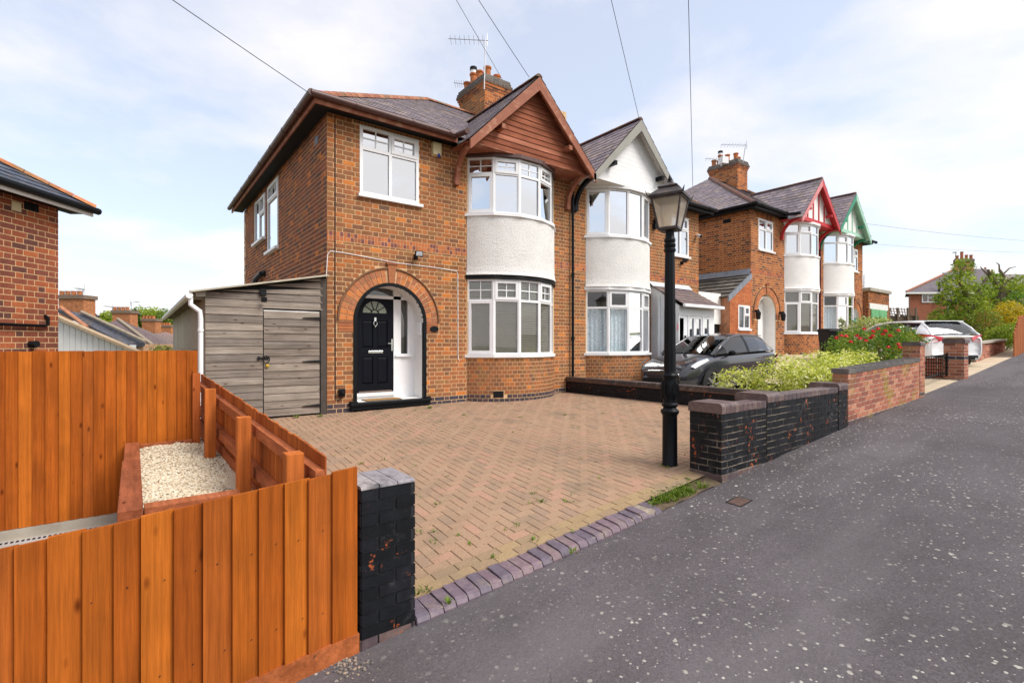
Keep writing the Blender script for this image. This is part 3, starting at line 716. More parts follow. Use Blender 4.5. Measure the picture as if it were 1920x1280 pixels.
m_ = M(); m_.add([(-5.2,-6.20,zf(-5.2)-.08),(-1.68,-6.20,zf(-1.68)-.03),(-1.68,-6.165,zf(-1.68)-.03),(-5.2,-6.165,zf(-5.2)-.08),(-5.2,-6.20,zf(-5.2)+.118),(-1.68,-6.20,zf(-1.68)+.118),(-1.68,-6.165,zf(-1.68)+.118),(-5.2,-6.165,zf(-5.2)+.118)], [(0,3,2,1),(4,5,6,7),(0,1,5,4),(1,2,6,5),(2,3,7,6),(3,0,4,7)], (.36,.105,.035)); m_.build('gravel_board', MT['fence_rail'], ff)
for zz in (.25, .72):
    m_ = M(); m_.beam((-5.2,-6.125,zf(-5.2)+zz+.08),(-1.72,-6.125,zf(-1.72)+zz+.08),.05,.08,col=(.36,.10,.03)); m_.build('rail', MT['fence_rail'], ff)
for xx in (-1.95, -3.6):
    m_ = M(); m_.box((xx-.05,-6.12,zf(xx)-.1),(xx+.05,-6.03,zf(xx)+.95),(.40,.11,.03)); m_.build('post', MT['fence'], ff)
# side fence between gravel bed and drive, boards on the drive side, posts and rails on the bed side
sf = thing('side_fence', 'low orange fence with posts and rails between gravel bed and driveway', 'fence', (-1.95,-4,-.2))
A = Vector((-1.865,-6.14,0)); B = Vector((-2.045,-1.25,0)); Ls = (B-A).length; dU = (B-A).normalized(); nR = Vector((-dU.y, dU.x, 0)); nR = -nR if nR.x < 0 else nR
def stop(s): return lerp(.585,.85,s/Ls)
def sbot(s): return lerp(-.42,.02,s/Ls)
s = 0; k = 0
while s < Ls-.02:
    w_ = .112+jit(.012); e = min(s+w_, Ls); jz = jit(.008)
    board('board', A+dU*s+UP*sbot(s), A+dU*(e+.01)+UP*sbot(e), A+dU*s+UP*(stop(s)+jz), A+dU*(e+.01)+UP*(stop(e)+jz), nR, .008, .02, pick([((.42,.115,.024),3),((.38,.10,.022),3),((.46,.13,.028),2),((.33,.085,.02),2)]), MT['fence'], sf)
    s = e
for h0, h1 in ((.46,.70),(.10,.38)):
    m_ = M(); m_.beam(A-nR*.03+UP*h0, B-nR*.03+UP*h1, .055, .085, col=(.43,.13,.05)); m_.build('rail', MT['fence_rail'], sf)
m_ = M(); m_.beam(A-nR*.012+UP*-.17, B-nR*.012+UP*.14, .03, .22, col=(.36,.10,.035)); m_.build('gravel_board', MT['fence_rail'], sf)
for px, py, zt, zb_ in ((-2.115,-2.92,.77,-.1),(-2.06,-4.62,.66,-.2),(-2.01,-6.0,.60,-.3)):
    m_ = M(); m_.box((px-.05,py-.05,zb_),(px+.05,py+.05,zt),(.47,.13,.028)); m_.build('post', MT['fence'], sf, bevel=.004)
# tall back fence
bf = thing('back_fence', 'tall orange close-boarded fence behind the gravel bed', 'fence', (-3.2,-2,-.65))
x = -2.15; k = 0
while x > -6.2:
    w_ = .098+jit(.008); xa = x-w_; jz = jit(.004)
    board('board', (xa-.01,-2.0,-.64), (x,-2.0,-.64), (xa-.01,-2.0,1.176+jz), (x,-2.0,1.176+jz), (0,-1,0), .02, .007, pick(PAL_F), MT['fence'], bf)
    x = xa; k += 1
m_ = M(); m_.box((-6.2,-2.035,-.80),(-2.14,-2.0,-.645)); m_.build('gravel_board', MT['concrete'], bf)
for zz in (-.3,.3,.9):
    m_ = M(); m_.box((-6.2,-1.995,zz),(-2.15,-1.95,zz+.08),(.36,.10,.03)); m_.build('rail', MT['fence_rail'], bf)
m_ = M(); m_.box((-2.205,-2.06,-.1),(-2.125,-2.025,.90),(.38,.095,.022)); m_.build('end_post', MT['fence'], bf)

# ---- sunken yard and raised gravel bed
yd = M(); grid(yd, [-6.5,-4,-2.6], [-6.12,-4,-1.5], lambda x, y: -.735+.01*(x+3)); tag(yd.build('yard', MT['concrete'], None), kind='structure')
dr_ = thing('drain_channel', 'grey slotted drain channel along the foot of the tall fence', 'drain', (-3.6,-2.2,-.735))
m_ = M(); m_.box((-6.2,-2.27,-.80),(-2.72,-2.13,-.722)); m_.build('channel', mat('channel', (.42,.41,.40), rough=.6, var=.1), dr_)
x = -6.15
sl = M()
while x < -2.75: sl.box((x,-2.225,-.722),(x+.022,-2.175,-.7185)); x += .04
sl.build('slots', MT['black_matt'], dr_, kind='stuff')
bed = thing('raised_bed', 'raised timber bed of reddish sleepers filled with pale gravel', 'planter', (-2.4,-3.5,-.7))
PB = [((.33,.10,.042),2),((.37,.115,.048),2),((.30,.088,.038),1)]
for (a, b) in (((-2.86,-4.95,-.75),(-2.72,-3.1,.135)),((-2.85,-3.095,-.75),(-2.72,-2.04,.135)),((-2.715,-4.95,-.75),(-2.13,-4.82,.135)),((-2.715,-2.10,-.2),(-2.21,-2.065,.115))):
    m_ = M(); m_.box(a, b, pick(PB)); m_.build('sleeper', MT['fence_rail'], bed, bevel=.006)
m_ = M(); m_.box((-2.72,-4.83,-.5),(-1.92,-1.6,.0)); m_.build('fill', MT['sandy'], bed)
gs = M(); r2 = random.Random(3)
def gz(x, y): return .055-.05*max(0,(x+2.35))/.4+.03*math.sin(3*x+2*y)+.012*noise.noise(Vector((x*6,y*6,0)))
for _ in range(9000):
    x = r2.uniform(-2.72,-1.93); y = r2.uniform(-4.82,-2.1); r_ = r2.uniform(.007,.016); z = gz(x,y)+r2.uniform(-.004,.006)
    a = r2.uniform(0,6.28); ca, sa = math.cos(a), math.sin(a); sx, sy, sz = r_*r2.uniform(.8,1.5), r_*r2.uniform(.6,1), r_*r2.uniform(.5,.9)
    pts = [(1,0,0),(0,1,0),(-1,0,0),(0,-1,0),(.2,.1,1)]
    vv = [(x+(px*sx*ca-py*sy*sa), y+(px*sx*sa+py*sy*ca), z+pz*sz) for px, py, pz in pts]
    c = pick([((.60,.50,.36),4),((.66,.58,.44),4),((.50,.40,.27),2),((.70,.64,.52),2),((.40,.31,.21),1)], r2)
    gs.add(vv, [(0,1,4),(1,2,4),(2,3,4),(3,0,4)], c)
gg = M(); grid(gg, fr(-2.72,-1.93,10), fr(-4.82,-2.08,24), lambda x, y: gz(x,y)-.004, (.50,.40,.28))
for v, f, c in ((gg.v, gg.f, gg.c),):
    b0 = len(gs.v); gs.v += v; gs.f += [[i+b0 for i in q] for q in f]; gs.c += c
tag(gs.build('gravel', MT['stone'], None, kind='stuff'), 'pale cream gravel filling the raised bed', 'gravel')

# ================================================================== lamp post
def lamp_post():
    bx, by, bz = 2.37, -5.52, -.21
    t = thing('lamp_post', 'black Victorian style lamp post with square lantern on the driveway', 'lamp post', (bx,by,bz))
    m = M(); m.lathe([(.095,0),(.095,.02),(.088,.03),(.086,.60),(.092,.62),(.10,.63),(.108,.645),(.108,.665),(.095,.68)], (bx,by,bz), 28); m.build('base', MT['black_paint'], t, smooth=True)
    m = M(); m.lathe([(.085,.68),(.075,.70),(.085,.715),(.095,.725),(.095,.745),(.080,.76),(.078,.78),(.088,.84),(.094,.92),(.086,1.0),(.076,1.05),(.086,1.07),(.088,1.09),(.075,1.105),(.07,1.12),(.07,1.15)], (bx,by,bz), 28); ur = m.build('urn_collar', MT['black_paint'], t, smooth=True)
    lf_ = M()
    for k in range(6):
        a = k*math.pi/3+.3; d = Vector((math.cos(a), math.sin(a), 0)); s_ = Vector((-d.y, d.x, 0))
        for sg in (-1, 1):
            lf_.tube([Vector((bx,by,bz+.80))+d*.088+s_*.004*sg, Vector((bx,by,bz+.87))+d*.097+s_*.034*sg, Vector((bx,by,bz+.96))+d*.096+s_*.03*sg, Vector((bx,by,bz+1.02))+d*.088+s_*.004*sg], .006, 5)
        lf_.tube([Vector((bx,by,bz+.83))+d*.094, Vector((bx,by,bz+.98))+d*.095], .005, 5)
    lf_.build('leaf_relief', MT['black_paint'], ur, smooth=True)
    # fluted shaft
    m = M(); n = 40; vs = []; zs = [(1.15,.071),(1.8,.066),(2.42,.059),(2.58,.056)]
    for z, r_ in zs:
        for k in range(n):
            a = 2*math.pi*k/n; rr = r_*(1-.07*(k % 5 in (0,)) -.03*(k % 5 in (1,4)))
            vs.append((bx+rr*math.cos(a), by+rr*math.sin(a), bz+z))
    fs = [(i*n+k, i*n+(k+1) % n, (i+1)*n+(k+1) % n, (i+1)*n+k) for i in range(3) for k in range(n)]
    m.add(vs, fs); m.build('shaft', MT['black_paint'], t)
    m = M(); m.lathe([(.056,2.56),(.07,2.575),(.07,2.60),(.058,2.615),(.068,2.63),(.068,2.66),(.056,2.675),(.066,2.69),(.066,2.72),(.055,2.735),(.05,2.80),(.06,2.84)], (bx,by,bz), 24); m.build('neck_rings', MT['black_paint'], t, smooth=True)
    # lantern
    zb2, zt = bz+2.84, bz+3.20; hb, ht = .105, .172; ang = R(20)
    def rot(p): return Vector((bx+p[0]*math.cos(ang)-p[1]*math.sin(ang), by+p[0]*math.sin(ang)+p[1]*math.cos(ang), p[2]))
    MT['lamp_metal'] = mat('lamp_metal', (.055,.045,.045), rough=.45, var=.4, vscale=9, dirt=(.13,.085,.06), dscale=12)
    lan = M(); cs = [(-1,-1),(1,-1),(1,1),(-1,1)]
    for sx, sy in cs: lan.beam(rot((sx*hb,sy*hb,zb2)), rot((sx*ht,sy*ht,zt)), .018, .018, up=(0,1,0))
    for h, z in ((hb,zb2),(ht,zt)):
        for i in range(4):
            a, b = cs[i], cs[(i+1) % 4]; lan.beam(rot((a[0]*h,a[1]*h,z)), rot((b[0]*h,b[1]*h,z)), .026, .026)
    L_ = lan.build('lantern_frame', MT['lamp_metal'], t)
    for i in range(4):
        a, b = cs[i], cs[(i+1) % 4]; m = M(); e = .985
        m.quad(rot((a[0]*hb*e,a[1]*hb*e,zb2)), rot((b[0]*hb*e,b[1]*hb*e,zb2)), rot((b[0]*ht*e,b[1]*ht*e,zt)), rot((a[0]*ht*e,a[1]*ht*e,zt)))
        m.build('pane', MT['lamp_pane'], L_)
    m = M(); m.prism([rot((s0*hb,s1*hb,zb2-.02)) for s0, s1 in cs], (0,0,.015)); m.build('lantern_floor', MT['lamp_metal'], L_)
    rf = M(); prof = [(ht+.03,zt+.005),(ht+.035,zt+.03),(.10,zt+.125),(.115,zt+.13),(.115,zt+.143),(.045,zt+.185),(.03,zt+.20)]
    vs = []; 
    for h, z in prof: vs += [rot((sx*h,sy*h,z)) for sx, sy in cs]
    fs = [(i*4+k, i*4+(k+1) % 4, (i+1)*4+(k+1) % 4, (i+1)*4+k) for i in range(len(prof)-1) for k in range(4)]+[(3,2,1,0)]
    rf.add(vs, fs); ro = rf.build('lantern_roof', MT['lamp_metal'], t)
    m = M(); c = rot((0,0,zt+.195)); m.lathe([(.03,0),(.034,.012),(.022,.026),(.026,.04),(.016,.065),(.004,.10)], c, 12); m.build('finial', MT['black_paint'], ro, smooth=True)
    for sx, sy in cs:
        m = M(); p = rot((sx*(ht+.03),sy*(ht+.03),zt+.02)); q = rot((sx*(ht+.055),sy*(ht+.055),zt+.075)); m.tube([p, q], [.014,.003], 6); m.build('corner_spike', MT['lamp_metal'], ro)
def lampglass():
    m, nt, b = newmat('lamp_pane')
    o = nt.nodes['Material Output']
    base = ramp(nt, noise_f(nt, 7, 4, .6), .3, .7, (.80,.69,.50,1), (.93,.89,.80,1)); nt.links.new(base, b.inputs['Base Color']); b.inputs['Roughness'].default_value = .25
    tr = nd(nt, 'ShaderNodeBsdfTransparent'); tl = nd(nt, 'ShaderNodeBsdfTranslucent'); nt.links.new(base, tl.inputs[0])
    m1 = nd(nt, 'ShaderNodeMixShader'); m1.inputs[0].default_value = .72; nt.links.new(b.outputs[0], m1.inputs[1]); nt.links.new(tl.outputs[0], m1.inputs[2])
    m2 = nd(nt, 'ShaderNodeMixShader'); m2.inputs[0].default_value = .48; nt.links.new(m1.outputs[0], m2.inputs[1]); nt.links.new(tr.outputs[0], m2.inputs[2]); nt.links.new(m2.outputs[0], o.inputs[0])
    return m
MT['lamp_pane'] = lampglass()
lamp_post()
# ================================================================== windows
class Win:
    """frame + panes + bars of one window, possibly over several facets"""
    def __init__(s): s.fr = M(); s.panes = []; s.bars = []
    def panel(s, o, U, N_, w, h, cols, fw=.05, mw=.045, d=.07):
        o = Vector(o); U = Vector(U); N_ = Vector(N_); Z = UP
        def bx(x0, x1, z0, z1, y0, y1, m=s.fr):
            if x1-x0 < 1e-4 or z1-z0 < 1e-4: return
            m.obox(o+U*x0+Z*z0-N_*y1, U*(x1-x0), N_*(y1-y0), Z*(z1-z0))
        bx(0, fw, 0, h, 0, d); bx(w-fw, w, 0, h, 0, d); bx(fw, w-fw, 0, fw, 0, d); bx(fw, w-fw, h-fw, h, 0, d)
        iw = w-2*fw-mw*(len(cols)-1); x = fw
        tot = sum(c[0] for c in cols)
        for ci, (cwf, cells) in enumerate(cols):
            cw = iw*cwf/tot
            if ci: bx(x-mw, x, fw, h-fw, 0, d)
            ih = h-2*fw-mw*(len(cells)-1); z = fw; th = sum(c[0] for c in cells)
            for k, (hf, kind, bars) in enumerate(cells):
                ch = ih*hf/th
                if k: bx(x, x+cw, z-mw, z, 0, d)
                x0, x1, z0, z1 = x, x+cw, z, z+ch
                if kind == 'sash':
                    sw = .045
                    for q in ((x0-.012,x0+sw,z0-.012,z1+.012),(x1-sw,x1+.012,z0-.012,z1+.012),(x0+sw,x1-sw,z0-.012,z0+sw),(x0+sw,x1-sw,z1-sw,z1+.012)): bx(*q, -.016, .05)
                    x0 += sw; x1 -= sw; z0 += sw; z1 -= sw
                pn = M(); y = .03
                pn.quad(o+U*x0+Z*z0-N_*y, o+U*x1+Z*z0-N_*y, o+U*x1+Z*z1-N_*y, o+U*x0+Z*z1-N_*y); s.panes.append(pn)
                if bars:
                    bm = M(); b = .011
                    for i in range(1, bars[0]): xx = lerp(x0,x1,i/bars[0]); bx(xx-b, xx+b, z0, z1, .018, .042, bm)
                    for i in range(1, bars[1]): zz = lerp(z0,z1,i/bars[1]); bx(x0, x1, zz-b, zz+b, .019, .041, bm)
                    s.bars.append(bm)
                z += ch+mw
            x += cw+mw
    def build(s, name, parent, glassm, framem=None):
        o = s.fr.build(name, framem or MT['upvc'], parent)
        for p in s.panes: p.build('pane', glassm, o)
        for b in s.bars: b.build('glazing_bars', framem or MT['upvc'], o)
        return o
def wavy(o, U, N_, w, h, back=.13, amp=.03, waves=9, col=None):
    m = M(); n = int(waves*6); o = Vector(o); U = Vector(U); N_ = Vector(N_)
    for i in range(n):
        a, b = i/n, (i+1)/n
        ya = back+amp*math.sin(a*waves*6.283); yb = back+amp*math.sin(b*waves*6.283)
        m.quad(o+U*(w*a)-N_*ya, o+U*(w*b)-N_*yb, o+U*(w*b)-N_*yb+UP*h, o+U*(w*a)-N_*ya+UP*h)
    return m
def venetian(o, U, N_, w, h, pitch=.040, back=.06, ang=58):
    m = M(); o = Vector(o); U = Vector(U); N_ = Vector(N_); z = 0
    dv = (N_*math.cos(R(ang))-UP*math.sin(R(ang)))*.018
    while z < h:
        c = o-N_*back+UP*z; m.quad(c-dv, c-dv+U*w, c+dv+U*w, c+dv); z += pitch
    return m

# ================================================================== slates
def clip_poly(poly, a, b):
    """keep the part of 2D poly left of edge a->b"""
    out = []
    def side(p): return (b[0]-a[0])*(p[1]-a[1])-(b[1]-a[1])*(p[0]-a[0])
    for i in range(len(poly)):
        p, q = poly[i], poly[(i+1) % len(poly)]; sp, sq = side(p), side(q)
        if sp >= 0: out.append(p)
        if (sp > 0 and sq < 0) or (sp < 0 and sq > 0):
            t = sp/(sp-sq); out.append((p[0]+t*(q[0]-p[0]), p[1]+t*(q[1]-p[1])))
    return out
def slates(m, pts, pal, w=.26, gauge=.20, lift=.012):
    """roof plane: pts 3D convex polygon, first edge is the eave; lays overlapping slates into m and a sheet below"""
    pts = [Vector(p) for p in pts]; o = pts[0]; U = (pts[1]-pts[0]).normalized()
    n = (pts[1]-pts[0]).cross(pts[2]-pts[0]).normalized()
    if n.z < 0: n = -n
    V = n.cross(U).normalized()
    if V.z < 0: V = -V
    P2 = [((p-o).dot(U), (p-o).dot(V)) for p in pts]
    area = sum(P2[i][0]*P2[(i+1) % len(P2)][1]-P2[(i+1) % len(P2)][0]*P2[i][1] for i in range(len(P2)))
    if area < 0: P2 = P2[::-1]
    umin = min(p[0] for p in P2); umax = max(p[0] for p in P2); vmax = max(p[1] for p in P2)
    m.add([p-n*.01 for p in pts], [tuple(range(len(pts)))], (.15,.13,.14))
    r = 0; v = 0
    while v < vmax:
        u = umin-(r % 2)*w/2
        while u < umax:
            g_ = .004
            q = [(u+g_, v),(u+w-g_, v),(u+w-g_, v+gauge),(u+g_, v+gauge)]
            for i in range(len(P2)):
                q = clip_poly(q, P2[i], P2[(i+1) % len(P2)])
                if len(q) < 3: break
            if len(q) >= 3:
                c = pick(pal); jl = rnd.uniform(0,.004)
                top = [o+U*a+V*b+n*(lift*(1-(b-v)/gauge)+.002+jl) for a, b in q]
                m.add(top, [tuple(range(len(top)))], c)
                lo = [i for i, (a, b) in enumerate(q) if abs(b-v) < 1e-5]
                if len(lo) >= 2:
                    a_, b_ = top[lo[0]], top[lo[-1]]; m.quad(a_, b_, b_-n*(lift+.004), a_-n*(lift+.004), tuple(k*.5 for k in c))
            u += w
        v += gauge; r += 1
PAL_SLATE = [((.27,.225,.25),3),((.24,.20,.225),3),((.31,.255,.265),2),((.205,.175,.20),2),((.34,.275,.26),1)]
def ridge_tiles(parent, p, q, col_pal, r=.11, seg=.31, name='ridge_tile'):
    p = Vector(p); q = Vector(q); L = (q-p).length; d = (q-p).normalized(); s = d.cross(UP).normalized(); u = s.cross(d)
    n = max(1, int(round(L/seg)))
    for i in range(n):
        a = p+d*(L*i/n+.004); b = p+d*(L*(i+1)/n-.004); m = M(); vs = []
        for e, rr in ((a, r), (b, r*.96)):
            for k in range(7):
                t = math.pi*k/6; vs.append(e+s*math.cos(t)*rr+u*(math.sin(t)*rr*.8-.02))
        fs = [(k, k+1, 8+k, 7+k) for k in range(6)]+[tuple(range(7)), tuple(range(7,14))[::-1]]
        m.add(vs, fs, pick(col_pal)); m.build(name, MT['clay'], parent)
PAL_CLAY = [((.33,.13,.075),3),((.28,.11,.065),3),((.38,.17,.10),2),((.25,.14,.08),1)]
PAL_CLAYD = [((.16,.075,.06),3),((.13,.07,.06),3),((.19,.09,.06),1)]

# ================================================================== semi-detached house
CH = .0857
BAY_R = (1.25**2+.65**2)/(2*.65); BAY_A = math.asin(1.25/BAY_R); BAY_C = (4.2, BAY_R-.65)
def bayp(t, off=0): return (BAY_C[0]+(BAY_R+off)*math.sin(t), BAY_C[1]-(BAY_R+off)*math.cos(t))
FAC = [-BAY_A+2*BAY_A*i/5 for i in range(6)]
AC = (1.224, 1.69, .746)        # entrance arch: centre x, spring height, radius
def house(label, ox=0, oz=0, mirror=False, xl=0.0, depth=8.42, barge='brown_paint', gable='board', gable_mat='clad', soffit='brown_paint', bracket='brown_paint', gutter='brown_plastic', fascia='brown_paint',
          arch='door', upbars=(2,2), lowbars=(2,2), uptop=True, lowint='blind', upint='curtain', smallwin=(.60,1.81,4.06,5.355), smallbars=(2,2), pal=PAL_HOUSE, side=True, bayfascia='black_matt', upfascia='brown_plastic', nparts=300, barge_side=None, chimney=True, group='semi-detached houses in the street', sidewins=False, bayrender='render', gz=0.0, lead='lead', AC=AC):
    def L(x, y, z): return Vector((ox+(12-x if mirror else x), y, oz+z))
    def Lv(x, y, z): return Vector((-x if mirror else x, y, z))
    xf = lambda p: L(*p)
    U1 = Lv(1,0,0); NF = Vector((0,-1,0))
    root = thing('semi_detached_house', label, 'house', L(3, 3, 0), group)
    P = Pieces()
    # ---------------- front wall
    archloop = [(AC[0]-AC[2], .0), (AC[0]-AC[2], AC[1])]+[(AC[0]-AC[2]*math.cos(t), AC[1]+AC[2]*math.sin(t)) for t in fr(0, math.pi, 22)[1:-1]]+[(AC[0]+AC[2], AC[1]), (AC[0]+AC[2], .0)]
    sw = smallwin
    wl = (3.02,5.38,1.0,2.66); wu = (3.02,5.38,4.03,5.30)
    holes = [R4(*sw), R4(*wl), R4(*wu)]+([archloop] if arch else [])
    m = M(); sheet_with_holes(m, R4(xl+.006,6.0,-.5,5.42), holes, lambda u, y, z: L(u, y+.0035, z), .24)
    fwall = m.build('front_wall', MT['mortar'], root)
    rects = [(sw[0],sw[1],sw[2]-.05,sw[3]),(2.95,5.45,-1,5.5)]
    if arch: rects += [(AC[0]-AC[2],AC[0]+AC[2],-1,AC[1]), (AC[0]-AC[2]-.304,AC[0]-AC[2],AC[1]-.215,AC[1]), (AC[0]+AC[2],AC[0]+AC[2]+.304,AC[1]-.215,AC[1])]
    rects.append((sw[0]-.12, sw[1]+.12, sw[3], 5.5))
    nz = int(5.40/CH); kp = holes_keep([(a-xl,b-xl,c,d) for a, b, c, d in rects], (AC[0]-xl, AC[1], AC[2]+.274) if arch else None)
    def cp(i): return PAL_BLUE if i < 2 else pal
    brick_field(P, fwall, L(xl,0,0), U1, NF, 6.0-xl, 0, 36, CH, 'flemish', cp, keep=kp)
    zb_ = 36*CH+.05
    b0 = 3.135
    brick_field(P, fwall, L(xl,0,0), U1, NF, 6.0-xl, 36*CH, 1, b0-36*CH, 'flemish', pal, keep=kp) if b0-36*CH > .03 else None
    brick_field(P, fwall, L(xl,0,0), U1, NF, 6.0-xl, b0, 2, .0835, 'narrow', PAL_BAND, keep=kp, joint=.009, off0=.03)
    b1 = b0+.167; n2 = int((5.42-b1)/CH)
    brick_field(P, fwall, L(xl,0,0), U1, NF, 6.0-xl, b1, n2, (5.42-b1)/n2, 'flemish', cp if 0 else pal, keep=kp)
    # soldier bricks over the small window
    brick_field(P, fwall, L(sw[0]-.12,0,0), U1, NF, sw[1]-sw[0]+.24, sw[3]+.005, 1, 5.42-sw[3]-.01, 'narrow', pal, joint=.01) if 5.42-sw[3] > .04 else None
    # ---------------- side, rear and party walls
    m = M()
    xs_ = xl
    if sidewins:
        sh = [R4(3.77,4.90,3.60,5.28), R4(5.25,6.62,4.08,5.25)]
        sheet_with_holes(m, R4(.006,depth,-.5,5.42), sh, lambda u, y, z: L(xs_+.0035+y, u, z), .24)
    else:
        m.box((xs_+.0035,.25,-.5),(xs_+.24,depth,5.42)); m.v = [L(*p) for p in m.v]
    swall = m.build('side_wall', MT['mortar'], root)
    if side:
        rr = [(3.77,4.90,3.55,5.28),(5.25,6.62,4.03,5.25)] if sidewins else []
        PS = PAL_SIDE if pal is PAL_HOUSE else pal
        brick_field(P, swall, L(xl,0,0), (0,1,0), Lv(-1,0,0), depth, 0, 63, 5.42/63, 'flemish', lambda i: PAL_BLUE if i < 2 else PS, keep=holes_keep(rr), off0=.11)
    m = M(); m.box((xl,depth-.24,-.5),(6.0,depth,5.42)); m.box((5.9,.25,-.5),(5.995,depth-.25,7.2)); m.build('rear_wall', MT['mortar'], root, xf=xf)
    m = M()
    x0, x1, y0, y1 = xl+.26, 5.88, .26, 3.0
    for z0, z1 in ((.05,2.72),(2.85,5.36)):
        m.quad((x0,y1,z0),(x1,y1,z0),(x1,y1,z1),(x0,y1,z1)); m.quad((x0,y0,z0),(x0,y1,z0),(x0,y1,z1),(x0,y0,z1)); m.quad((x1,y0,z0),(x1,y1,z0),(x1,y1,z1),(x1,y0,z1))
        m.quad((x0,y0,z0),(x1,y0,z0),(x1,y1,z0),(x0,y1,z0)); m.quad((x0,y0,z1),(x1,y0,z1),(x1,y1,z1),(x0,y1,z1))
        m.box((2.6,y0,z0),(2.7,y1,z1))
    m.build('room_walls', MT['interior'], root, xf=xf)
    # ---------------- bay
    n_ = 30; ts = fr(-BAY_A, BAY_A, n_)
    def arc_wall(off_lo, off_hi, z0, z1, capz=True, steps=None):
        mm = M(); st = steps or [(z0,off_lo),(z1,off_hi)]
        for k in range(len(st)-1):
            (za, oa), (zb2, ob) = st[k], st[k+1]
            for i in range(n_):
                a, b = ts[i], ts[i+1]
                mm.quad((*bayp(a,oa),za),(*bayp(b,oa),za),(*bayp(b,ob),zb2),(*bayp(a,ob),zb2))
        for z, of in ((st[0][0], st[0][1]), (st[-1][0], st[-1][1])):
            mm.add([(*bayp(t,of),z) for t in ts]+[(5.38,.02,z),(3.02,.02,z)], [tuple(range(n_+3))])
        return mm
    bb = arc_wall(-.0035,-.0035,-.5,.965).build('bay_base', MT['mortar'], root, xf=xf)
    arcl = 2*BAY_A*BAY_R; nb = int(arcl/.1165)
    for i in range(11):
        v0 = i*CH+.012
        for k in range(-1, nb+1):
            a = (k+(.5 if i % 2 else 0))/nb; b = a+1/nb; a = max(a,0); b = min(b,1)
            if (b-a)*arcl < .03: continue
            t = -BAY_A+2*BAY_A*(a+b)/2
            if i in (1,2) and abs((a+b)/2-.235) < .048: continue       # air brick
            nn = Lv(math.sin(t), -math.cos(t), 0); uu = Lv(math.cos(t), math.sin(t), 0); c = L(*bayp(t), v0+CH/2)
            X = uu if uu.cross(-nn).z > 0 else -uu
            w_ = round((b-a)*arcl-.013, 3)
            P.add(mfrom(c, X, -nn, UP), boxlv(w_, CH-.0135, .03), BOXF, pick(PAL_BLUE if i < 2 else pal), bb, 'brick', key=(w_, round(CH-.0135,4), .03), n=nn)
    t = -BAY_A+2*BAY_A*.235; am = M(); c = Vector((*bayp(t,.002), CH*2+.012)); uu = Vector((math.cos(t), math.sin(t), 0)); nn = Vector((math.sin(t),-math.cos(t),0))
    am.obox(c-uu*.11-UP*.07, uu*.22, -nn*.02, UP*.14)
    for k in range(7): am.obox(c-uu*(.10-k*.03)-UP*.065+nn*.004, uu*.012, -nn*.01, UP*.13)
    for k in range(4): am.obox(c-uu*.105-UP*(.06-k*.037)+nn*.005, uu*.21, -nn*.01, UP*.01)
    am.build('air_brick', MT['black_matt'], bb, xf=xf)
    rp_ = arc_wall(0,0,0,0,steps=[(2.74,.05),(2.80,.022),(2.92,.006),(3.1,0),(4.01,0)]).build('bay_render', MT[bayrender], root, smooth=True, xf=xf)
    def facet_band(off, z0, z1, thick=.12):
        mm = M(); po = [bayp(t, off/math.cos(BAY_A/5)) for t in FAC]; pi = [bayp(t, off-thick) for t in FAC]
        po[0] = (po[0][0]-.01, -.0); po[-1] = (po[-1][0]+.01, .0)
        for i in range(5):
            a, b, c2, d = po[i], po[i+1], pi[i+1], pi[i]
            mm.add([(*a,z0),(*b,z0),(*c2,z0),(*d,z0),(*a,z1),(*b,z1),(*c2,z1),(*d,z1)], [(0,3,2,1),(4,5,6,7),(0,1,5,4),(2,3,7,6),(1,2,6,5),(3,0,4,7)])
        return mm
    for (z0, z1, nm, topl, bars, inte, gl) in ((1.03,2.65,'bay_window',True,lowbars,lowint,'glass_low'),(4.06,5.26,'bay_window',uptop,upbars,upint,'glass')):
        W_ = Win(); facs = []
        for i in range(5):
            a = bayp(FAC[i], -.02); b = bayp(FAC[i+1], -.02); pa = L(a[0],a[1],z0); pb = L(b[0],b[1],z0)
            Uf = (pb-pa).normalized(); tm = (FAC[i]+FAC[i+1])/2; Nf = Lv(math.sin(tm),-math.cos(tm),0); w_ = (pb-pa).length
            if topl: cells = [(.74,'sash' if i == 0 else 'fix',None),(.26,'sash' if i in (1,3) else 'fix',bars)]
            else: cells = [(1,'sash' if i in (1,4) else 'fix',None)]
            W_.panel(pa, Uf, Nf, w_, z1-z0, [(1, cells)], fw=.042, mw=.05); facs.append((pa, Uf, Nf, w_))
            W_.fr.tube([pa-Nf*.02, pa-Nf*.02+UP*(z1-z0)], .03, 6) if 0 < i else None
        wo = W_.build(nm, root, MT[gl])
        for i, (pa, Uf, Nf, w_) in enumerate(facs):
            if inte == 'blind': venetian(pa+Uf*.04+UP*.06, Uf, Nf, w_-.08, z1-z0-.12).build('blind', MT['blind'], wo)
            elif inte == 'lace': wavy(pa+UP*.03, Uf, Nf, w_, (z1-z0)*.72, waves=5, amp=.015).build('net_curtain', MT['lace'], wo, smooth=True)
            elif inte == 'curtain':
                if i in (0, 4): wavy(pa+UP*.03+Uf*(.02 if i == 0 else .2), Uf, Nf, .32, z1-z0-.06, waves=4).build('curtain', MT['curtain'], wo, smooth=True)
                if i == 2: wavy(pa+UP*.03, Uf, Nf, w_, z1-z0-.06, waves=3, amp=.008).build('blind', MT['curtain'], wo)
            elif inte == 'half':
                if i in (0, 2, 4): wavy(pa+UP*.03, Uf, Nf, w_*.8, z1-z0-.06, waves=4).build('curtain', MT['curtain'], wo, smooth=True)
        facet_band(.055, z0-.06, z0-.002, .16).build('sill', MT['upvc'], wo, xf=xf)
    facet_band(.04, 2.655, 2.742, .12).build('bay_fascia', MT[bayfascia], root, xf=xf)
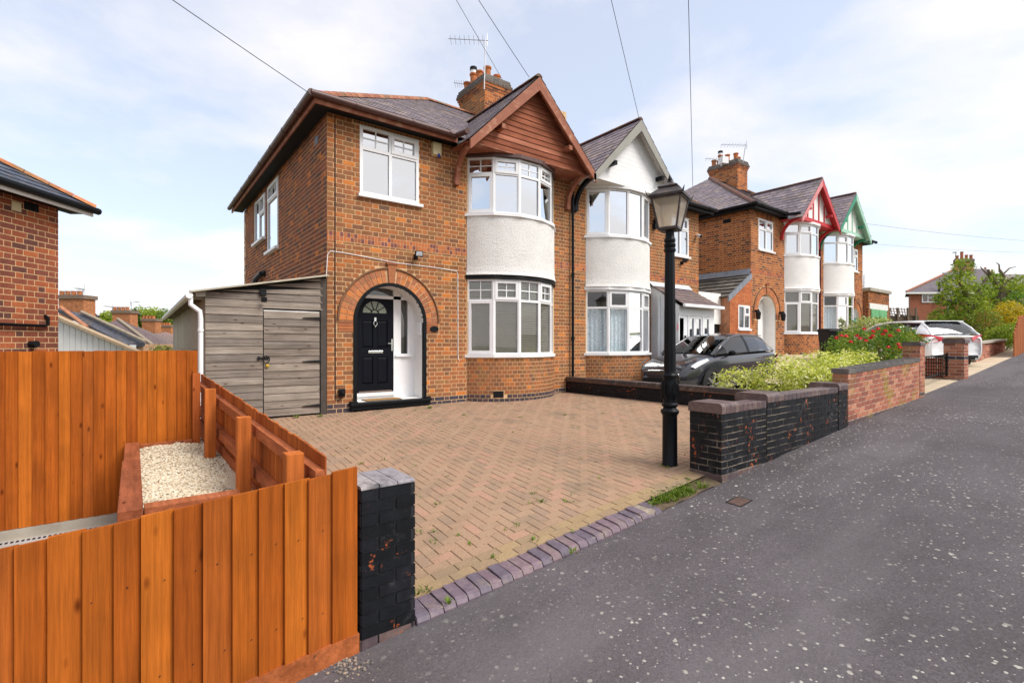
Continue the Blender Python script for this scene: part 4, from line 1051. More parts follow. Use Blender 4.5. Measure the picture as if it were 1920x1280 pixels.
    facet_band(.06, 5.265, 5.345, .14).build('bay_head', MT[upfascia], root, xf=xf)
    cap = M(); cap.add([(*bayp(t,-.05),2.66) for t in ts]+[(5.38,.2,2.66),(3.02,.2,2.66)], [tuple(range(n_+3))]); cap.add([(*bayp(t,-.05),5.30) for t in ts]+[(5.38,.2,5.30),(3.02,.2,5.30)], [tuple(range(n_+3))]); cap.build('bay_ceiling', MT['interior'], root, xf=xf)
    # ---------------- small upper window
    W_ = Win(); y_ = .0
    W_.panel(L(sw[1] if mirror else sw[0], -.008, sw[2]), (1,0,0), NF, sw[1]-sw[0], sw[3]-sw[2], [(1,[(.7,'fix',None),(.3,'fix',smallbars)]),(1,[(.7,'fix',None),(.3,'sash',smallbars)])], fw=.06, mw=.06)
    wo = W_.build('window', root, MT['glass'])
    m = M(); m.box((sw[0]-.04,-.075,sw[2]-.055),(sw[1]+.07,.05,sw[2]-.002)); m.build('sill', MT['upvc'], wo, xf=xf)
    m = wavy(L(sw[1] if mirror else sw[0], 0, sw[2]+.03), (1,0,0), NF, sw[1]-sw[0], sw[3]-sw[2]-.06, waves=3, amp=.006, back=.2); m.build('blind', MT['curtain'], wo) if mirror or ox else None
    if sidewins:
        for (a, b, c, d, cols) in ((3.77,4.90,3.60,5.28,[(1,[(.78,'fix',None),(.22,'sash',(3,1))])]),(5.25,6.62,4.08,5.25,[(1,[(1,'fix',None)]),(1,[(.6,'fix',None),(.4,'sash',None)])])):
            W_ = Win(); W_.panel(L(xl-.02, b, c), (0,-1,0), (-1,0,0), b-a, d-c, cols); wo = W_.build('window', root, MT['glass'])
            m = M(); m.box((xl-.10,a-.05,c-.06),(xl+.03,b+.05,c-.002)); m.build('sill', MT['upvc'], wo, xf=xf)
            m = M(); m.quad(L(xl+.25,a,c),L(xl+.25,b,c),L(xl+.25,b,d),L(xl+.25,a,d)); m.build('blind', MT['curtain'], wo)
    # ---------------- arch
    if arch:
        ac, az_, ar = AC; Vp = Pieces()
        nv = 26
        ringm = M(); cpts = [(ac-math.cos(t)*r_, az_+math.sin(t)*r_) for r_ in (ar+.005,) for t in fr(0, math.pi, 40)]; opts = [(ac-math.cos(t)*(ar+.269), az_+math.sin(t)*(ar+.269)) for t in fr(0, math.pi, 40)]
        for i in range(40):
            a, b, c2, d = cpts[i], cpts[i+1], opts[i+1], opts[i]
            ringm.add([(q[0],-.002,q[1]) for q in (a,b,c2,d)]+[(q[0],.1,q[1]) for q in (a,b,c2,d)], [(0,1,2,3),(1,0,4,5),(3,2,6,7)])
        for sx in (-1, 1): ringm.box((min(ac+sx*ar,ac+sx*(ar+.294)),-.002,az_-.21),(max(ac+sx*ar,ac+sx*(ar+.294)),.1,az_))
        ro = ringm.build('arch_ring', MT['mortar'], root, xf=xf)
        for k in range(nv):
            for (ra, rb) in ((ar+.008, ar+.13),(ar+.138, ar+.262)):
                if k in (12, 13): continue
                t0 = math.pi*k/nv+.011; t1 = math.pi*(k+1)/nv-.011
                q = [(ac-math.cos(t)*r_, az_+math.sin(t)*r_) for t, r_ in ((t0,ra),(t1,ra),(t1,rb),(t0,rb))]
                c = L(sum(p[0] for p in q)/4, -.012, sum(p[1] for p in q)/4)
                lv = [L(p[0],-.014,p[1])-c for p in q]+[L(p[0],.03,p[1])-c for p in q]
                Vp.add(Matrix.Translation(c), lv, [(0,1,2,3),(0,4,5,1),(1,5,6,2),(2,6,7,3),(3,7,4,0)], pick([((.48,.19,.085),3),((.42,.16,.08),3),((.55,.20,.07),2),((.36,.15,.08),2)]), ro, 'voussoir', force=True)
        for sx in (-1, 1):
            for k in range(4):
                z0 = az_-.205+k*.052; a, b = sorted((ac+sx*(ar+.005), ac+sx*(ar+.284))); c = L((a+b)/2,-.01,z0+.023)
                lv = [(L(x_,y_,z_)-c) for (x_,y_,z_) in ((a,-.02,z0),(b,-.02,z0),(b,-.02,z0+.044),(a,-.02,z0+.044),(a,.03,z0),(b,.03,z0),(b,.03,z0+.044),(a,.03,z0+.044))]
                Vp.add(Matrix.Translation(c), lv, BOXF, pick([((.36,.13,.06),2),((.28,.11,.055),2),((.42,.15,.06),1)]), ro, 'springer_tile', force=True)
        Vp.emit(root, MT['brick'], 'voussoirs', 300)
        lm = M(); lp = [L(ac-math.cos(t)*(ar+.284),-.02,az_+math.sin(t)*(ar+.284)) for t in fr(0, math.pi, 32)]; lm.tube(lp, .022, 6); lm.build('label_mould', mat_cache('creasing', (.20,.10,.05)), ro, smooth=True)
        ks = M(); ks.prism([L(ac-.055,-.04,az_+ar+.0), L(ac+.055,-.04,az_+ar+.0), L(ac+.085,-.04,az_+ar+.354), L(ac-.085,-.04,az_+ar+.354)], (0,.06,0), (.36,.14,.065)); ks.obox(L(ac-.11,-.055,az_+ar+.354), Lv(.22,0,0), (0,.07,0), (0,0,.035), (.26,.10,.05)); ks.build('keystone', MT['brick'], ro)
        # recess
        m = M(); r_ = ar-.06; yb = .42
        for i in range(20):
            a, b = math.pi*i/20, math.pi*(i+1)/20
            m.quad((ac-math.cos(a)*r_,.0,az_+math.sin(a)*r_),(ac-math.cos(b)*r_,.0,az_+math.sin(b)*r_),(ac-math.cos(b)*r_,yb,az_+math.sin(b)*r_),(ac-math.cos(a)*r_,yb,az_+math.sin(a)*r_))
        for sx in (-1, 1): m.quad((ac+sx*r_,0,.1),(ac+sx*r_,0,az_),(ac+sx*r_,yb,az_),(ac+sx*r_,yb,.1))
        m.quad((ac-r_,0,.172),(ac+r_,0,.172),(ac+r_,yb,.172),(ac-r_,yb,.172))
        m.build('porch_lining', MT['paint_white'], root, xf=xf)
        if arch == 'door':
            m = M()
            def ring(r0, r1, y0, y1, mm):
                for i in range(28):
                    a, b = math.pi*i/28, math.pi*(i+1)/28
                    q = [(ac-math.cos(t)*rr, az_+math.sin(t)*rr) for t, rr in ((a,r0),(b,r0),(b,r1),(a,r1))]
                    mm.add([(p[0],y0,p[1]) for p in q]+[(p[0],y1,p[1]) for p in q], [(0,1,2,3),(7,6,5,4),(0,4,5,1),(2,6,7,3)])
            ring(ar-.06, ar, -.035, .05, m)
            for sx in (-1, 1): a, b = sorted((ac+sx*(ar-.06), ac+sx*ar)); m.box((a,-.035,.16),(b,.05,az_))
            m.build('arch_frame', MT['black_paint'], root, xf=xf)
            m = M(); m.box((.40,-.10,.105),(2.05,.06,.165)); m.box((.41,-.07,.03),(2.04,.05,.105)); m.box((.40,-.075,.165),(.54,.02,.20)); m.box((1.92,-.075,.165),(2.05,.02,.20)); m.build('doorstep', MT['black_paint'], root, xf=xf, bevel=.008)
            front_door(root, L, xf)
        elif arch == 'white':
            m = M(); m.quad((ac-r_,yb-.001,.1),(ac+r_,yb-.001,.1),(ac+r_,yb-.001,2.5),(ac-r_,yb-.001,2.5)); m.box((ac-.4,yb-.06,.18),(ac+.4,yb-.02,2.15)); m.build('front_door', MT['paint_white'], root, xf=xf)
        else:
            m = M(); m.quad((ac-r_,yb-.001,.1),(ac+r_,yb-.001,.1),(ac+r_,yb-.001,2.5),(ac-r_,yb-.001,2.5)); m.build('door_surround', MT['upvc'], root, xf=xf)
            m = M(); m.box((ac-.38,.05,.18),(ac+.38,.10,1.75)); d_ = m.build('front_door', mat_cache('teal_door', (.04,.26,.24)), root, xf=xf)
            m = M(); m.add([(ac-.38,.05,1.80)]+[(ac-.38*math.cos(t),.05,1.80+.38*math.sin(t)) for t in fr(0,math.pi,12)], [tuple(range(14))]); m.build('fanlight', MT['glass_low'], d_, xf=xf)
    P.emit(root, MT['brick'], 'brickwork', nparts, hide=lambda c: (c.x < ox+.05 and c.y > .05 and c.z < oz+2.45 and not mirror and ox == 0) or (mirror and ox == 0 and c.z < .5))
    # ---------------- roof
    ex = xl-.33; ey = -.33; ze = 5.50; yr = (depth)/2-.16; pit = .665; rise = (yr-ey)*pit; zr = ze+rise; hx = ex+(yr-ey)
    rm = M()
    slates(rm, [L(ex,ey,ze),L(6,ey,ze),L(6,yr,zr),L(hx,yr,zr)] if not mirror else [L(6,ey,ze),L(ex,ey,ze),L(hx,yr,zr),L(6,yr,zr)], PAL_SLATE)
    slates(rm, [L(ex,2*yr-ey,ze),L(ex,ey,ze),L(hx,yr,zr)], PAL_SLATE)
    rm.quad(L(ex,2*yr-ey,ze),L(6,2*yr-ey,ze),L(6,yr,zr),L(hx,yr,zr),(.08,.07,.08))
    gx, gy, gzt = 4.28, -.86, 7.08; ge = 5.30; hw = gzt-ge
    yv = ey+(gzt-ze)/pit
    slates(rm, [L(gx-hw,gy,ge),L(gx-hw,ey-.05,ge),L(gx,yv,gzt),L(gx,gy,gzt)], PAL_SLATE)
    slates(rm, [L(gx+hw-.06,gy,ge+.06),L(gx+hw-.06,ey+.3,ge+.06),L(gx,yv,gzt),L(gx,gy,gzt)], PAL_SLATE)
    roof = rm.build('roof', MT['slate'], root)
    cpal = PAL_CLAY if ox == 0 and not mirror else PAL_CLAYD
    ridge_tiles(roof, L(ex+.1,ey+.1,ze+.07), L(hx,yr,zr+.0), cpal)
    ridge_tiles(roof, L(hx,yr,zr), L(6,yr,zr), cpal)
    ridge_tiles(roof, L(gx,gy+.02,gzt+.01), L(gx,yv+.1,gzt+.01), PAL_CLAYD, r=.09)
    vm = M(); vm.add([L(gx-hw-.02,ey-.02,ge+.04),L(gx-hw+.2,ey-.1,ge+.16),L(gx-.15,yv-.25,gzt-.15),L(gx-.35,yv-.25,gzt-.2)], [(0,1,2,3)]); vm.build('valley', MT[lead], roof)
    # eaves
    m = M(); m.box((ex+.02,ey,5.375),(2.52,ey+.03,5.50)); m.box((ex+.02,ey+.03,5.375),(ex+.05,depth+.3,5.50)); m.build('fascia', MT[fascia], root, xf=xf)
    m = M(); m.box((ex+.05,ey+.03,5.425),(2.6,.0,5.44)); m.box((ex+.05,0,5.425),(xl,depth+.25,5.44)); m.build('soffit', MT['black_matt'], root, xf=xf)
    def gut(pts):
        mm = M(); mm.tube(pts, .058, 10); return mm
    gt = gut([L(ex-.05,ey-.055,5.505),L(2.46,ey-.055,5.49)]).build('gutter', MT[gutter], root, smooth=True)
    g2 = gut([L(ex-.05,ey-.08,5.505),L(ex-.05,depth+.25,5.50)]).build('gutter', MT[gutter], root, smooth=True)
    gut([L(2.46,ey-.03,5.49),L(2.46,gy+.05,5.44)]).build('gutter', MT[gutter], root, smooth=True)
    for x in (.4, 1.5, 2.3):
        m = M(); m.tube([L(x-.02,ey-.055,5.50),L(x+.02,ey-.055,5.50)], .066, 10); m.build('gutter_clip', MT[gutter], gt, smooth=True)
    if side:
        for y in (.5,1.5,2.6,3.8,5.0,6.2,7.4):
            m = M(); m.tube([L(ex-.05,y-.02,5.503),L(ex-.05,y+.02,5.503)], .066, 10); m.build('gutter_clip', MT[gutter], g2, smooth=True)
    # ---------------- gable
    def slope_beam(sgn, y0, y1, drop0, drop1, mm, ext=0.0):
        ft = hw+ext
        a = (gx, gzt-drop0*1.414); b = (gx+sgn*ft, ge-ext-drop0*1.414+.0); c = (gx+sgn*ft, ge-ext-drop1*1.414+.09); d = (gx, gzt-drop1*1.414)
        pts = [a, b, c, d]
        mm.prism([(p[0],y0,p[1]) for p in pts], (0,y1-y0,0))
    mL = M(); slope_beam(-1,gy,gy+.045,.012,.215,mL,.0); mL.build('bargeboard', MT[barge_side or barge], root, xf=xf)
    mR = M(); slope_beam(1,gy+.001,gy+.046,.012,.215,mR,-.02); mR.build('bargeboard', MT[barge], root, xf=xf)
    yc = -.60
    m = M()
    for sgn in (-1,1): m.quad((gx,gy+.04,gzt-.04),(gx+sgn*hw,gy+.04,ge-.04),(gx+sgn*hw,yc,ge-.04),(gx,yc,gzt-.04))
    m.build('verge_soffit', MT[soffit], root, xf=xf)
    zc0 = 5.345
    if gable in ('board','white'):
        z = zc0; k = 0; bh = .118
        while z < gzt-.12:
            z1 = min(z+bh, gzt-.06); a0 = gx-(gzt-z)+.02; a1 = gx+(gzt-z)-.02; b0_ = gx-(gzt-z1)+.02; b1_ = gx+(gzt-z1)-.02
            mm = M(); c = pick([((.33,.115,.065),2),((.30,.10,.055),2),((.40,.155,.095),1.2),((.27,.088,.05),1)]) if gable == 'board' else (.78,.78,.78)
            lp_ = .022 if gable == 'board' else .008; mm.add([(a0,yc-lp_,z),(a1,yc-lp_,z),(b1_,yc-.006,z1),(b0_,yc-.006,z1),(a0,yc+.01,z),(a1,yc+.01,z),(b1_,yc+.01,z1),(b0_,yc+.01,z1)], [(0,1,2,3),(0,4,5,1),(3,2,6,7),(0,3,7,4),(1,5,6,2),(5,4,7,6)], c)
            mm.build('gable_board', MT[gable_mat], root, xf=xf); z += bh; k += 1
    else:
        m = M(); m.prism([(gx-hw+.05,yc,zc0),(gx+hw-.05,yc,zc0),(gx,yc,gzt-.05)], (0,.05,0)); m.build('gable_panel', MT['paint_white'], root, xf=xf)
        for dx in (-.75,-.25,.25,.75):
            mm = M(); mm.box((gx+dx-.04,yc-.025,zc0),(gx+dx+.04,yc+.01,gzt-abs(dx)-.15)); mm.build('gable_stud', MT[gable_mat], root, xf=xf)
        mm = M(); mm.box((gx-hw+.1,yc-.04,zc0-.02),(gx+hw-.1,yc+.01,zc0+.13)); mm.build('gable_beam', MT[gable_mat], root, xf=xf)
    m = M(); m.box((gx-hw+.05,yc-.03,5.33),(min(gx+hw,5.99),-.0,5.346)); m.build('gable_soffit', MT[soffit], root, xf=xf)
    for dx in (-.95, .95):
        m = M(); m.box((gx+dx-.05,gy+.03,gzt-abs(dx)-.42),(gx+dx+.05,yc,gzt-abs(dx)-.32)); m.build('purlin_end', MT[bracket], root, xf=xf)
    for bx_ in (2.66, 5.86):
        m = M(); pts = []
        for t in fr(0, math.pi/2, 10): pts.append((-.62+.56*(1-math.cos(t)) if 0 else -.66+.60*math.sin(t), 5.30-.60*(1-math.cos(t))))
        n0 = len(pts); vs = []
        for (y, z), th in zip(pts, fr(.055,.07,n0-1)):
            for sx in (-1,1):
                vs += [(bx_+sx*.045, y-th*.5, z-th*.7), (bx_+sx*.045, y+th*.5, z+th*.7)]
        fs = []
        for i in range(n0-1):
            b = i*4; fs += [(b,b+4,b+5,b+1),(b+2,b+3,b+7,b+6),(b,b+2,b+6,b+4),(b+1,b+5,b+7,b+3)]
        fs += [(0,1,3,2),(4*n0-4,4*n0-2,4*n0-1,4*n0-3)]
        m.add(vs, fs); m.box((bx_-.055,-.10,4.60),(bx_+.055,-.005,4.76)); m.build('bracket', MT[bracket], root, xf=xf, bevel=.006)
    if chimney: chimney_stack(root, L, zr, pal)
    return root, L, xf
_mc = {}
def mat_cache(n, c, **k):
    if n not in _mc: _mc[n] = mat(n, c, **k)
    return _mc[n]
def chimney_stack(root, L, zr, pal):
    x0, x1, y0, y1 = 5.70, 6.62, 3.40, 4.88; zt = 9.02
    cm = M(); cm.box((x0+.004,y0+.004,7.0),(x1-.004,y1-.004,zt)); ch = cm.build('chimney', MT['mortar'], root, xf=lambda p: L(*p))
    P = Pieces(); ch_ = .0857; n = int((zt-7.3)/ch_)
    brick_field(P, ch, L(x0,y0,0), (1,0,0), (0,-1,0), x1-x0, 7.3, n, ch_, 'flemish', PAL_ORANGE)
    brick_field(P, ch, L(x0,y1,0), (0,-1,0), (-1,0,0), y1-y0, 7.3, n, ch_, 'flemish', pal, off0=.1)  # left face darker than the orange front: sun and shade put into the colours
    zz = 7.3+n*ch_
    for k, (ex, pl) in enumerate(((.02,PAL_ORANGE),(.05,PAL_ORANGE),(.085,[((.12,.09,.08),1),((.15,.11,.095),1)]),(.06,[((.15,.135,.125),1),((.12,.11,.105),1)]),(.03,[((.14,.125,.115),1),((.17,.15,.135),1)]))):
        c2 = M(); c2.box((x0-ex+.008,y0-ex+.008,zz),(x1+ex-.008,y1+ex-.008,zz+ch_)); cc = c2.build('corbel_course', MT['mortar_grey'], root, xf=lambda p: L(*p))
        brick_field(P, cc, L(x0-ex,y0-ex,0), (1,0,0), (0,-1,0), x1-x0+2*ex, zz, 1, ch_, 'flemish', pl, off0=.1*k)
        brick_field(P, cc, L(x0-ex,y1+ex,0), (0,-1,0), (-1,0,0), y1-y0+2*ex, zz, 1, ch_, 'flemish', pl, off0=.07*k)
        zz += ch_
    P.emit(ch, MT['brick'], 'chimney_bricks', 120)
    for i, (px, py, h) in enumerate(((5.95,3.62,.36),(6.4,3.75,.30),(5.95,4.05,.42),(5.95,4.42,.50),(6.35,4.3,.36),(5.92,4.75,.34),(6.3,4.7,.40))):
        m = M(); m.lathe([(.13,0),(.125,.04),(.105,.06),(.10,h-.07),(.125,h-.05),(.125,h),(.10,h),(.095,h-.2)], L(px,py,zz-.01), 16, (.45,.15,.055), cap=False); po = m.build('chimney_pot', MT['clay'], ch, smooth=True)
        if i == 3:
            m = M(); m.lathe([(.10,h-.02),(.10,h+.10)], L(px,py,zz), 14); m.build('flue_liner', MT['upvc'], po, smooth=True)
            m = M(); m.lathe([(.115,h+.10),(.115,h+.2),(.06,h+.22)], L(px,py,zz), 14); m.build('flue_cowl', MT['black_matt'], po, smooth=True)
    m = M(); m.box((x0-.06,y0-.12,zr-.9),(x1+.06,y0+.1,zr-.55)); m.build('flashing', MT['lead'], ch, xf=lambda p: L(*p))
def front_door(root, L, xf):
    y = .40
    m = M(); m.box((.55,y,.17),(.66,y+.05,2.2)); m.box((1.44,y-.02,.17),(1.60,y+.05,2.42)); m.box((.55,y-.02,2.16),(1.91,y+.05,2.225)); m.box((1.76,y,.9),(1.91,y+.05,2.35)); m.box((1.60,y+.005,.17),(1.91,y+.05,1.06)); m.box((1.60,y,2.18),(1.76,y+.05,2.23)); m.box((.60,y-.06,.235),(1.46,y+.05,.30)); m.box((.55,y-.005,.17),(1.46,y+.05,.24))
    m.box((1.47,y-.06,1.0),(1.84,y+.02,1.035))
    fo = m.build('door_frame', MT['upvc'], root, xf=xf)
    m = M(); m.quad((1.60,y+.03,1.06),(1.76,y+.03,1.06),(1.76,y+.03,2.18),(1.60,y+.03,2.18)); m.build('sidelight_pane', MT['glass_low'], fo, xf=xf)
    m = M(); m.quad((.60,y+.03,2.22),(1.44,y+.03,2.22),(1.44,y+.03,2.46),(.60,y+.03,2.46)); m.quad((1.6,y+.03,2.22),(1.85,y+.03,2.22),(1.85,y+.03,2.42),(1.6,y+.03,2.42)); m.build('fanlight_pane', MT['glass_low'], fo, xf=xf)
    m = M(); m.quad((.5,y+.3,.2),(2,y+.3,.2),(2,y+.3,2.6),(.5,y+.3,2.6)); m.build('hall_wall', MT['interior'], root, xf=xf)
    # leaf with rails, stiles and panels
    d = M(); x0, x1, z0, z1 = .668, 1.432, .305, 2.155
    for a in ((x0,x0+.12,z0,z1),(x1-.12,x1,z0,z1),(x0+.12,x1-.12,z0,z0+.17),(x0+.12,x1-.12,1.0,1.19),(x0+.12,x1-.12,1.72,1.86),(1.01,1.09,z0+.17,1.0),(1.01,1.09,1.19,1.72)): d.box((a[0],y-.02,a[2]),(a[1],y+.03,a[3]))
    fan = [(1.05-.25*math.cos(t), 1.87+.235*math.sin(t)) for t in fr(0, math.pi, 16)]
    loop = [(x0+.12,1.86),(x1-.12,1.86),(x1-.12,z1),(x0+.12,z1)]
    sheet_with_holes(d, loop, [fan], lambda u, yy, z: Vector((u, y-.02+yy, z)), .05)
    do = d.build('front_door', MT['door_paint'], root, xf=xf)
    for (a, b, c, e) in ((x0+.12,1.01,z0+.17,1.0),(1.09,x1-.12,z0+.17,1.0),(x0+.12,1.01,1.19,1.72),(1.09,x1-.12,1.19,1.72)):
        m = M(); i = .035
        m.add([(a,y-.0,c),(b,y-.0,c),(b,y-.0,e),(a,y-.0,e),(a+i,y-.014,c+i),(b-i,y-.014,c+i),(b-i,y-.014,e-i),(a+i,y-.014,e-i)], [(0,1,5,4),(1,2,6,5),(2,3,7,6),(3,0,4,7),(4,5,6,7)]); m.build('door_panel', MT['door_paint'], do, xf=xf)
    m = M(); m.add([(p[0],y-.002,p[1]) for p in fan], [tuple(range(len(fan)))]); m.build('fanlight', MT['obscure'], do, xf=xf)
    m = M()
    for t in fr(0, math.pi, 5)[1:-1]: m.beam((1.05-.06*math.cos(t),y-.012,1.87+.06*math.sin(t)),(1.05-.245*math.cos(t),y-.012,1.87+.23*math.sin(t)),.012,.012,up=(0,1,0))
    m.tube([(1.05-.075*math.cos(t),y-.012,1.87+.07*math.sin(t)) for t in fr(0,math.pi,10)], .008, 5); m.build('fanlight_bars', MT['black_paint'], do, xf=xf)
    m = M(); m.tube([(1.05+.035*math.sin(t),y-.035,1.665+.05*math.cos(t)) for t in fr(0,6.283,16)], .009, 6); m.box((1.03,y-.035,1.71),(1.07,y-.015,1.78)); m.lathe([(.0,-.02),(.016,0),(0,.02)], (1.05,y-.035,1.60), 8); m.build('door_knocker', MT['chrome'], do, xf=xf, smooth=True)
    m = M(); m.box((.91,y-.032,1.075),(1.21,y-.018,1.125)); m.build('letter_plate', MT['chrome'], do, xf=xf, bevel=.004)
    m = M(); m.box((1.385,y-.035,1.12),(1.415,y-.018,1.36)); m.beam((1.40,y-.06,1.27),(1.30,y-.06,1.27),.016,.016); m.beam((1.40,y-.065,1.27),(1.40,y-.02,1.27),.016,.016); m.build('door_handle', MT['chrome'], do, xf=xf)
    m = M(); m.box((.72,y-.026,z0+.005),(1.40,y-.018,z0+.03)); m.build('weather_bar', MT['chrome'], do, xf=xf)
def obscure():
    m, nt, b = newmat('obscure_glass')
    f = noise_f(nt, 60, 3, .6); nt.links.new(ramp(nt, f, .35, .65, (.10,.12,.09,1), (.34,.36,.28,1)), b.inputs['Base Color']); b.inputs['Roughness'].default_value = .15; bumpn(nt, b, f, .5, .004); return m
MT['obscure'] = obscure()

H1, L1, xf1 = house('brown brick semi-detached house with black arched door and brown boarded gable', sidewins=True)
# ---- small things fixed to the first house
def part(name, parent, mt, fn, **k):
    m = M(); fn(m); return m.build(name, mt, parent, **k)
al = thing('alarm_box', 'cream burglar alarm box under the eaves beside the upper window', 'alarm', (2.18,-.05,5.1))
part('case', al, MT['cream'], lambda m: m.add([(2.09,-.10,5.12),(2.28,-.10,5.12),(2.28,-.10,5.37),(2.09,-.10,5.37),(2.09,0,5.10),(2.28,0,5.10),(2.28,0,5.38),(2.09,0,5.38)], [(0,1,2,3),(0,4,5,1),(1,5,6,2),(2,6,7,3),(3,7,4,0)]), bevel=.01)
part('strobe', al, mat('strobe', (.03,.04,.25), rough=.15, var=0), lambda m: m.lathe([(.0,-.05),(.03,-.04),(.035,0),(.03,.03)], (2.22,-.085,5.12), 12), smooth=True)
fl = thing('floodlight', 'small black floodlight on the wall above the arched doorway', 'light', (1.73,-.06,3.0))
part('housing', fl, MT['black_matt'], lambda m: m.obox((1.67,-.13,2.99), (.15,-.03,0), (.01,.05,0), (0,-.02,.11)), bevel=.005)
part('lens', fl, MT['headlight'], lambda m: m.obox((1.688,-.1365,3.005), (.118,-.0236,0), (.0004,.004,0), (0,-.015,.08)))
part('bracket', fl, MT['black_matt'], lambda m: (m.box((1.70,-.08,2.95),(1.74,-.002,3.05)), m.lathe([(.025,0),(.03,.02),(.025,.05)], (1.72,-.09,2.93), 10)))
pq = thing('name_plaque', 'black oval plaque on the wall right of the arch', 'plaque', (2.15,-.03,1.5))
part('plate', pq, MT['black_paint'], lambda m: m.prism([(2.15+.10*math.cos(t),-.035,1.565+.062*math.sin(t)) for t in fr(0,6.283,24)[:-1]], (0,.03,0)), bevel=.006)
db = thing('intercom_box', 'white intercom box on the white side wall of the porch', 'intercom', (1.90,.2,1.58))
part('case', db, MT['upvc'], lambda m: m.box((1.872,.06,1.44),(1.908,.22,1.70)), bevel=.006)
sk = thing('outdoor_socket', 'black outdoor socket low on the wall left of the door', 'socket', (.25,-.05,.3))
part('cover', sk, MT['black_paint'], lambda m: (m.box((.20,-.07,.30),(.31,-.002,.44)), m.lathe([(.03,0),(.04,.01),(.04,.05),(.03,.06)], (.255,-.07,.34), 10)), bevel=.012)
cb = thing('wall_cable', 'dark cable running down the brick corner to the socket', 'cable', (.14,-.01,2))
part('cable', cb, MT['wire'], lambda m: m.tube([(.14,-.012,5.38),(.145,-.012,4),(.14,-.012,2.4),(.15,-.012,.4),(.155,-.012,.26),(.19,-.012,.22),(.235,-.012,.25),(.25,-.012,.31)], .007, 6), smooth=True)
cb = thing('white_cable', 'white cable clipped across the wall above the arch and down beside the bay', 'cable', (1.5,-.01,2.8))
part('cable', cb, MT['upvc'], lambda m: m.tube([(-.006,.02,2.45),(.01,-.010,2.86),(.06,-.010,2.93),(.3,-.010,2.925),(1.1,-.010,2.86),(1.22,-.06,2.84),(1.4,-.010,2.84),(2.1,-.010,2.83),(2.70,-.010,2.80),(2.715,-.010,2.7),(2.72,-.010,.94),(2.76,-.010,.90)], .007, 6), smooth=True)
vb = thing('air_vent', 'small dark vent near the top of the side wall', 'vent', (-.01,.62,5.1))
part('grille', vb, MT['lead'], lambda m: (m.box((-.012,.52,5.03),(.0,.73,5.18)), [m.box((-.018,.53,5.045+k*.03),(-.011,.72,5.055+k*.03)) for k in range(5)]))
dp = thing('downpipe', 'black downpipe between the two houses', 'pipe', (6.02,-.07,0))
part('pipe', dp, MT['black_paint'], lambda m: m.tube([(6.02,-.075,5.25),(6.02,-.075,.20)], .034, 10), smooth=True)
for z in (4.6,2.95,1.35): part('collar', dp, MT['black_paint'], lambda m: m.tube([(6.02,-.075,z),(6.02,-.075,z+.09)], .046, 10), smooth=True)
cb = thing('door_mat', 'brown coir doormat on the white porch floor', 'mat', (1.2,.15,.175))
part('coir', cb, MT['doormat'], lambda m: m.box((.75,.03,.174),(1.45,.30,.19)))
part('rubber_edge', cb, MT['rubber'], lambda m: m.box((.74,.02,.1735),(1.46,.31,.18)))
bp = thing('boiler_flue', 'black sloping vent pipe on the side wall above the shed', 'pipe', (-.1,5,3.0))
part('pipe', bp, MT['black_paint'], lambda m: m.tube([(-.10,7.6,2.35),(-.10,5.9,3.05),(-.08,5.3,3.12),(.0,5.25,3.12)], .07, 10), smooth=True)
# ================================================================== the neighbours
MT['white_board'] = mat('white_board', (.80,.80,.81), rough=.4, var=.04, vscale=3)
H2, L2, xf2 = house('adjoining semi-detached house with white boarded gable, grey bargeboards and white porch', mirror=True, xl=.36, barge='grey_paint', gable='white', gable_mat='white_board', soffit='paint_white', bracket='black_paint', gutter='black_paint', fascia='black_paint',
     arch=None, upbars=None, lowbars=None, uptop=False, lowint='lace', upint='half', smallwin=(.92,1.81,3.97,5.18), smallbars=None, side=False, bayfascia='upvc', upfascia='upvc', chimney=False, lead='lead')
PAL_H3 = [((.37,.135,.05),5), ((.30,.10,.042),4), ((.43,.155,.055),4), ((.20,.075,.042),3), ((.13,.06,.042),2), ((.34,.115,.045),3)]
H3, L3, xf3 = house('third house up the street with red bargeboards and white arched porch', ox=14.5, oz=.68, xl=.4, barge='red_paint', barge_side='pink_paint', gable='stud', gable_mat='red_paint', soffit='red_paint', bracket='red_paint', gutter='black_paint', fascia='black_paint',
     arch='white', upbars=None, lowbars=None, smallwin=(.94,2.03,4.05,5.19), smallbars=None, pal=PAL_H3, bayfascia='upvc', upfascia='upvc', bayrender='paint_white', AC=(1.57,1.72,.71), lowint='blind', upint='blind')
H4, L4, xf4 = house('last house of the row with mint green bargeboards and arched teal door', ox=14.5, oz=.72, mirror=True, xl=.95, barge='green_paint', barge_side='mint_paint', gable='stud', gable_mat='mint_paint', soffit='mint_paint', bracket='green_paint', gutter='black_paint', fascia='green_paint',
     arch='green', upbars=None, lowbars=None, smallwin=(1.59,2.5,4.0,5.06), smallbars=None, pal=PAL_H3, side=False, bayfascia='upvc', upfascia='upvc', bayrender='paint_white', chimney=False, AC=(1.93,1.75,.55), lowint='lace', upint='half')

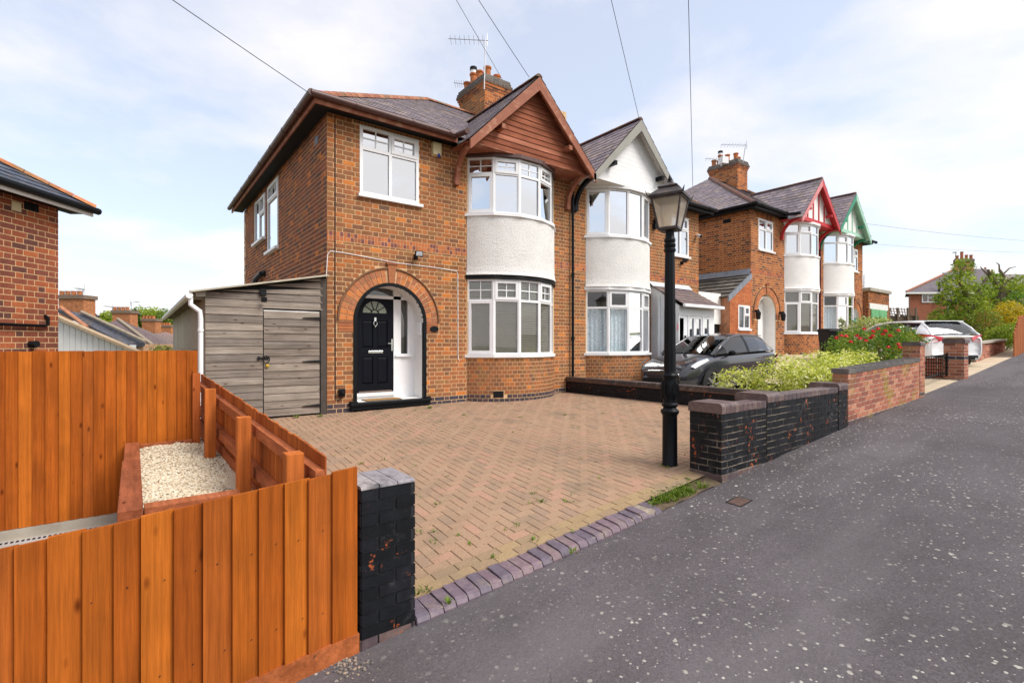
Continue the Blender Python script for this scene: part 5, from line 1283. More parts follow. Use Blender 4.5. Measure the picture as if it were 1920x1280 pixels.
# ---- white porch of the second house
pr = thing('porch', 'white glazed lean-to porch with slate roof on the adjoining house', 'porch', (10.4,-.5,.05))
xa, xb, yf = 9.22, 10.95, -.95
for xx, dx in ((xa,.06),(xb,-.06)): part('cheek', pr, MT['upvc'], lambda m: m.prism([(xx,0.0,0),(xx,yf,0),(xx,yf,2.32),(xx,0.0,2.98)], (dx,0,0)))
gx_ = [(onY(a,600,yf).x, onY(b,600,yf).x) for a, b in ((1274,1282),(1293,1301),(1306,1314),(1321,1329))]
m = M(); sheet_with_holes(m, R4(xa+.06,xb-.06,0,2.32), [R4(a,b,.35,1.98) for a, b in gx_], lambda u, y, z: Vector((u, yf+y, z)), .06); fr_ = m.build('front_frame', MT['upvc'], pr)
for a, b in gx_: part('pane', fr_, MT['glass'], lambda m: m.quad((a,yf+.03,.35),(b,yf+.03,.35),(b,yf+.03,1.98),(a,yf+.03,1.98)))
part('door_handle', fr_, MT['black_matt'], lambda m: m.box((gx_[0][1]+.03,yf-.03,1.3),(gx_[0][1]+.08,yf,1.5)))
m = M()
for a in ((gx_[0][0]-.06,gx_[0][0]-.02),(gx_[1][0]-.1,gx_[1][0]-.06),(gx_[2][1]+.06,gx_[2][1]+.1)): m.box((a[0],yf-.02,.05),(a[1],yf,2.1))
m.box((gx_[0][0]-.06,yf-.025,2.06),(gx_[3][1]+.06,yf-.001,2.11)); m.build('trim', MT['upvc'], fr_)
rm = M(); slates(rm, [(xa-.1,yf-.18,2.36),(xb+.12,yf-.18,2.36),(xb+.12,-.0,2.98),(xa-.1,-.0,2.98)], [((.18,.13,.13),2),((.15,.115,.12),2),((.21,.15,.14),1)]); rm.build('roof', MT['slate'], pr)
part('gutter', pr, MT['upvc'], lambda m: m.box((xa-.1,yf-.26,2.27),(xb+.14,yf-.17,2.36)), bevel=.02)
part('flashing', pr, MT['lead_white'], lambda m: m.add([(xa-.12,-.16,2.93),(xb+.12,-.16,2.93),(xb+.12,-.012,3.08),(xa-.12,-.012,3.08)], [(0,1,2,3)]))
part('drainpipe', pr, MT['upvc'], lambda m: m.tube([(xa-.04,-.3,2.6),(xa-.04,-.3,.05)], .04, 8), smooth=True)
# house number beside the porch door
def text(name, s, size, loc, rot, mt, parent, ext=.002):
    c = bpy.data.curves.new(name, 'FONT'); c.body = s; c.size = size; c.extrude = ext; c.align_x = 'CENTER'
    o = bpy.data.objects.new(name, c); COL.objects.link(o)
    me = bpy.data.meshes.new_from_object(o); bpy.data.objects.remove(o)
    me.materials.clear(); me.materials.append(mt)
    ob = bpy.data.objects.new(name, me)
    from mathutils import Euler
    hook(ob, parent, Matrix.Translation(Vector(loc)) @ Euler(rot).to_matrix().to_4x4()); return ob
nsx = onY(1268,613,yf)
text('house_number', '13', .2, (nsx.x, yf-.004, nsx.z-.06), (R(90),0,0), MT['red_paint'], pr)
fl = thing('floodlight', 'black floodlight under the small upper window of the adjoining house', 'light', (10.7,-.05,3.75))
part('housing', fl, MT['black_matt'], lambda m: m.obox((10.6,-.14,3.76),(.16,-.03,0),(.01,.05,0),(0,-.03,.11)), bevel=.005)
part('bracket', fl, MT['black_matt'], lambda m: m.box((10.65,-.09,3.70),(10.70,0,3.80)))
cv = thing('security_camera', 'white bullet security camera at the corner of the adjoining house', 'camera', (11.45,-.1,4.65))
part('body', cv, MT['upvc'], lambda m: m.tube([(11.5,-.05,4.70),(11.36,-.25,4.62)], .05, 12), smooth=True)
part('lens', cv, MT['black_matt'], lambda m: m.tube([(11.362,-.248,4.621),(11.355,-.257,4.617)], .042, 12))
part('bracket', cv, MT['upvc'], lambda m: m.tube([(11.5,0,4.72),(11.48,-.08,4.69)], .03, 8))
dp = thing('downpipe', 'dark downpipe between the red and the green gabled houses', 'pipe', (20.5,-.08,.7))
part('pipe', dp, mat_cache('maroon', (.09,.02,.025)), lambda m: m.tube([(20.5,-.3,5.8),(20.5,-.08,5.6),(20.5,-.08,.8)], .045, 8), smooth=True)

# ---- low side extension of the third house
ex_ = thing('side_extension', 'small red brick extension with concrete tiled lean-to roof beside the third house', 'extension', (14.2,1,.6))
m = M(); poly = [(13.45,.5),(14.895,.5),(14.895,3.72),(13.45,2.88)]
wn = R4(14.0,14.78,1.80,2.62)
sheet_with_holes(m, poly, [wn], lambda u, y, z: Vector((u, -.02+y, z)), .22); m.box((13.46,.21,.5),(13.66,5.0,2.88)); ew = m.build('wall', mat_cache('ext_mortar', (.42,.20,.11)), ex_)
P = Pieces(); PE = [((.46,.15,.06),4),((.42,.13,.055),4),((.50,.17,.07),3)]
def ekeep(a, b, v0, v1):
    iv = holes_keep([(14.0-13.45,14.78-13.45,1.8,2.62)])(a, b, v0, v1)
    lim = (v1-2.88)/(3.72-2.88)*1.445
    return [(max(x0, lim), x1) for x0, x1 in iv if x1 > lim+.03]
brick_field(P, ew, (13.45,-.028,0), (1,0,0), (0,-1,0), 1.445, .5, 43, .075, 'stretcher', PE, keep=ekeep, joint=.009)
P.emit(ex_, MT['brick'], 'bricks', 200)
W_ = Win(); W_.panel((14.0,-.03,1.80), (1,0,0), (0,-1,0), .78, .82, [(1,[(1,'fix',None)]),(1,[(.6,'fix',None),(.4,'sash',None)])], fw=.05); wo = W_.build('window', ex_, MT['glass_low'])
part('sill', wo, MT['upvc'], lambda m: m.box((13.96,-.09,1.74),(14.82,.0,1.80)))
venetian((14.05,-.03,1.85), Vector((1,0,0)), Vector((0,-1,0)), .68, .72).build('blind', MT['curtain'], wo)
rm = M(); slates(rm, [(13.35,5.2,2.86),(13.35,-.02,2.86),(14.9,-.02,3.76),(14.9,5.2,3.76)], [((.15,.135,.12),2),((.12,.11,.10),2),((.18,.165,.14),1)], w=.30, gauge=.30, lift=.04); rm.build('roof', MT['slate'], ex_)
part('flashing', ex_, MT['lead'], lambda m: m.add([(14.78,-.02,3.76),(14.78,5.2,3.76),(14.892,5.2,3.98),(14.892,-.02,3.98)], [(0,1,2,3)]))
for i in range(7):
    a = Vector((13.35,-.06,2.84)).lerp(Vector((14.88,-.06,3.74)), i/7); b = Vector((13.35,-.06,2.84)).lerp(Vector((14.88,-.06,3.74)), (i+.94)/7)
    mm = M(); mm.prism([a+UP*.05, b+UP*.06, b-UP*.13, a-UP*.13], (0,.06,0)); mm.build('verge_tile', MT['lead'], ex_)
gt_ = thing('garage_front', 'white rendered wall with dark gate between adjoining house and extension', 'garage', (12.5,.4,.4))
part('lintel_wall', gt_, MT['paint_white'], lambda m: m.box((11.66,.3,1.95),(13.44,.5,3.0)))
part('gate', gt_, MT['black_matt'], lambda m: (m.box((11.66,.36,.2),(13.44,.42,1.95)), [m.box((11.66+k*.15,.345,.2),(11.78+k*.15,.36,1.94)) for k in range(12)]))

# ---- aerials
def aerial(label, base, top, boom_dir, n=8, boom=1.1, el=.18):
    t = thing('tv_aerial', label, 'aerial', base, 'tv aerials on the chimneys')
    base = Vector(base); top = Vector(top); bd = Vector(boom_dir).normalized(); sd_ = bd.cross(UP).normalized()
    part('mast', t, MT['steel'], lambda m: m.tube([base, top], .018, 6), smooth=True)
    part('boom', t, MT['steel'], lambda m: m.tube([top+bd*.08-UP*.04, top-bd*boom+UP*.02], .012, 5))
    for k in range(n):
        c = top-bd*(boom*(k+.5)/n)-UP*.02; mm = M(); mm.tube([c-sd_*el-UP*.03, c+sd_*el+UP*.03], .006, 4); mm.build('element', MT['steel'], t)
    mm = M(); mm.tube([top+bd*.05-UP*.22, top+bd*.05+UP*.18], .01, 4); mm.build('reflector', MT['steel'], t); return t
ab = at(908,168,14.95); atp = at(910,74,14.95)
aerial('tall tv aerial strapped to the front chimney of the nearest house', ab, atp, RT)
aerial('low tv aerial half hidden behind the nearest chimney', at(878,158,16.9), at(876,157,16.9), RT+UP*-.02, n=6, boom=.45)
aerial('tv aerial on a leaning mast above the third house chimney', at(1393,305,23), at(1398,271,23), RT+UP*.02, boom=1.15)
aerial('small tv aerial left of the third house chimney', at(1352,312,24), at(1351,298,24), RT, n=5, boom=.75)
bx_ = thing('chimney_cowl', 'white square metal cowl on the third house chimney', 'cowl', at(1362,300,24))
part('box', bx_, MT['upvc'], lambda m: m.obox(at(1355,305,24), RT*.33+FW*.1, FW*.3-RT*.1, UP*.32))

# ================================================================== timber shed / garage
sh = thing('timber_shed', 'weathered grey timber fronted garage with sloping roof beside the house', 'garage', (-1,.05,0))
PP = [((.29,.245,.21),3),((.265,.222,.19),3),((.32,.275,.235),3),((.235,.20,.175),2),((.35,.30,.255),1)]
def stopz(x): return lerp(2.44, 2.08, (x+.06)/(-1.81))
def plank(x0, x1, z0, z1, y, parent, t=.02):
    m = M()
    if stopz(x0) < z0+.006: x0 = -.06-1.81*(z0+.006-2.44)/(2.08-2.44)
    if x1-x0 < .03: return
    a, b = min(z1, stopz(x0)), min(z1, stopz(x1))
    if max(a, b)-z0 < .02: return
    a = max(a, z0+.001); b = max(b, z0+.001)
    m.add([(x0,y-t,z0),(x1,y-t,z0),(x1,y-t*.4,b),(x0,y-t*.4,a),(x0,y+.02,z0),(x1,y+.02,z0),(x1,y+.02,b),(x0,y+.02,a)], [(0,1,2,3),(0,4,5,1),(3,2,6,7),(0,3,7,4),(1,5,6,2)], pick(PP)); m.build('plank', MT['plank'], parent)
z = -.05; hh = .127
while z < 2.5:
    if z+hh*.6 < 1.86: plank(-1.87, -1.045, z+.003, z+hh, .03, sh)
    else: plank(-1.87, -.075, z+.003, z+hh, .03, sh)
    z += hh
part('backing', sh, MT['black_matt'], lambda m: m.add([(-1.86,.052,-.1),(-.005,.052,-.1),(-.005,.052,2.43),(-1.86,.052,2.07)], [(0,1,2,3)]))
dm = M(); dm.box((-1.03,.035,.03),(-.125,.05,1.83)); door = dm.build('shed_door', MT['plank'], sh)
z = .035
while z < 1.8:
    zz = min(z+.127, 1.825); m = M(); m.add([(-1.03,.008,z+.003),(-.125,.008,z+.003),(-.125,.022,zz),(-1.03,.022,zz),(-1.03,.04,z+.003),(-.125,.04,z+.003),(-.125,.04,zz),(-1.03,.04,zz)], [(0,1,2,3),(0,4,5,1),(3,2,6,7),(0,3,7,4),(1,5,6,2)], pick(PP)); m.build('plank', MT['plank'], door); z += .127
part('shaded_jamb', sh, mat_cache('jamb_shade', (.07,.058,.05)), lambda m: (m.box((-.105,.012,-.05),(-.004,.05,2.43))))  # jamb board; its dark tone is the shadow strip beside the door, painted in
for z in (.17,.95,1.71): part('strap_hinge', door, MT['black_matt'], lambda m: m.prism([(-.10,-.0,z-.025),(-.42,0,z-.006),(-.42,0,z+.006),(-.10,0,z+.025)], (0,-.008,0)))
part('latch', door, MT['black_matt'], lambda m: (m.box((-1.12,-.005,1.0),(-.96,.012,1.035)), m.tube([(-1.0+.05*math.cos(t),-.02,1.0+.06*math.sin(t)) for t in fr(0,6.283,14)], .008, 5), m.box((-1.13,-.012,.99),(-1.09,.0,1.045))))
part('padlock', door, mat('brass', (.55,.36,.03), rough=.4, var=0, metal=.6), lambda m: m.box((-1.005,-.03,.87),(-.955,-.005,.915)), bevel=.006)
# side of concrete panels
PC = [((.40,.35,.29),2),((.37,.33,.275),2),((.43,.38,.31),1)]
y = .06; k = 0
while y < 7.9:
    for j, (za, zb_) in enumerate(((-.3,.45),(.455,1.15),(1.155,1.98))):
        m = M(); m.box((-1.875+jit(.004),y+.004,za),(-1.80,min(y+1.0,7.9)-.004,zb_), pick(PC)); m.build('wall_panel', MT['panel_conc'], sh)
    y += 1.0
m = M()
nw = 60
for i in range(nw):
    for j in range(1):
        x0, x1 = -2.08, -.0
        ya, yb_ = lerp(-.12,7.95,i/nw), lerp(-.12,7.95,(i+1)/nw)
        wa, wb = .018*math.sin(i*math.pi*.5), .018*math.sin((i+1)*math.pi*.5)
        m.add([(x0,ya,2.065+wa),(x0,yb_,2.065+wb),(x1,yb_,2.485+wb),(x1,ya,2.485+wa),(x0,ya,2.045+wa),(x0,yb_,2.045+wb),(x1,yb_,2.465+wb),(x1,ya,2.465+wa)], [(0,1,2,3),(4,7,6,5),(0,4,5,1),(0,3,7,4)])
m.build('roof_sheet', MT['asbestos'], sh, smooth=True)
for k in range(9): part('rafter', sh, MT['asbestos'], lambda m: m.box((-2.05,.15+k*.95,1.96),(-1.80,.22+k*.95,2.05)))
part('fascia_board', sh, MT['concrete'], lambda m: m.add([(-2.0,-.02,1.99),(-1.87,-.02,2.0),(-1.87,.03,2.0),(-2.0,.03,1.99),(-2.0,-.02,2.055),(-1.87,-.02,2.075),(-1.87,.03,2.075),(-2.0,.03,2.055)], [(0,3,2,1),(4,5,6,7),(0,1,5,4),(1,2,6,5),(2,3,7,6),(3,0,4,7)]))
rw_ = thing('rainwater_pipe', 'white plastic gutter and downpipe at the corner of the timber garage', 'pipe', (-1.95,-.05,0))
part('gutter', rw_, MT['upvc'], lambda m: m.tube([(-2.09,-.10,2.0),(-2.09,7.9,1.985)], .05, 8), smooth=True)
part('pipe', rw_, MT['upvc'], lambda m: m.tube([(-2.07,-.03,1.97),(-2.07,-.05,1.86),(-1.95,-.06,1.76),(-1.94,-.06,1.65),(-1.94,-.06,-.2)], .036, 10), smooth=True)
for z in (1.45,.35): part('pipe_clip', rw_, MT['upvc'], lambda m: m.tube([(-1.94,-.06,z),(-1.94,-.06,z+.04)], .044, 10), smooth=True)
sl_ = thing('shed_light', 'small black sensor light high on the timber garage', 'light', (-1.05,-.05,2.1))
part('sensor', sl_, MT['black_matt'], lambda m: m.box((-1.10,-.04,2.06),(-1.0,.005,2.18)), bevel=.01)
part('lamp_head', sl_, MT['black_matt'], lambda m: m.obox((-1.085,-.10,1.95),(.08,-.01,0),(.0,.06,0),(0,-.02,.08)), bevel=.01)

# ================================================================== house on the left
K = Vector((-3.714,1.447,0)); 
lh = thing('brick_house', 'red-brown brick house with blue slate hip roof at the left edge', 'house', (K-FW*2-RT*2))
m = M(); o_ = K-FW*6; m.prism([o_+UP*-1.5, K+UP*-1.5-FW*.006, K+UP*-1.5-RT*5, o_+UP*-1.5-RT*5], (0,0,4.9)); m.v = [p-RT*.0035 for p in m.v]; lw = m.build('wall', MT['mortar'], lh)
P = Pieces(); brick_field(P, lw, (o_.x,o_.y,0), FW, RT, 6.0, .0, 40, 3.40/40, 'flemish', [((.24,.075,.045),5),((.29,.085,.045),4),((.34,.10,.045),3),((.19,.065,.045),3),((.13,.055,.045),2),((.40,.12,.05),1)])
P.emit(lh, MT['brick'], 'brickwork', 300)
E_ = K+RT*.32+FW*.32+UP*3.47
part('fascia', lh, MT['paint_white'], lambda m: m.obox(E_-RT*.06-FW*7-UP*.13, FW*7, RT*.02, UP*.12))
part('soffit', lh, MT['black_matt'], lambda m: m.obox(E_-RT*.4-FW*7-UP*.09, FW*6.98, RT*.36, UP*.01))
part('gutter', lh, MT['black_paint'], lambda m: m.tube([E_-FW*7-UP*.02, E_+FW*.06-UP*.03], .055, 8), smooth=True)
rm = M(); T_ = E_-RT*3.4-FW*3.4+UP*2.15; slates(rm, [E_-FW*8, E_, T_, T_-FW*3], [((.075,.09,.13),2),((.06,.075,.11),2),((.09,.105,.145),1)]); rm.add([E_, E_-RT*7, T_], [(0,1,2)], (.08,.09,.12)); rf = rm.build('roof', MT['slate'], lh)
ridge_tiles(rf, E_+UP*.02, T_, [((.46,.17,.07),2),((.52,.21,.09),2),((.40,.15,.07),1)], r=.085)
def onL(x, y):   # point on that wall
    d = ray(x, y); t = (K-CAM).dot(RT)/d.dot(RT); return CAM+d*t
q = onL(59,388); part('vent', lh, MT['black_matt'], lambda m: (m.obox(q-FW*.11-UP*.06, FW*.22, RT*.006, UP*.12), [m.obox(q-FW*(.1-k*.03)-UP*.06, FW*.008, RT*.012, UP*.12) for k in range(7)]))
q2 = onL(30,388); part('vent_cover', lh, MT['cream'], lambda m: m.obox(q2-FW*.07-UP*.06, FW*.14, RT*.01, UP*.13))
q3 = onL(84,605); part('waste_pipe', lh, MT['black_paint'], lambda m: m.tube([q3-FW*5+RT*.05-UP*.06, q3-FW*.06+RT*.05-UP*.05, q3+RT*.05-UP*.03, q3+RT*.05+UP*.08, q3+RT*.0+UP*.11], .022, 8), smooth=True)
q4 = onL(57,645); part('flue_outlet', lh, MT['black_matt'], lambda m: m.tube([q4-RT*.02, q4+RT*.10], .05, 12), smooth=True)

# ================================================================== far things on the left, beyond the fence
ob = thing('white_outbuilding', 'white boarded outbuilding wall behind the tall fence', 'outbuilding', at(170,660,14))
part('wall', ob, MT['paint_white'], lambda m: m.prism([at(96,592,14), at(96,700,14), at(258,700,14), at(256,660,14)], FW*.15))
for k in range(14): part('board', ob, MT['paint_white'], lambda m: m.prism([at(98+k*11,700,13.985), at(107.6+k*11,700,13.985), at(107.6+k*11,598+k*4.45+4,13.985), at(98+k*11,598+k*4.45,13.985)], FW*.014))
part('verge', ob, mat_cache('verge', (.42,.31,.20)), lambda m: m.beam(at(94,588,13.9), at(262,661,13.9), .2, .07, up=FW.cross(RT)))
def far_roof(name, label, poly, d0, d1, col, chim, wall_to=None, wallcol=None, aer=None):
    t = thing(name, label, 'house', at(poly[-1][0], 660, d1), 'terrace roofs beyond the fence')
    pts = []
    ys_ = [p[1] for p in poly]; y0, y1 = min(ys_), max(ys_)
    for (x, y) in poly: pts.append(at(x, y, lerp(d0, d1, (y-y0)/(y1-y0))))
    rm = M(); c = col
    rm.prism(pts, (0,0,-.14), c); ro = rm.build('roof', MT['slate'], t)
    # slate courses
    n = len(pts)
    if chim:
        x0, x1, yt, yb = chim; d = d0+.3; w_ = (x1-x0)/FPX*d
        m = M(); m.obox(at(x0,yb+12,d), RT*w_, FW*w_*.6, UP*((yb+12-yt)/FPX*d), (.42,.17,.075)); ch = m.build('chimney', MT['far_brick'], t)
        m = M(); m.obox(at(x0,yt+4,d)-RT*.06-FW*.06, RT*(w_+.12), FW*(w_*.6+.12), UP*.16, (.2,.15,.12)); m.build('chimney_band', MT['clay'], ch)
        for k in range(4):
            m = M(); m.lathe([(.11,0),(.09,.05),(.09,.24),(.11,.26)], at(lerp(x0,x1,.14+.24*k), yt+1, d+.3), 8, (.48,.17,.07)); m.build('chimney_pot', MT['clay'], ch)
    if wall_to:
        (x0, x1, ya) = wall_to; m = M(); m.prism([at(x0,ya,d1+.1), at(x1,ya,d1+.1), at(x1,720,d1+.1), at(x0,720,d1+.1)], FW*3, wallcol); m.build('wall', MT['clay'], t)
    return t, ro
MT['far_brick'] = mat('far_brick', attr=True, rough=.9, var=.35, vscale=9, bump=.3, bscale=20)
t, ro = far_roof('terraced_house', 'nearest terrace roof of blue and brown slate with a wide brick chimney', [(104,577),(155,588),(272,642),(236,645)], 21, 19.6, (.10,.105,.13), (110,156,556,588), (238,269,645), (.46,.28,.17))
part('hip_tiles', ro, MT['clay'], lambda m: m.tube([at(114,578,20.8)+UP*.05, at(163,616,19.9)+UP*.06], .07, 6, col=(.48,.20,.11)))
part('ridge', ro, mat_cache('ridge_conc', (.33,.27,.20)), lambda m: m.tube([at(153,586,20.7)+UP*.04, at(272,642,19.5)+UP*.05], .06, 6))
part('window', t, MT['upvc'], lambda m: m.obox(at(244,657,19.6), RT*.24, -FW*.04, UP*.22))
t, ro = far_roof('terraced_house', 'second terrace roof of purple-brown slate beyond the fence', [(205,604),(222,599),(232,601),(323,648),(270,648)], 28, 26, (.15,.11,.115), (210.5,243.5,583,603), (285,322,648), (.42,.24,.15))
part('ridge', ro, mat_cache('ridge_conc', (.33,.27,.20)), lambda m: m.tube([at(221,599,28)+UP*.05, at(286,648,26)+UP*.06], .07, 6))
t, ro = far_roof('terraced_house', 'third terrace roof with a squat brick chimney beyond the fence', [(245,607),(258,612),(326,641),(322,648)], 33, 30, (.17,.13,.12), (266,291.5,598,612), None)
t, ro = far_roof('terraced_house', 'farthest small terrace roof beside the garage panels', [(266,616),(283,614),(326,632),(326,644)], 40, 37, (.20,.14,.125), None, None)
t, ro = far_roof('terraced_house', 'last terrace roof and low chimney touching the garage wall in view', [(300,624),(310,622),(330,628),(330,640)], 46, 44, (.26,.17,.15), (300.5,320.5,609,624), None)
aerial('thin tv aerial on the wide terrace chimney', at(154,562,21.3), at(156,541,21.3), RT, n=5, boom=.32)
aerial('tv aerial above the second terrace chimney', at(246,592,30), at(246,566,30), -RT, n=5, boom=.5)
aerial('tv aerial left of the second terrace chimney', at(211,585,28.3), at(210,574,28.3), RT, n=4, boom=.45)

for lab, xx in (('small black wall lantern left of the white arch', 15.12), ('small black wall lantern right of the white arch', 17.02)):
    wl_ = thing('wall_lantern', lab, 'lantern', (xx,-.08,2.2)); part('cage', wl_, MT['black_matt'], lambda m: (m.lathe([(.05,0),(.07,.03),(.09,.24),(.04,.32),(.01,.38)], (xx,-.16,2.15), 6))); part('arm', wl_, MT['black_matt'], lambda m: m.box((xx-.03,-.12,2.42),(xx+.03,0,2.5)))
sv_ = thing('air_vent', 'black vent high on the side wall of the third house', 'vent', (14.89,.9,5.75))
part('grille', sv_, MT['black_matt'], lambda m: (m.box((14.882,.75,5.78),(14.9,1.05,5.92)), [m.box((14.876,.76,5.80+k*.03),(14.883,1.04,5.81+k*.03)) for k in range(4)]))
wg = thing('white_board', 'tall white board beside the last house', 'board', at(1612,600,27.5))
part('panel', wg, MT['paint_white'], lambda m: m.prism([at(1617,588,27.5), at(1628,588,27.5), at(1628,568,27.5), at(1622,563,27.5), at(1617,567,27.5)], FW*.06)); part('post', wg, MT['paint_white'], lambda m: m.obox(at(1621,620,27.55), RT*.06, FW*.06, UP*1.0))
# ================================================================== foliage
MT['white_board'] = MT.get('white_board')
def leaves(m, blobs, n, size, pal, seed=1, up=.35, shell=.55, clump=None):
    """leaf faces spread through ellipsoids: blobs = (centre, (rx,ry,rz)); pal by clump noise"""
    r = random.Random(seed); vols = [b[1][0]*b[1][1]*b[1][2] for b in blobs]; vols = [v**.7 for v in vols]; tot = sum(vols)
    for (c, rad), v in zip(blobs, vols):
        c = Vector(c)
        for _ in range(int(n*v/tot)):
            d = Vector((r.gauss(0,1), r.gauss(0,1), r.gauss(0,1))).normalized()
            k = (shell+(1-shell)*r.random())*(1+.22*noise.noise(d*2.3+c*3.1)+.10*noise.noise(d*6+c))
            p = c+Vector((d.x*rad[0], d.y*rad[1], d.z*rad[2]))*k
            nrm = (d*.6+Vector((r.gauss(0,.6), r.gauss(0,.6), r.gauss(0,.6)))+UP*up).normalized()
            a = nrm.orthogonal().normalized(); a = (Matrix.Rotation(r.uniform(0,6.28), 3, nrm) @ a); b = nrm.cross(a)
            s = size*r.uniform(.6,1.3); w = s*r.uniform(.32,.5)
            cn = noise.noise(p*(clump or 1.8))*.5+.5+r.uniform(-.28,.28)
            col = pal[max(0, min(len(pal)-1, int(cn*len(pal))))]
            k2 = r.uniform(.8,1.2); col = tuple(q*k2 for q in col)
            m.add([p-a*s*.5, p+b*w*.5+nrm*w*.12, p+a*s*.5-nrm*s*.08, p-b*w*.5+nrm*w*.12], [(0,1,2,3)], col)
GREEN = [(.06,.13,.018),(.09,.18,.022),(.13,.24,.03),(.18,.30,.035),(.25,.35,.04)]
LIME = [(.13,.20,.02),(.21,.30,.03),(.30,.38,.04),(.40,.46,.06)]
VARI = [(.20,.27,.03),(.40,.46,.06),(.60,.62,.12),(.72,.72,.28),(.80,.80,.50),(.52,.56,.07)]
ROSE = [(.055,.12,.016),(.09,.19,.02),(.15,.27,.03),(.25,.32,.04),(.34,.34,.045)]
YEL = [(.36,.30,.02),(.52,.40,.025),(.60,.46,.03),(.26,.27,.03)]
DARK = [(.02,.05,.014),(.03,.07,.018),(.045,.095,.022),(.065,.12,.03)]
PURP = [(.035,.018,.03),(.05,.025,.04),(.065,.035,.05)]
def stems(m, base, tips, r0, col=(.10,.075,.05)):
    for t in tips:
        b = Vector(base); t = Vector(t); mid = b.lerp(t, .5)+Vector((jit(.08),jit(.08),.08)); m.tube([b, mid, t], [r0, r0*.7, r0*.3], 5, col=col)
def bush(name, label, cat, blobs, n, size, pal, base, seed=1, group=None, nst=7, r0=.025, up=.35, clump=None):
    t = thing(name, label, cat, base, group)
    m = M(); leaves(m, blobs, n, size, pal, seed, up=up, clump=clump); m.build('foliage', MT['leaf'], t)
    m = M(); stems(m, base, [Vector(b[0])+Vector((jit(b[1][0]*.6), jit(b[1][1]*.6), b[1][2]*.4)) for b in blobs for _ in range(max(1, nst//len(blobs)))], r0); m.build('stem', MT['bark'], t, smooth=True)
    return t
bush('variegated_shrub', 'cream and green variegated shrub spilling behind the black wall', 'shrub', [((6.55,-4.1,.42),(.42,.55,.42)),((6.9,-4.75,.55),(.6,.6,.52)),((7.6,-5.05,.62),(.75,.7,.5)),((8.3,-5.2,.68),(.7,.62,.46)),((6.75,-5.3,.5),(.5,.5,.42)),((8.9,-5.3,.75),(.5,.5,.42)),((7.3,-5.45,.58),(.7,.42,.40))], 15000, .07, VARI, (7.4,-5,.0), 5, nst=14, clump=6, up=.8)
rs = at(1640,650,11.6)
rb = bush('rose_bush', 'green rose bush with red flowers above the brick wall', 'bush', [((rs.x,rs.y,1.0),(.95,.75,.62)),((rs.x+.75,rs.y-.15,1.05),(.6,.55,.5)),((rs.x-.75,rs.y+.15,.85),(.55,.5,.45)),((rs.x+.2,rs.y-.3,1.42),(.6,.45,.35)),((rs.x+1.0,rs.y-.4,1.3),(.35,.35,.3)),((rs.x-1.15,rs.y+.3,.95),(.5,.45,.5)),((rs.x-.5,rs.y+.2,1.35),(.5,.45,.3))], 9500, .075, ROSE, (rs.x,rs.y,.15), 8, nst=12, clump=4)
r3 = random.Random(9)
for (x, y) in ((1568,633),(1577,629),(1586,630),(1606,629),(1612,634),(1637,621),(1646,616),(1660,620),(1636,629),(1669,629),(1623,638),(1684,619),(1684,645),(1687,651),(1632,633),(1620,616),(1655,626),(1711,673),(1700,660),(1665,650),(1595,640)):
    p = at(x, y, 10.75+r3.uniform(-.15,.2)); m = M()
    for k in range(9):
        a = k*2.4; rr = .03+.012*(k % 3); q = p+Vector((math.cos(a)*rr*.6, math.sin(a)*rr*.6, jit(.012))); n = Vector((math.cos(a), math.sin(a), .6)).normalized(); u = n.orthogonal().normalized()*.026; v = n.cross(u)
        m.add([q-u-v*.6, q+u-v*.6, q+u*.8+v, q-u*.8+v], [(0,1,2,3)], (1,1,1))
    m.build('rose_flower', MT['petal'], rb)
bush('flowering_bush', 'pale flowering bush in front of the teal door', 'bush', [(at(1625,612,17),(.5,.5,.34)),(at(1650,609,17.2),(.42,.4,.28)),(at(1603,624,17),(.4,.4,.32)),(at(1585,628,17),(.35,.3,.25))], 2600, .10, [(.20,.27,.05),(.32,.38,.09),(.50,.52,.28),(.62,.62,.45)], at(1620,640,17), 11, clump=3)
# far right planting
def tree(label, trunk, limbs, blobs, n, size, pal, seed, r0, group='trees and shrubs at the far right'):
    t = thing('tree', label, 'tree', trunk[0], group)
    m = M(); k = len(trunk); m.tube(trunk, [lerp(r0, r0*.7, i/(k-1)) for i in range(k)], 9)
    for (a, b, r_) in limbs:
        a = Vector(a); b = Vector(b); m.tube([a, a.lerp(b,.5)+Vector((jit(.15),jit(.15),.12)), b], [r_, r_*.75, r_*.35], 6)
    m.build('trunk', MT['bark'], t, smooth=True)
    m = M(); leaves(m, blobs, n, size, pal, seed, up=.2, clump=.9); m.build('crown', MT['leaf'], t); return t
D = 24
def A(x, y, d=D): return at(x, y, d)
tree('broad light green tree with bare cut limbs in front of the far house', [A(1832,648),A(1826,610),A(1822,580)], [(A(1822,582),A(1792,520),.12),(A(1824,590),A(1768,560),.09),(A(1824,585),A(1850,520),.10),(A(1826,600),A(1790,590),.08),(A(1800,530),A(1815,495),.06),(A(1810,560),A(1850,545),.06)],
     [(A(1806,502),(.5,.5,.5)),(A(1795,530),(.85,.8,.55)),(A(1828,548),(.9,.8,.5)),(A(1775,560),(.6,.6,.4)),(A(1812,572),(1.1,.9,.5)),(A(1768,594),(.7,.6,.4)),(A(1800,600),(.9,.8,.45)),(A(1838,590),(.8,.7,.5))], 4200, .17, LIME, 21, .24)
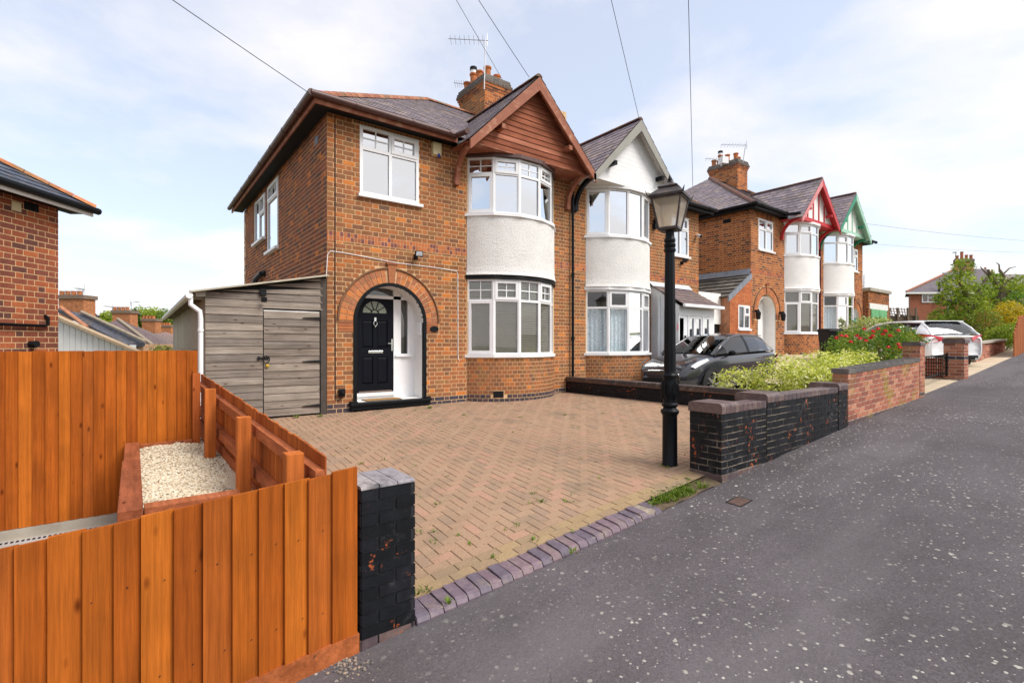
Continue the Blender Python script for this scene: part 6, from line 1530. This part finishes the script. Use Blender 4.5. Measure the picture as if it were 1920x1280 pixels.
tree('pollarded tree with a thick knobbly trunk at the far right', [A(1872,640,25),A(1874,590,25),A(1872,560,25),A(1876,540,25)], [(A(1874,545,25),A(1852,505,25),.14),(A(1875,545,25),A(1900,520,25),.13),(A(1873,560,25),A(1896,545,25),.12),(A(1876,540,25),A(1874,505,25),.13),(A(1862,525,25),A(1838,500,25),.05),(A(1874,510,25),A(1868,492,25),.04),(A(1880,515,25),A(1905,500,25),.04)],
     [(A(1862,528,25),(.55,.5,.6)),(A(1895,545,25),(.8,.7,.5)),(A(1850,560,25),(.5,.5,.5)),(A(1910,530,25),(.6,.6,.45)),(A(1885,570,25),(.6,.5,.4))], 1700, .17, LIME, 22, .34)
for lab, bl, n, sz, pl, sd_ in (
  ('golden yellow shrub below the pollarded tree', [(A(1890,590,21),(.65,.6,.6)),(A(1905,610,21),(.5,.5,.45)),(A(1872,618,21),(.35,.35,.35))], 2600, .13, YEL, 31),
  ('dark green shrub behind the golden one', [(A(1912,575,24),(.8,.8,.8)),(A(1925,600,24),(.7,.7,.7))], 2000, .16, GREEN, 32),
  ('orange-green leafy shrub over the far wall', [(A(1850,600,19.5),(.5,.5,.5)),(A(1862,622,19),(.6,.5,.45)),(A(1845,632,19),(.4,.4,.35))], 2400, .11, [(.30,.16,.03),(.20,.21,.03),(.16,.24,.03),(.28,.30,.05)], 33),
  ('light green hedge plants above the far brick wall', [(A(1880,628,18),(.55,.5,.38)),(A(1905,622,18),(.5,.5,.42)),(A(1860,640,18),(.35,.35,.25)),(A(1893,640,17.6),(.35,.35,.25))], 3600, .09, LIME, 34),
  ('green shrub behind the roof of the white car', [(A(1775,607,26),(.8,.7,.5)),(A(1750,612,26),(.6,.6,.45)),(A(1805,617,26),(.7,.6,.35))], 2600, .16, GREEN, 35)):
    bush('shrub', lab, 'shrub', bl, n, sz, pl, bl[0][0]-UP*.8, sd_, 'trees and shrubs at the far right')
gm_ = M(); rr = random.Random(4)
for _ in range(900):
    p = A(rr.uniform(1790,1850), 648, rr.uniform(19.5,21.5)); h = rr.uniform(.4,.75); d = Vector((rr.gauss(0,.1), rr.gauss(0,.1), 1)); w = Vector((rr.gauss(0,1), rr.gauss(0,1), 0)).normalized()*.012
    gm_.add([p-w, p+w, p+d*h], [(0,1,2)], (.20+rr.random()*.08,.24+rr.random()*.06,.07))
tag(gm_.build('long_grass', MT['leaf'], kind='stuff'), 'long pale grass behind the white car', 'grass')
# soft green masses on the skyline at the left
def farwood(name, label, blobs, n, size, pal, sd_):
    t = thing(name, label, 'tree', Vector(blobs[0][0])-UP*4, 'trees on the left skyline'); m = M(); leaves(m, blobs, n, size, pal, sd_, clump=.25); m.build('crown', MT['leaf'], t)
    m = M(); m.tube([Vector(blobs[0][0])-UP*5, Vector(blobs[0][0])], [.3,.15], 6); m.build('trunk', MT['bark'], t)
farwood('tree', 'dark purple-leaved tree between the terrace chimneys', [(at(185,602,70),(1.6,1.6,1.0)),(at(197,606,70),(1.2,1.2,.9)),(at(176,606,70),(1,1,.7))], 1400, .42, PURP, 41)
farwood('tree', 'bright green tree just left of the second terrace chimney', [(at(203,594,62),(.9,.9,.8)),(at(200,604,62),(1,1,.8))], 900, .38, LIME, 42)
farwood('tree', 'large bright green tree behind the third terrace chimney', [(at(265,592,60),(1.5,1.5,1.2)),(at(285,596,60),(1.6,1.6,1.3)),(at(256,604,60),(1.2,1.2,1)),(at(300,602,60),(1.5,1.5,1.2))], 2800, .36, LIME, 43)
farwood('tree', 'feathery green tree beside the garage gutter', [(at(307,596,55),(.9,.9,1.1)),(at(318,602,55),(.9,.9,1.2)),(at(312,612,55),(1,1,1))], 1300, .34, [(.13,.20,.03),(.20,.27,.05),(.27,.33,.07)], 44)
farwood('tree', 'dark conifer right of the second terrace chimney', [(at(252,594,58),(.5,.5,1.0))], 500, .3, DARK, 45)
bush('shrub', 'yellow-green shrub top showing over the tall fence', 'shrub', [(at(304,655,16),(.32,.3,.16))], 500, .06, LIME, at(304,675,16), 46)

# ================================================================== far houses on the right
def far_house(label, x0, x1, ye, yb, d, ridge, wallcol, roofcol, chim, depth=7):
    t = thing('far_house', label, 'house', at((x0+x1)/2, yb, d), 'houses in the distance at the right')
    dv = ray((x0+x1)/2-120, 646).normalized(); FW = dv; a = at(x0, ye, d); b = at(x1, ye, d); zb = at(x0, yb, d).z-1.5; h = a.z-zb
    m = M(); m.obox(Vector((a.x,a.y,zb)), b-a, FW*depth, UP*h, wallcol); m.build('wall', MT['far_brick'], t)
    rm = M(); e = .5; P0 = a-RT*e-FW*e; P1 = b+RT*e-FW*e; r0 = at(ridge[0], ridge[2], d+depth/2); r1 = at(ridge[1], ridge[2], d+depth/2)
    P3 = P0+FW*(depth+2*e); P2 = P1+FW*(depth+2*e)
    rm.add([P0,P1,P2,P3,r0,r1], [(0,1,5,4),(1,2,5),(2,3,4,5),(3,0,4),(3,2,1,0)], roofcol); ro = rm.build('roof', MT['slate'], t)
    part('hip_tiles', ro, MT['clay'], lambda m: m.tube([P0+UP*.05, r0+UP*.08], .13, 6, col=(.36,.15,.10)))
    part('gutter', t, MT['paint_white'], lambda m: m.beam(P0-UP*.12, P1-UP*.12, .12, .2))
    (cx0, cx1, cyt) = chim; w_ = (cx1-cx0)/FPX*(d+3); c0 = at(cx0, cyt+8, d+3)
    m = M(); m.obox(c0-UP*2.0, RT*w_, FW*w_*.7, UP*2.3, (.33,.14,.085)); ch = m.build('chimney', MT['far_brick'], t)
    m = M(); m.obox(c0+UP*.1-RT*.1-FW*.1, RT*(w_+.2), FW*(w_*.7+.2), UP*.35, (.16,.11,.09)); m.build('chimney_band', MT['clay'], ch)
    for k, hh in enumerate((.5,1.0,.6,.6)): m = M(); m.lathe([(.2,0),(.16,.1),(.16,hh-.1),(.2,hh)], c0+UP*.4+RT*(w_*(.12+.25*k))+FW*.4, 8, (.42,.15,.08)); m.build('chimney_pot', MT['clay'], ch)
    return t
t = far_house('far red brick house with purple hipped roof behind the trees', 1707, 1868, 548, 625, 60, (1794,1850,504), (.30,.105,.06), (.135,.115,.135), (1791,1826,484))
for (xa_, xb_) in ((1729,1761),(1770,1795)):
    W_ = Win(); o = at(xa_, 567, 59.9); w_ = (xb_-xa_)/FPX*59.9; W_.panel(o, RT, -FW, w_, 16/FPX*59.9, [(1,[(1,'fix',None)]),(1,[(.6,'fix',None),(.4,'fix',None)]),(1,[(1,'fix',None)])], fw=.09, mw=.09); W_.build('window', t, MT['glass_low'])
part('soil_pipe', t, MT['black_matt'], lambda m: m.tube([at(1761,528,59.7), at(1761,570,59.7)], .11, 6))
t = far_house('distant grey roofed house at the right edge', 1835, 1935, 538, 600, 90, (1840,1925,514), (.35,.25,.2), (.22,.19,.18), (1838,1864,507))
for k in range(4): W_ = Win(); o = at(1862+k*14, 558, 89.8); W_.panel(o, RT, -FW, .95, 1.2, [(1,[(1,'fix',None)])], fw=.1); W_.build('window', t, MT['glass_low'])
# flat roofed garage with green doors
ga = thing('brick_garage', 'flat roofed brick garage with green doors beyond the last house', 'garage', (28,.5,.9))
p0 = onY(1629,560,.4); p1 = onY(1667,560,.4); zt = onY(1629,545,.4).z
m = M(); m.box((p0.x,.4,.5),(p1.x,5,zt)); gwl = m.build('wall', MT['mortar'], ga)
P = Pieces(); brick_field(P, gwl, (p0.x,.392,0), (1,0,0), (0,-1,0), p1.x-p0.x, .5, int((zt-.5)/CH), CH, 'flemish', PAL_H3); brick_field(P, gwl, (p0.x-.008,5,0), (0,-1,0), (-1,0,0), 4.6, .5, int((zt-.5)/CH), CH, 'flemish', PAL_SIDE); P.emit(ga, MT['brick'], 'brickwork', 40)
part('coping', ga, MT['concrete'], lambda m: m.box((p0.x-.08,.3,zt),(p1.x+.08,5.1,zt+.16)))
q0 = onY(1633,600,.38); q1 = onY(1662,600,.38); zl_ = onY(1633,579,.38).z
part('lintel', ga, MT['paint_white'], lambda m: m.box((q0.x-.2,.36,zl_),(q1.x+.2,.41,zl_+.3)))
xm_ = (q0.x+q1.x)/2
for a, b in ((q0.x,xm_-.02),(xm_+.02,q1.x)): part('garage_door', ga, mat_cache('garage_green', (.16,.42,.20)), lambda m: (m.box((a,.35,.7),(b,.40,zl_)), [m.box((a+.1,.34,1.0+j*.7),(b-.1,.352,1.5+j*.7)) for j in range(3)]))
sd2 = thing('satellite_dish', 'grey satellite dish on the end of the last house', 'dish', at(1621,528,29))
part('dish', sd2, MT['lead_white'], lambda m: m.prism([at(1621,528,28.8)+(RT*.12+FW*.1)*math.cos(t)*1.0+UP*.42*math.sin(t) for t in fr(0,6.283,18)[:-1]], FW*.05))
part('arm', sd2, MT['steel'], lambda m: m.tube([at(1616,540,29), at(1621,530,28.8)], .02, 5))
# weathered fence with trellis
wf = thing('weathered_fence', 'grey-brown weathered board fence with trellis top behind the white car', 'fence', at(1695,640,33))
for k in range(17):
    x = 1669+k*3.2; p = at(x, 640, 33); q = at(x+2.9, 640, 33); h0 = (640-591+rnd.uniform(-2,2))/FPX*33
    mm = M(); mm.obox(p-UP*.5, q-p, FW*.03, UP*(h0+.5), pick([((.15,.11,.08),2),((.19,.14,.10),2),((.12,.09,.07),1)])); mm.build('board', MT['fence'], wf)
for x in (1668,1684,1703,1718): part('post', wf, mat_cache('old_post', (.17,.125,.09)), lambda m: m.obox(at(x-1,640,32.9)-UP*.5, RT*.1, FW*.1, UP*((640-577)/FPX*33+.5)))
m = M()
for y in (578,583,588): m.beam(at(1668,y,32.95), at(1718,y+4,32.95), .03, .04)
for x in range(1670,1718,5): m.beam(at(x,577,32.95), at(x+3,592,32.95), .03, .03)
m.build('trellis', mat_cache('old_post', (.17,.125,.09)), wf)
# orange fence at the right edge of the view
of = thing('far_fence', 'short orange board fence at the far right edge', 'fence', (20.6,-5.9,.95))
for k in range(16):
    x = 19.2+k*.15; m = M(); zt_ = zf(x)+.75+.45*min(1,k/5); m.add([(x,-6.15,zf(x)-.05),(x+.145,-6.15,zf(x)-.05),(x+.145,-6.15,zt_+.05),(x,-6.15,zt_),(x,-6.12,zf(x)-.05),(x+.145,-6.12,zf(x)-.05),(x+.145,-6.12,zt_+.05),(x,-6.12,zt_)], [(0,1,2,3),(0,4,5,1),(3,2,6,7),(0,3,7,4),(1,5,6,2),(4,7,6,5)], pick([((.36,.12,.04),2),((.32,.10,.035),2)])); m.build('board', MT['fence'], of)

# ================================================================== cars
def car(label, origin, heading, paint, L_, kz=1.0, kw=1.0, tail=False, group=None):
    """origin = front centre on the ground, heading = unit vector the car faces"""
    hd = Vector(heading).normalized(); sd_ = Vector((hd.y, -hd.x, 0)); o = Vector(origin); sx = L_/3.95
    def T(p): return o-hd*(p.x*sx)+sd_*(p.y*kw)+UP*(p.z*kz)
    t = thing('parked_car', label, 'car', o-hd*(L_/2), group)
    ST = [(0,.50,.32,.45,.55,.60),(.05,.66,.22,.45,.63,.69),(.2,.76,.2,.48,.71,.78),(.45,.82,.19,.52,.79,.87),(.8,.845,.19,.55,.87,.95),(1.05,.855,.19,.56,.92,1.0),(1.6,.86,.19,.56,.95,1.0),(2.4,.86,.19,.57,.98,1.03),(3.1,.86,.2,.58,1.0,1.06),(3.55,.845,.22,.60,1.0,1.06),(3.8,.80,.27,.62,.97,1.03),(3.92,.70,.34,.62,.90,.96),(3.95,.56,.42,.62,.82,.87)]
    if tail: ST = ST[:-3]+[(3.8,.83,.25,.62,1.0,1.04),(3.92,.79,.30,.62,.97,1.01),(3.95,.70,.36,.62,.93,.97)]
    m = M(); rows = []
    for (x, w, zl, zm, zs, zt) in ST:
        half = [(w*.8,zl),(w*.97,zl+.1),(w,zm),(w*.975,zs-.04),(w*.93,zs),(w*.6,zt-.008),(0,zt)]
        rows.append([(x,y,z) for y, z in half]+[(x,-y,z) for y, z in half[-2::-1]])
    k = len(rows[0]); vs = [p for r_ in rows for p in r_]
    fs = [(i*k+j, i*k+j+1, (i+1)*k+j+1, (i+1)*k+j) for i in range(len(rows)-1) for j in range(k-1)]+[tuple(range(k)), tuple((len(rows)-1)*k+j for j in range(k))[::-1]]
    m.add(vs, fs); body = m.build('body', paint, t, smooth='all', xf=T, subsurf=2)
    CS = [(1.0,.78,.97,.72,.99),(1.42,.80,.98,.64,1.22),(1.85,.805,.99,.59,1.405),(2.3,.805,1.01,.575,1.47),(2.42,.805,1.01,.575,1.475),(2.9,.795,1.03,.56,1.47),(3.0,.79,1.03,.555,1.465),(3.38,.775,1.05,.54,1.40),(3.62,.745,1.05,.56,1.24),(3.86,.70,1.03,.62,1.06)]
    if tail: CS = CS[:-3]+[(3.52,.785,1.05,.57,1.43),(3.74,.765,1.05,.60,1.27),(3.90,.74,1.02,.66,1.05)]
    R_ = []
    for (x, wb, zb, wt, zt) in CS:
        h = [(wb,zb),(lerp(wb,wt,.5)+.025,lerp(zb,zt,.5)),(wt+.01,zt-.045),(wt*.72,zt-.005),(0,zt+.012)]
        R_.append([(x,y,z) for y, z in h]+[(x,-y,z) for y, z in h[-2::-1]])
    k = 9
    def sub(cells): 
        mm = M(); ix = {}
        def vi(i, j):
            if (i, j) not in ix: ix[(i, j)] = len(mm.v); mm.v.append(Vector(R_[i][j]))
            return ix[(i, j)]
        for i, j in cells: mm.f.append([vi(i,j), vi(i,j+1), vi(i+1,j+1), vi(i+1,j)]); mm.c.append((1,1,1))
        return mm
    sub([(i,j) for i in (0,1) for j in range(2,6)]).build('windscreen', MT['screen_glass'], t, smooth='all', xf=T)
    sub([(i,j) for i in range(2,7) for j in range(2,6)]).build('roof', paint, t, smooth='all', xf=T)
    sub([(i,j) for i in (7,8) for j in range(2,6)]).build('rear_window', MT['car_glass'], t, smooth='all', xf=T)
    for js in ((0,1),(6,7)):
        for seg in ((1,2),(4,),(6,)) if 0 else ((1,2),(4,5),(6,)):
            sub([(i,j) for i in seg for j in js]).build('side_window', MT['car_glass'], t, smooth='all', xf=T)
        sub([(3,j) for j in js]).build('door_pillar', MT['black_paint'], t, smooth='all', xf=T)
        sub([(i,j) for i in (7,8) for j in js]).build('rear_pillar', paint, t, smooth='all', xf=T)
        sub([(0,j) for j in js]).build('front_quarter', MT['black_paint'], t, smooth='all', xf=T)
    for s in (1,-1):
        e = 2 if s == 1 else 6
        m = M(); m.tube([Vector(R_[i][e]) for i in (0,1,2,3,4,5,6,7,8,9)], [.03]*10, 6); m.build('roof_rail', paint, t, smooth='all', xf=T)
        m = M(); m.tube([Vector(R_[i][0 if s == 1 else 8])+Vector((0,.004*s,0)) for i in range(1,8)], .012, 5); m.build('window_trim', MT['black_paint'] if not tail else MT['chrome'], t, xf=T)
        # mirror
        m = M(); c = Vector((1.42,s*.93,1.0)); vs = []
        for a in range(6):
            for b in range(8):
                th = math.pi*a/5; ph = 2*math.pi*b/8; vs.append(c+Vector((.06*math.cos(th), .10*math.sin(th)*math.cos(ph), .065*math.sin(th)*math.sin(ph))))
        m.add(vs, [(a*8+b, a*8+(b+1) % 8, (a+1)*8+(b+1) % 8, (a+1)*8+b) for a in range(5) for b in range(8)]); m.tube([c+Vector((0,-s*.12,-.05)), c+Vector((0,-s*.03,-.03))], .03, 6); m.build('wing_mirror', MT['black_paint'] if not tail else paint, t, smooth='all', xf=T)
        # lamps
        m = M(); m.add([(.14,s*.70,.70),(.20,s*.775,.66),(.62,s*.845,.83),(.60,s*.80,.865),(.34,s*.74,.80)], [(0,1,2,3,4)]); m.v = [p+Vector((-.012,s*.012,.012)) for p in m.v]; m.build('headlight', MT['headlight'], t, xf=T)
        m = M(); vv = [(3.60,s*.845,.93),(3.87,s*.76,.72),(3.935,s*.62,.73),(3.955,s*.42,.82),(3.93,s*.44,.90),(3.84,s*.74,.94)] if not tail else [(3.36,s*.868,1.0),(3.65,s*.862,.80),(3.90,s*.77,.76),(3.965,s*.40,.84),(3.96,s*.38,.95),(3.86,s*.77,1.02)]; m.add([Vector(p)+Vector((.03,s*.02,.01)) for p in vv], [(0,1,2,3,4,5)]); m.build('tail_light', MT['tail_red'], t, xf=T)
        for x in (.72, 3.2):
            n = 22; m = M(); yo = s*.875; vs = []
            prof = [(.0,.23),(.0,.285),(-.02,.31),(-.15,.31),(-.17,.28)]
            for yy, r_ in prof:
                for q in range(n): vs.append((x+r_*math.cos(2*math.pi*q/n)/sx, yo+s*yy, .31+r_*math.sin(2*math.pi*q/n)))
            m.add(vs, [(i*n+q, i*n+(q+1) % n, (i+1)*n+(q+1) % n, (i+1)*n+q) for i in range(4) for q in range(n)]); wh = m.build('wheel', MT['rubber'], t, smooth='all', xf=T)
            m = M()
            for q in range(5):
                a = 2*math.pi*q/5; m.beam((x+.04*math.cos(a)/sx,yo,.31+.04*math.sin(a)),(x+.235*math.cos(a)/sx,yo,.31+.235*math.sin(a)),.05,.05,up=(0,1,0))
            m.build('rim', MT['steel'], wh, xf=T)
            m = M(); vs = []
            for r_ in (.315,.375):
                for q in range(15): a = math.pi*(q/14*1.16-.08); vs.append((x+r_*math.cos(a)/sx, s*.868, .31+r_*math.sin(a)))
            m.add(vs, [(q, q+1, 15+q+1, 15+q) for q in range(14)]); m.build('wheel_arch', MT['rubber'], t, xf=T)
    m = M(); m.box((3.90,-.6,.30),(3.985,.6,.44)); m.build('rear_bumper', MT['black_matt'], t, xf=T, bevel=.03)
    m = M(); m.box((-.02,-.5,.30),(.05,.5,.42)); m.build('grille', MT['black_matt'], t, xf=T, bevel=.02)
    pl = M(); zp = .82 if tail else .70; pl.box((3.972,-.26,zp),(3.99,.26,zp+.11)); plo = pl.build('number_plate', MT['plate_yellow'], t, xf=T)
    m = M()
    for q in range(7):
        y = -.21+q*.07+(.02 if q > 3 else 0); m.box((3.9895,y-.018,zp+.025),(3.992,y-.006,zp+.085)); m.box((3.9895,y+.006,zp+.025),(3.992,y+.018,zp+.085)); m.box((3.9895,y-.018,zp+(.075 if q % 2 else .05)),(3.992,y+.018,zp+(.087 if q % 2 else .062)))
    m.build('plate_marks', MT['black_matt'], plo, xf=T)
    m = M(); m.box((3.90,-.45,zp+.13),(3.98,.45,zp+.145)); m.build('boot_trim', MT['chrome'], t, xf=T)
    m = M(); q0 = 3.50 if tail else 3.36; m.box((q0,-.52,1.415),(q0+.13,.52,1.44)); m.build('spoiler', paint, t, xf=T, bevel=.01)
    if tail: part('wiper', t, MT['black_matt'], lambda m: m.beam((3.86,.02,1.09),(3.72,-.35,1.17),.03,.02), xf=T); part('exhaust', t, MT['chrome'], lambda m: m.tube([(3.85,.52,.33),(4.0,.52,.33)], .045, 8), xf=T)
    m = M()
    for y in (.36,-.36): m.box((1.95,y-.22,.5),(2.1,y+.22,1.12)); m.box((1.98,y-.1,1.12),(2.06,y+.1,1.3)); m.box((3.0,y-.3,.5),(3.12,y+.3,1.15))
    m.build('seats', MT['black_matt'], t, xf=T)
    m = M(); m.tube([(1.52+.05*math.sin(a),.36+.17*math.cos(a),1.0+.16*math.sin(a)) for a in fr(0,6.283,18)], .014, 6); m.build('steering_wheel', MT['black_matt'], t, xf=T)
    if not tail: m = M(); m.tube([(2.3,0,1.48),(2.75,0,1.78)], .006, 5); m.build('aerial', MT['black_matt'], t, xf=T)
    return t
car('black hatchback parked in front of the adjoining house', (7.12,-1.88,.02), (-1,0,0), MT['car_black'], 4.2, kz=1.03)
th = R(34); hd_ = Vector((math.sin(th), math.cos(th), 0)); rear = at(1793,660,14.0); 
car('white estate car parked with its tail toward the street', Vector((rear.x,rear.y,.52))+hd_*3.95, hd_, MT['car_white'], 3.95, kz=.98, kw=1.05, tail=True)

# ================================================================== wheelie bin
wb = thing('wheelie_bin', 'black wheelie bin beside the bay of the last house', 'bin', at(1560,660,17.3))
b0 = at(1560,672,17.3); b0.z = .72
def BT(p): return b0+RT*p.x+FW*p.y+UP*p.z
part('tub', wb, MT['black_matt'], lambda m: m.add([(-.24,-.27,.1),(.24,-.27,.1),(.24,.27,.1),(-.24,.27,.1),(-.30,-.34,.98),(.30,-.34,.98),(.30,.34,.98),(-.30,.34,.98)], [(0,3,2,1),(0,1,5,4),(1,2,6,5),(2,3,7,6),(3,0,4,7)]), xf=BT, bevel=.03)
part('lid', wb, MT['black_matt'], lambda m: m.add([(-.33,-.38,.98),(.33,-.38,.98),(.33,.38,.98),(-.33,.38,.98),(-.27,-.30,1.07),(.27,-.30,1.07),(.27,.34,1.09),(-.27,.34,1.09)], [(0,3,2,1),(4,5,6,7),(0,1,5,4),(1,2,6,5),(2,3,7,6),(3,0,4,7)]), xf=BT, bevel=.02)
for s in (-1,1): part('wheel', wb, MT['rubber'], lambda m: m.tube([(s*.22,.30,.1),(s*.28,.30,.1)], .1, 12), xf=BT)

# ================================================================== overhead wires
def wire(label, p, q, sag=.15, r=.006, mt='wire'):
    t = thing('overhead_wire', label, 'wire', p, 'telephone wires over the street'); p = Vector(p); q = Vector(q)
    pts = [p.lerp(q, i/14)-UP*(sag*4*(i/14)*(1-i/14)) for i in range(15)]
    part('cable', t, MT[mt], lambda m: m.tube(pts, r, 5), smooth=True)
def two(pa, da, pb, db):     # a line seen through two pixels, carried on past the second one
    a = at(*pa, da); b = at(*pb, db); return a, b+(b-a)*2.2
wire('wire from the top left down to the nearest eaves corner', *two((592,183),8.55,(332,0),6.7), sag=.05)
wire('thin wire passing behind the nearest chimney', *two((948,160),16.5,(857,0),13.0), sag=.05, r=.007)
wire('wire down to the brown gable', *two((992,145),11.1,(900,0),9.0), sag=.05)
wire('wire down to the white gable apex', *two((1200,230),13.1,(1147,0),9.9), sag=.05)
wire('nearly vertical wire down to the roof of the third house', *two((1299,352),18.0,(1291,0),11.5), sag=.05, r=.008)
MT['far_wire'] = mat('far_wire', (.28,.29,.32), rough=.6, var=0)
wire('upper long distant wire at the right', at(1622,419,40), at(2000,456,46), sag=.2, r=.013, mt='far_wire')
wire('lower long distant wire at the right', at(1625,456,40), at(2000,474,46), sag=.2, r=.011, mt='far_wire')
lp2 = thing('street_light', 'tall thin street light far away by the red brick house', 'street light', at(1778,600,45))
part('column', lp2, MT['steel'], lambda m: m.tube([at(1778,640,45), at(1778,512,45)], [.09,.06], 8)); part('head', lp2, MT['steel'], lambda m: m.obox(at(1770,513,45), RT*.5, FW*.2, UP*.12))
lp3 = thing('street_light', 'distant street light rising above the far chimney', 'street light', at(1792,560,75))
part('column', lp3, MT['steel'], lambda m: m.tube([at(1792,600,75), at(1792,472,75)], [.1,.07], 8)); part('head', lp3, MT['steel'], lambda m: m.obox(at(1788,474,75), RT*.5, FW*.2, UP*.15))

# ================================================================== weeds, grass, grit
def gpt(x, y, zfun):
    z = -.3
    for _ in range(8):
        d = ray(x, y); t = (z-CAM.z)/d.z; p = CAM+d*t; z = zfun(p.x, p.y)
    return Vector((p.x, p.y, z))
wd = M(); r5 = random.Random(12)
def tuft(p, n, h, spread, pal=((.16,.24,.03),(.22,.29,.04),(.11,.19,.025))):
    for _ in range(n):
        a = r5.uniform(0,6.28); d = Vector((math.cos(a), math.sin(a), 0)); b = p+d*r5.uniform(0,spread); hh = h*r5.uniform(.5,1.2); w = Vector((-d.y,d.x,0))*r5.uniform(.003,.007)
        mid = b+d*hh*.35+UP*hh*.6; tip = b+d*hh*.9+UP*hh*.75; c = r5.choice(pal)
        wd.add([b-w, b+w, mid+w*.8, mid-w*.8, tip], [(0,1,2,3),(3,2,4)], c)
for (x, y, n, h) in ((556,783,30,.10),(600,781,26,.09),(806,765,34,.10),(778,770,12,.05),(870,778,12,.05),(930,776,10,.04),(975,782,12,.05),(1060,778,18,.07),(676,870,12,.05),(720,862,8,.04),(820,945,12,.05),(815,997,9,.05),(786,998,8,.05),(815,1016,8,.04),(1000,925,12,.05),(1015,940,14,.06),(1060,940,10,.05),(995,943,10,.05),(970,985,8,.05),(1002,1012,10,.05),(925,1043,12,.05),(1075,997,9,.04),(798,1108,14,.07),(785,1112,10,.06),(842,1130,12,.07),(1074,1035,16,.06),(1250,876,16,.05),(1264,874,14,.05),(1240,873,8,.04),(880,1020,8,.04),(1090,860,8,.04),(1170,800,8,.04),(1130,775,10,.05),(650,840,8,.04),(740,800,8,.04),(700,905,6,.04)):
    tuft(gpt(x, y, lambda a, b: zd(a, b)+.004), n, h*.62, .04)
for _ in range(70):
    x = r5.uniform(-1.6,5.6); y = r5.uniform(-5.7,-.7); tuft(Vector((x,y,zd(x,y)+.002)), 5, r5.uniform(.012,.03), .02)
tag(wd.build('weeds', MT['leaf'], kind='stuff'), 'small green weeds in the joints of the paving', 'weeds')
wd = M()
ss = M(); grid(ss, fr(1.18,2.34,12), fr(-6.2,-5.9,6), lambda x, y: zf(x)+.01+.025*noise.noise(Vector((x*7,y*7,0)))+.02*(y+6.2)/.3); tag(ss.build('bare_soil', MT['soil'], smooth=True), kind='structure')
for _ in range(150):
    x = r5.gauss(1.75,.26); y = r5.gauss(-6.03,.07)
    if 1.25 < x < 2.28 and -6.19 < y < -5.88: tuft(Vector((x,y,zf(x)+.015)), 9, r5.uniform(.03,.075), .03)
tag(wd.build('grass_patch', MT['leaf'], kind='stuff'), 'bright grass in the broken corner of the drive', 'grass')
wd = M()
p = gpt(566,1262,zpav); tuft(p, 5, .05, .02)
sp = thing('weed_plant', 'little leafy weed growing at the foot of the orange fence', 'plant', p)
m = M(); leaves(m, [(p+UP*.04,(.045,.04,.05))], 90, .026, [(.14,.26,.02),(.22,.34,.03),(.28,.38,.04)], 77); m.build('leaf_cluster', MT['leaf'], sp)
m = M(); stems(m, p, [p+Vector((jit(.03),jit(.03),.07)) for _ in range(5)], .003, (.12,.2,.03)); m.build('stem', MT['bark'], sp)
wd.v and tag(wd.build('grass_tuft', MT['leaf'], kind='stuff'), 'few grass blades by the fence foot', 'grass')
st = M()
for _ in range(120):
    c = gpt(r5.gauss(655,22), r5.gauss(1246,9), zpav); r_ = r5.uniform(.003,.012)
    st.lathe([(r_*.7,-.002),(r_,r_*.4),(r_*.4,r_*.9)], c, 6, pick([((.20,.17,.14),1),((.12,.11,.11),1),((.32,.24,.18),1)], r5))
tag(st.build('grit', MT['stone'], kind='stuff'), 'loose grit and stones at the fence foot', 'grit')
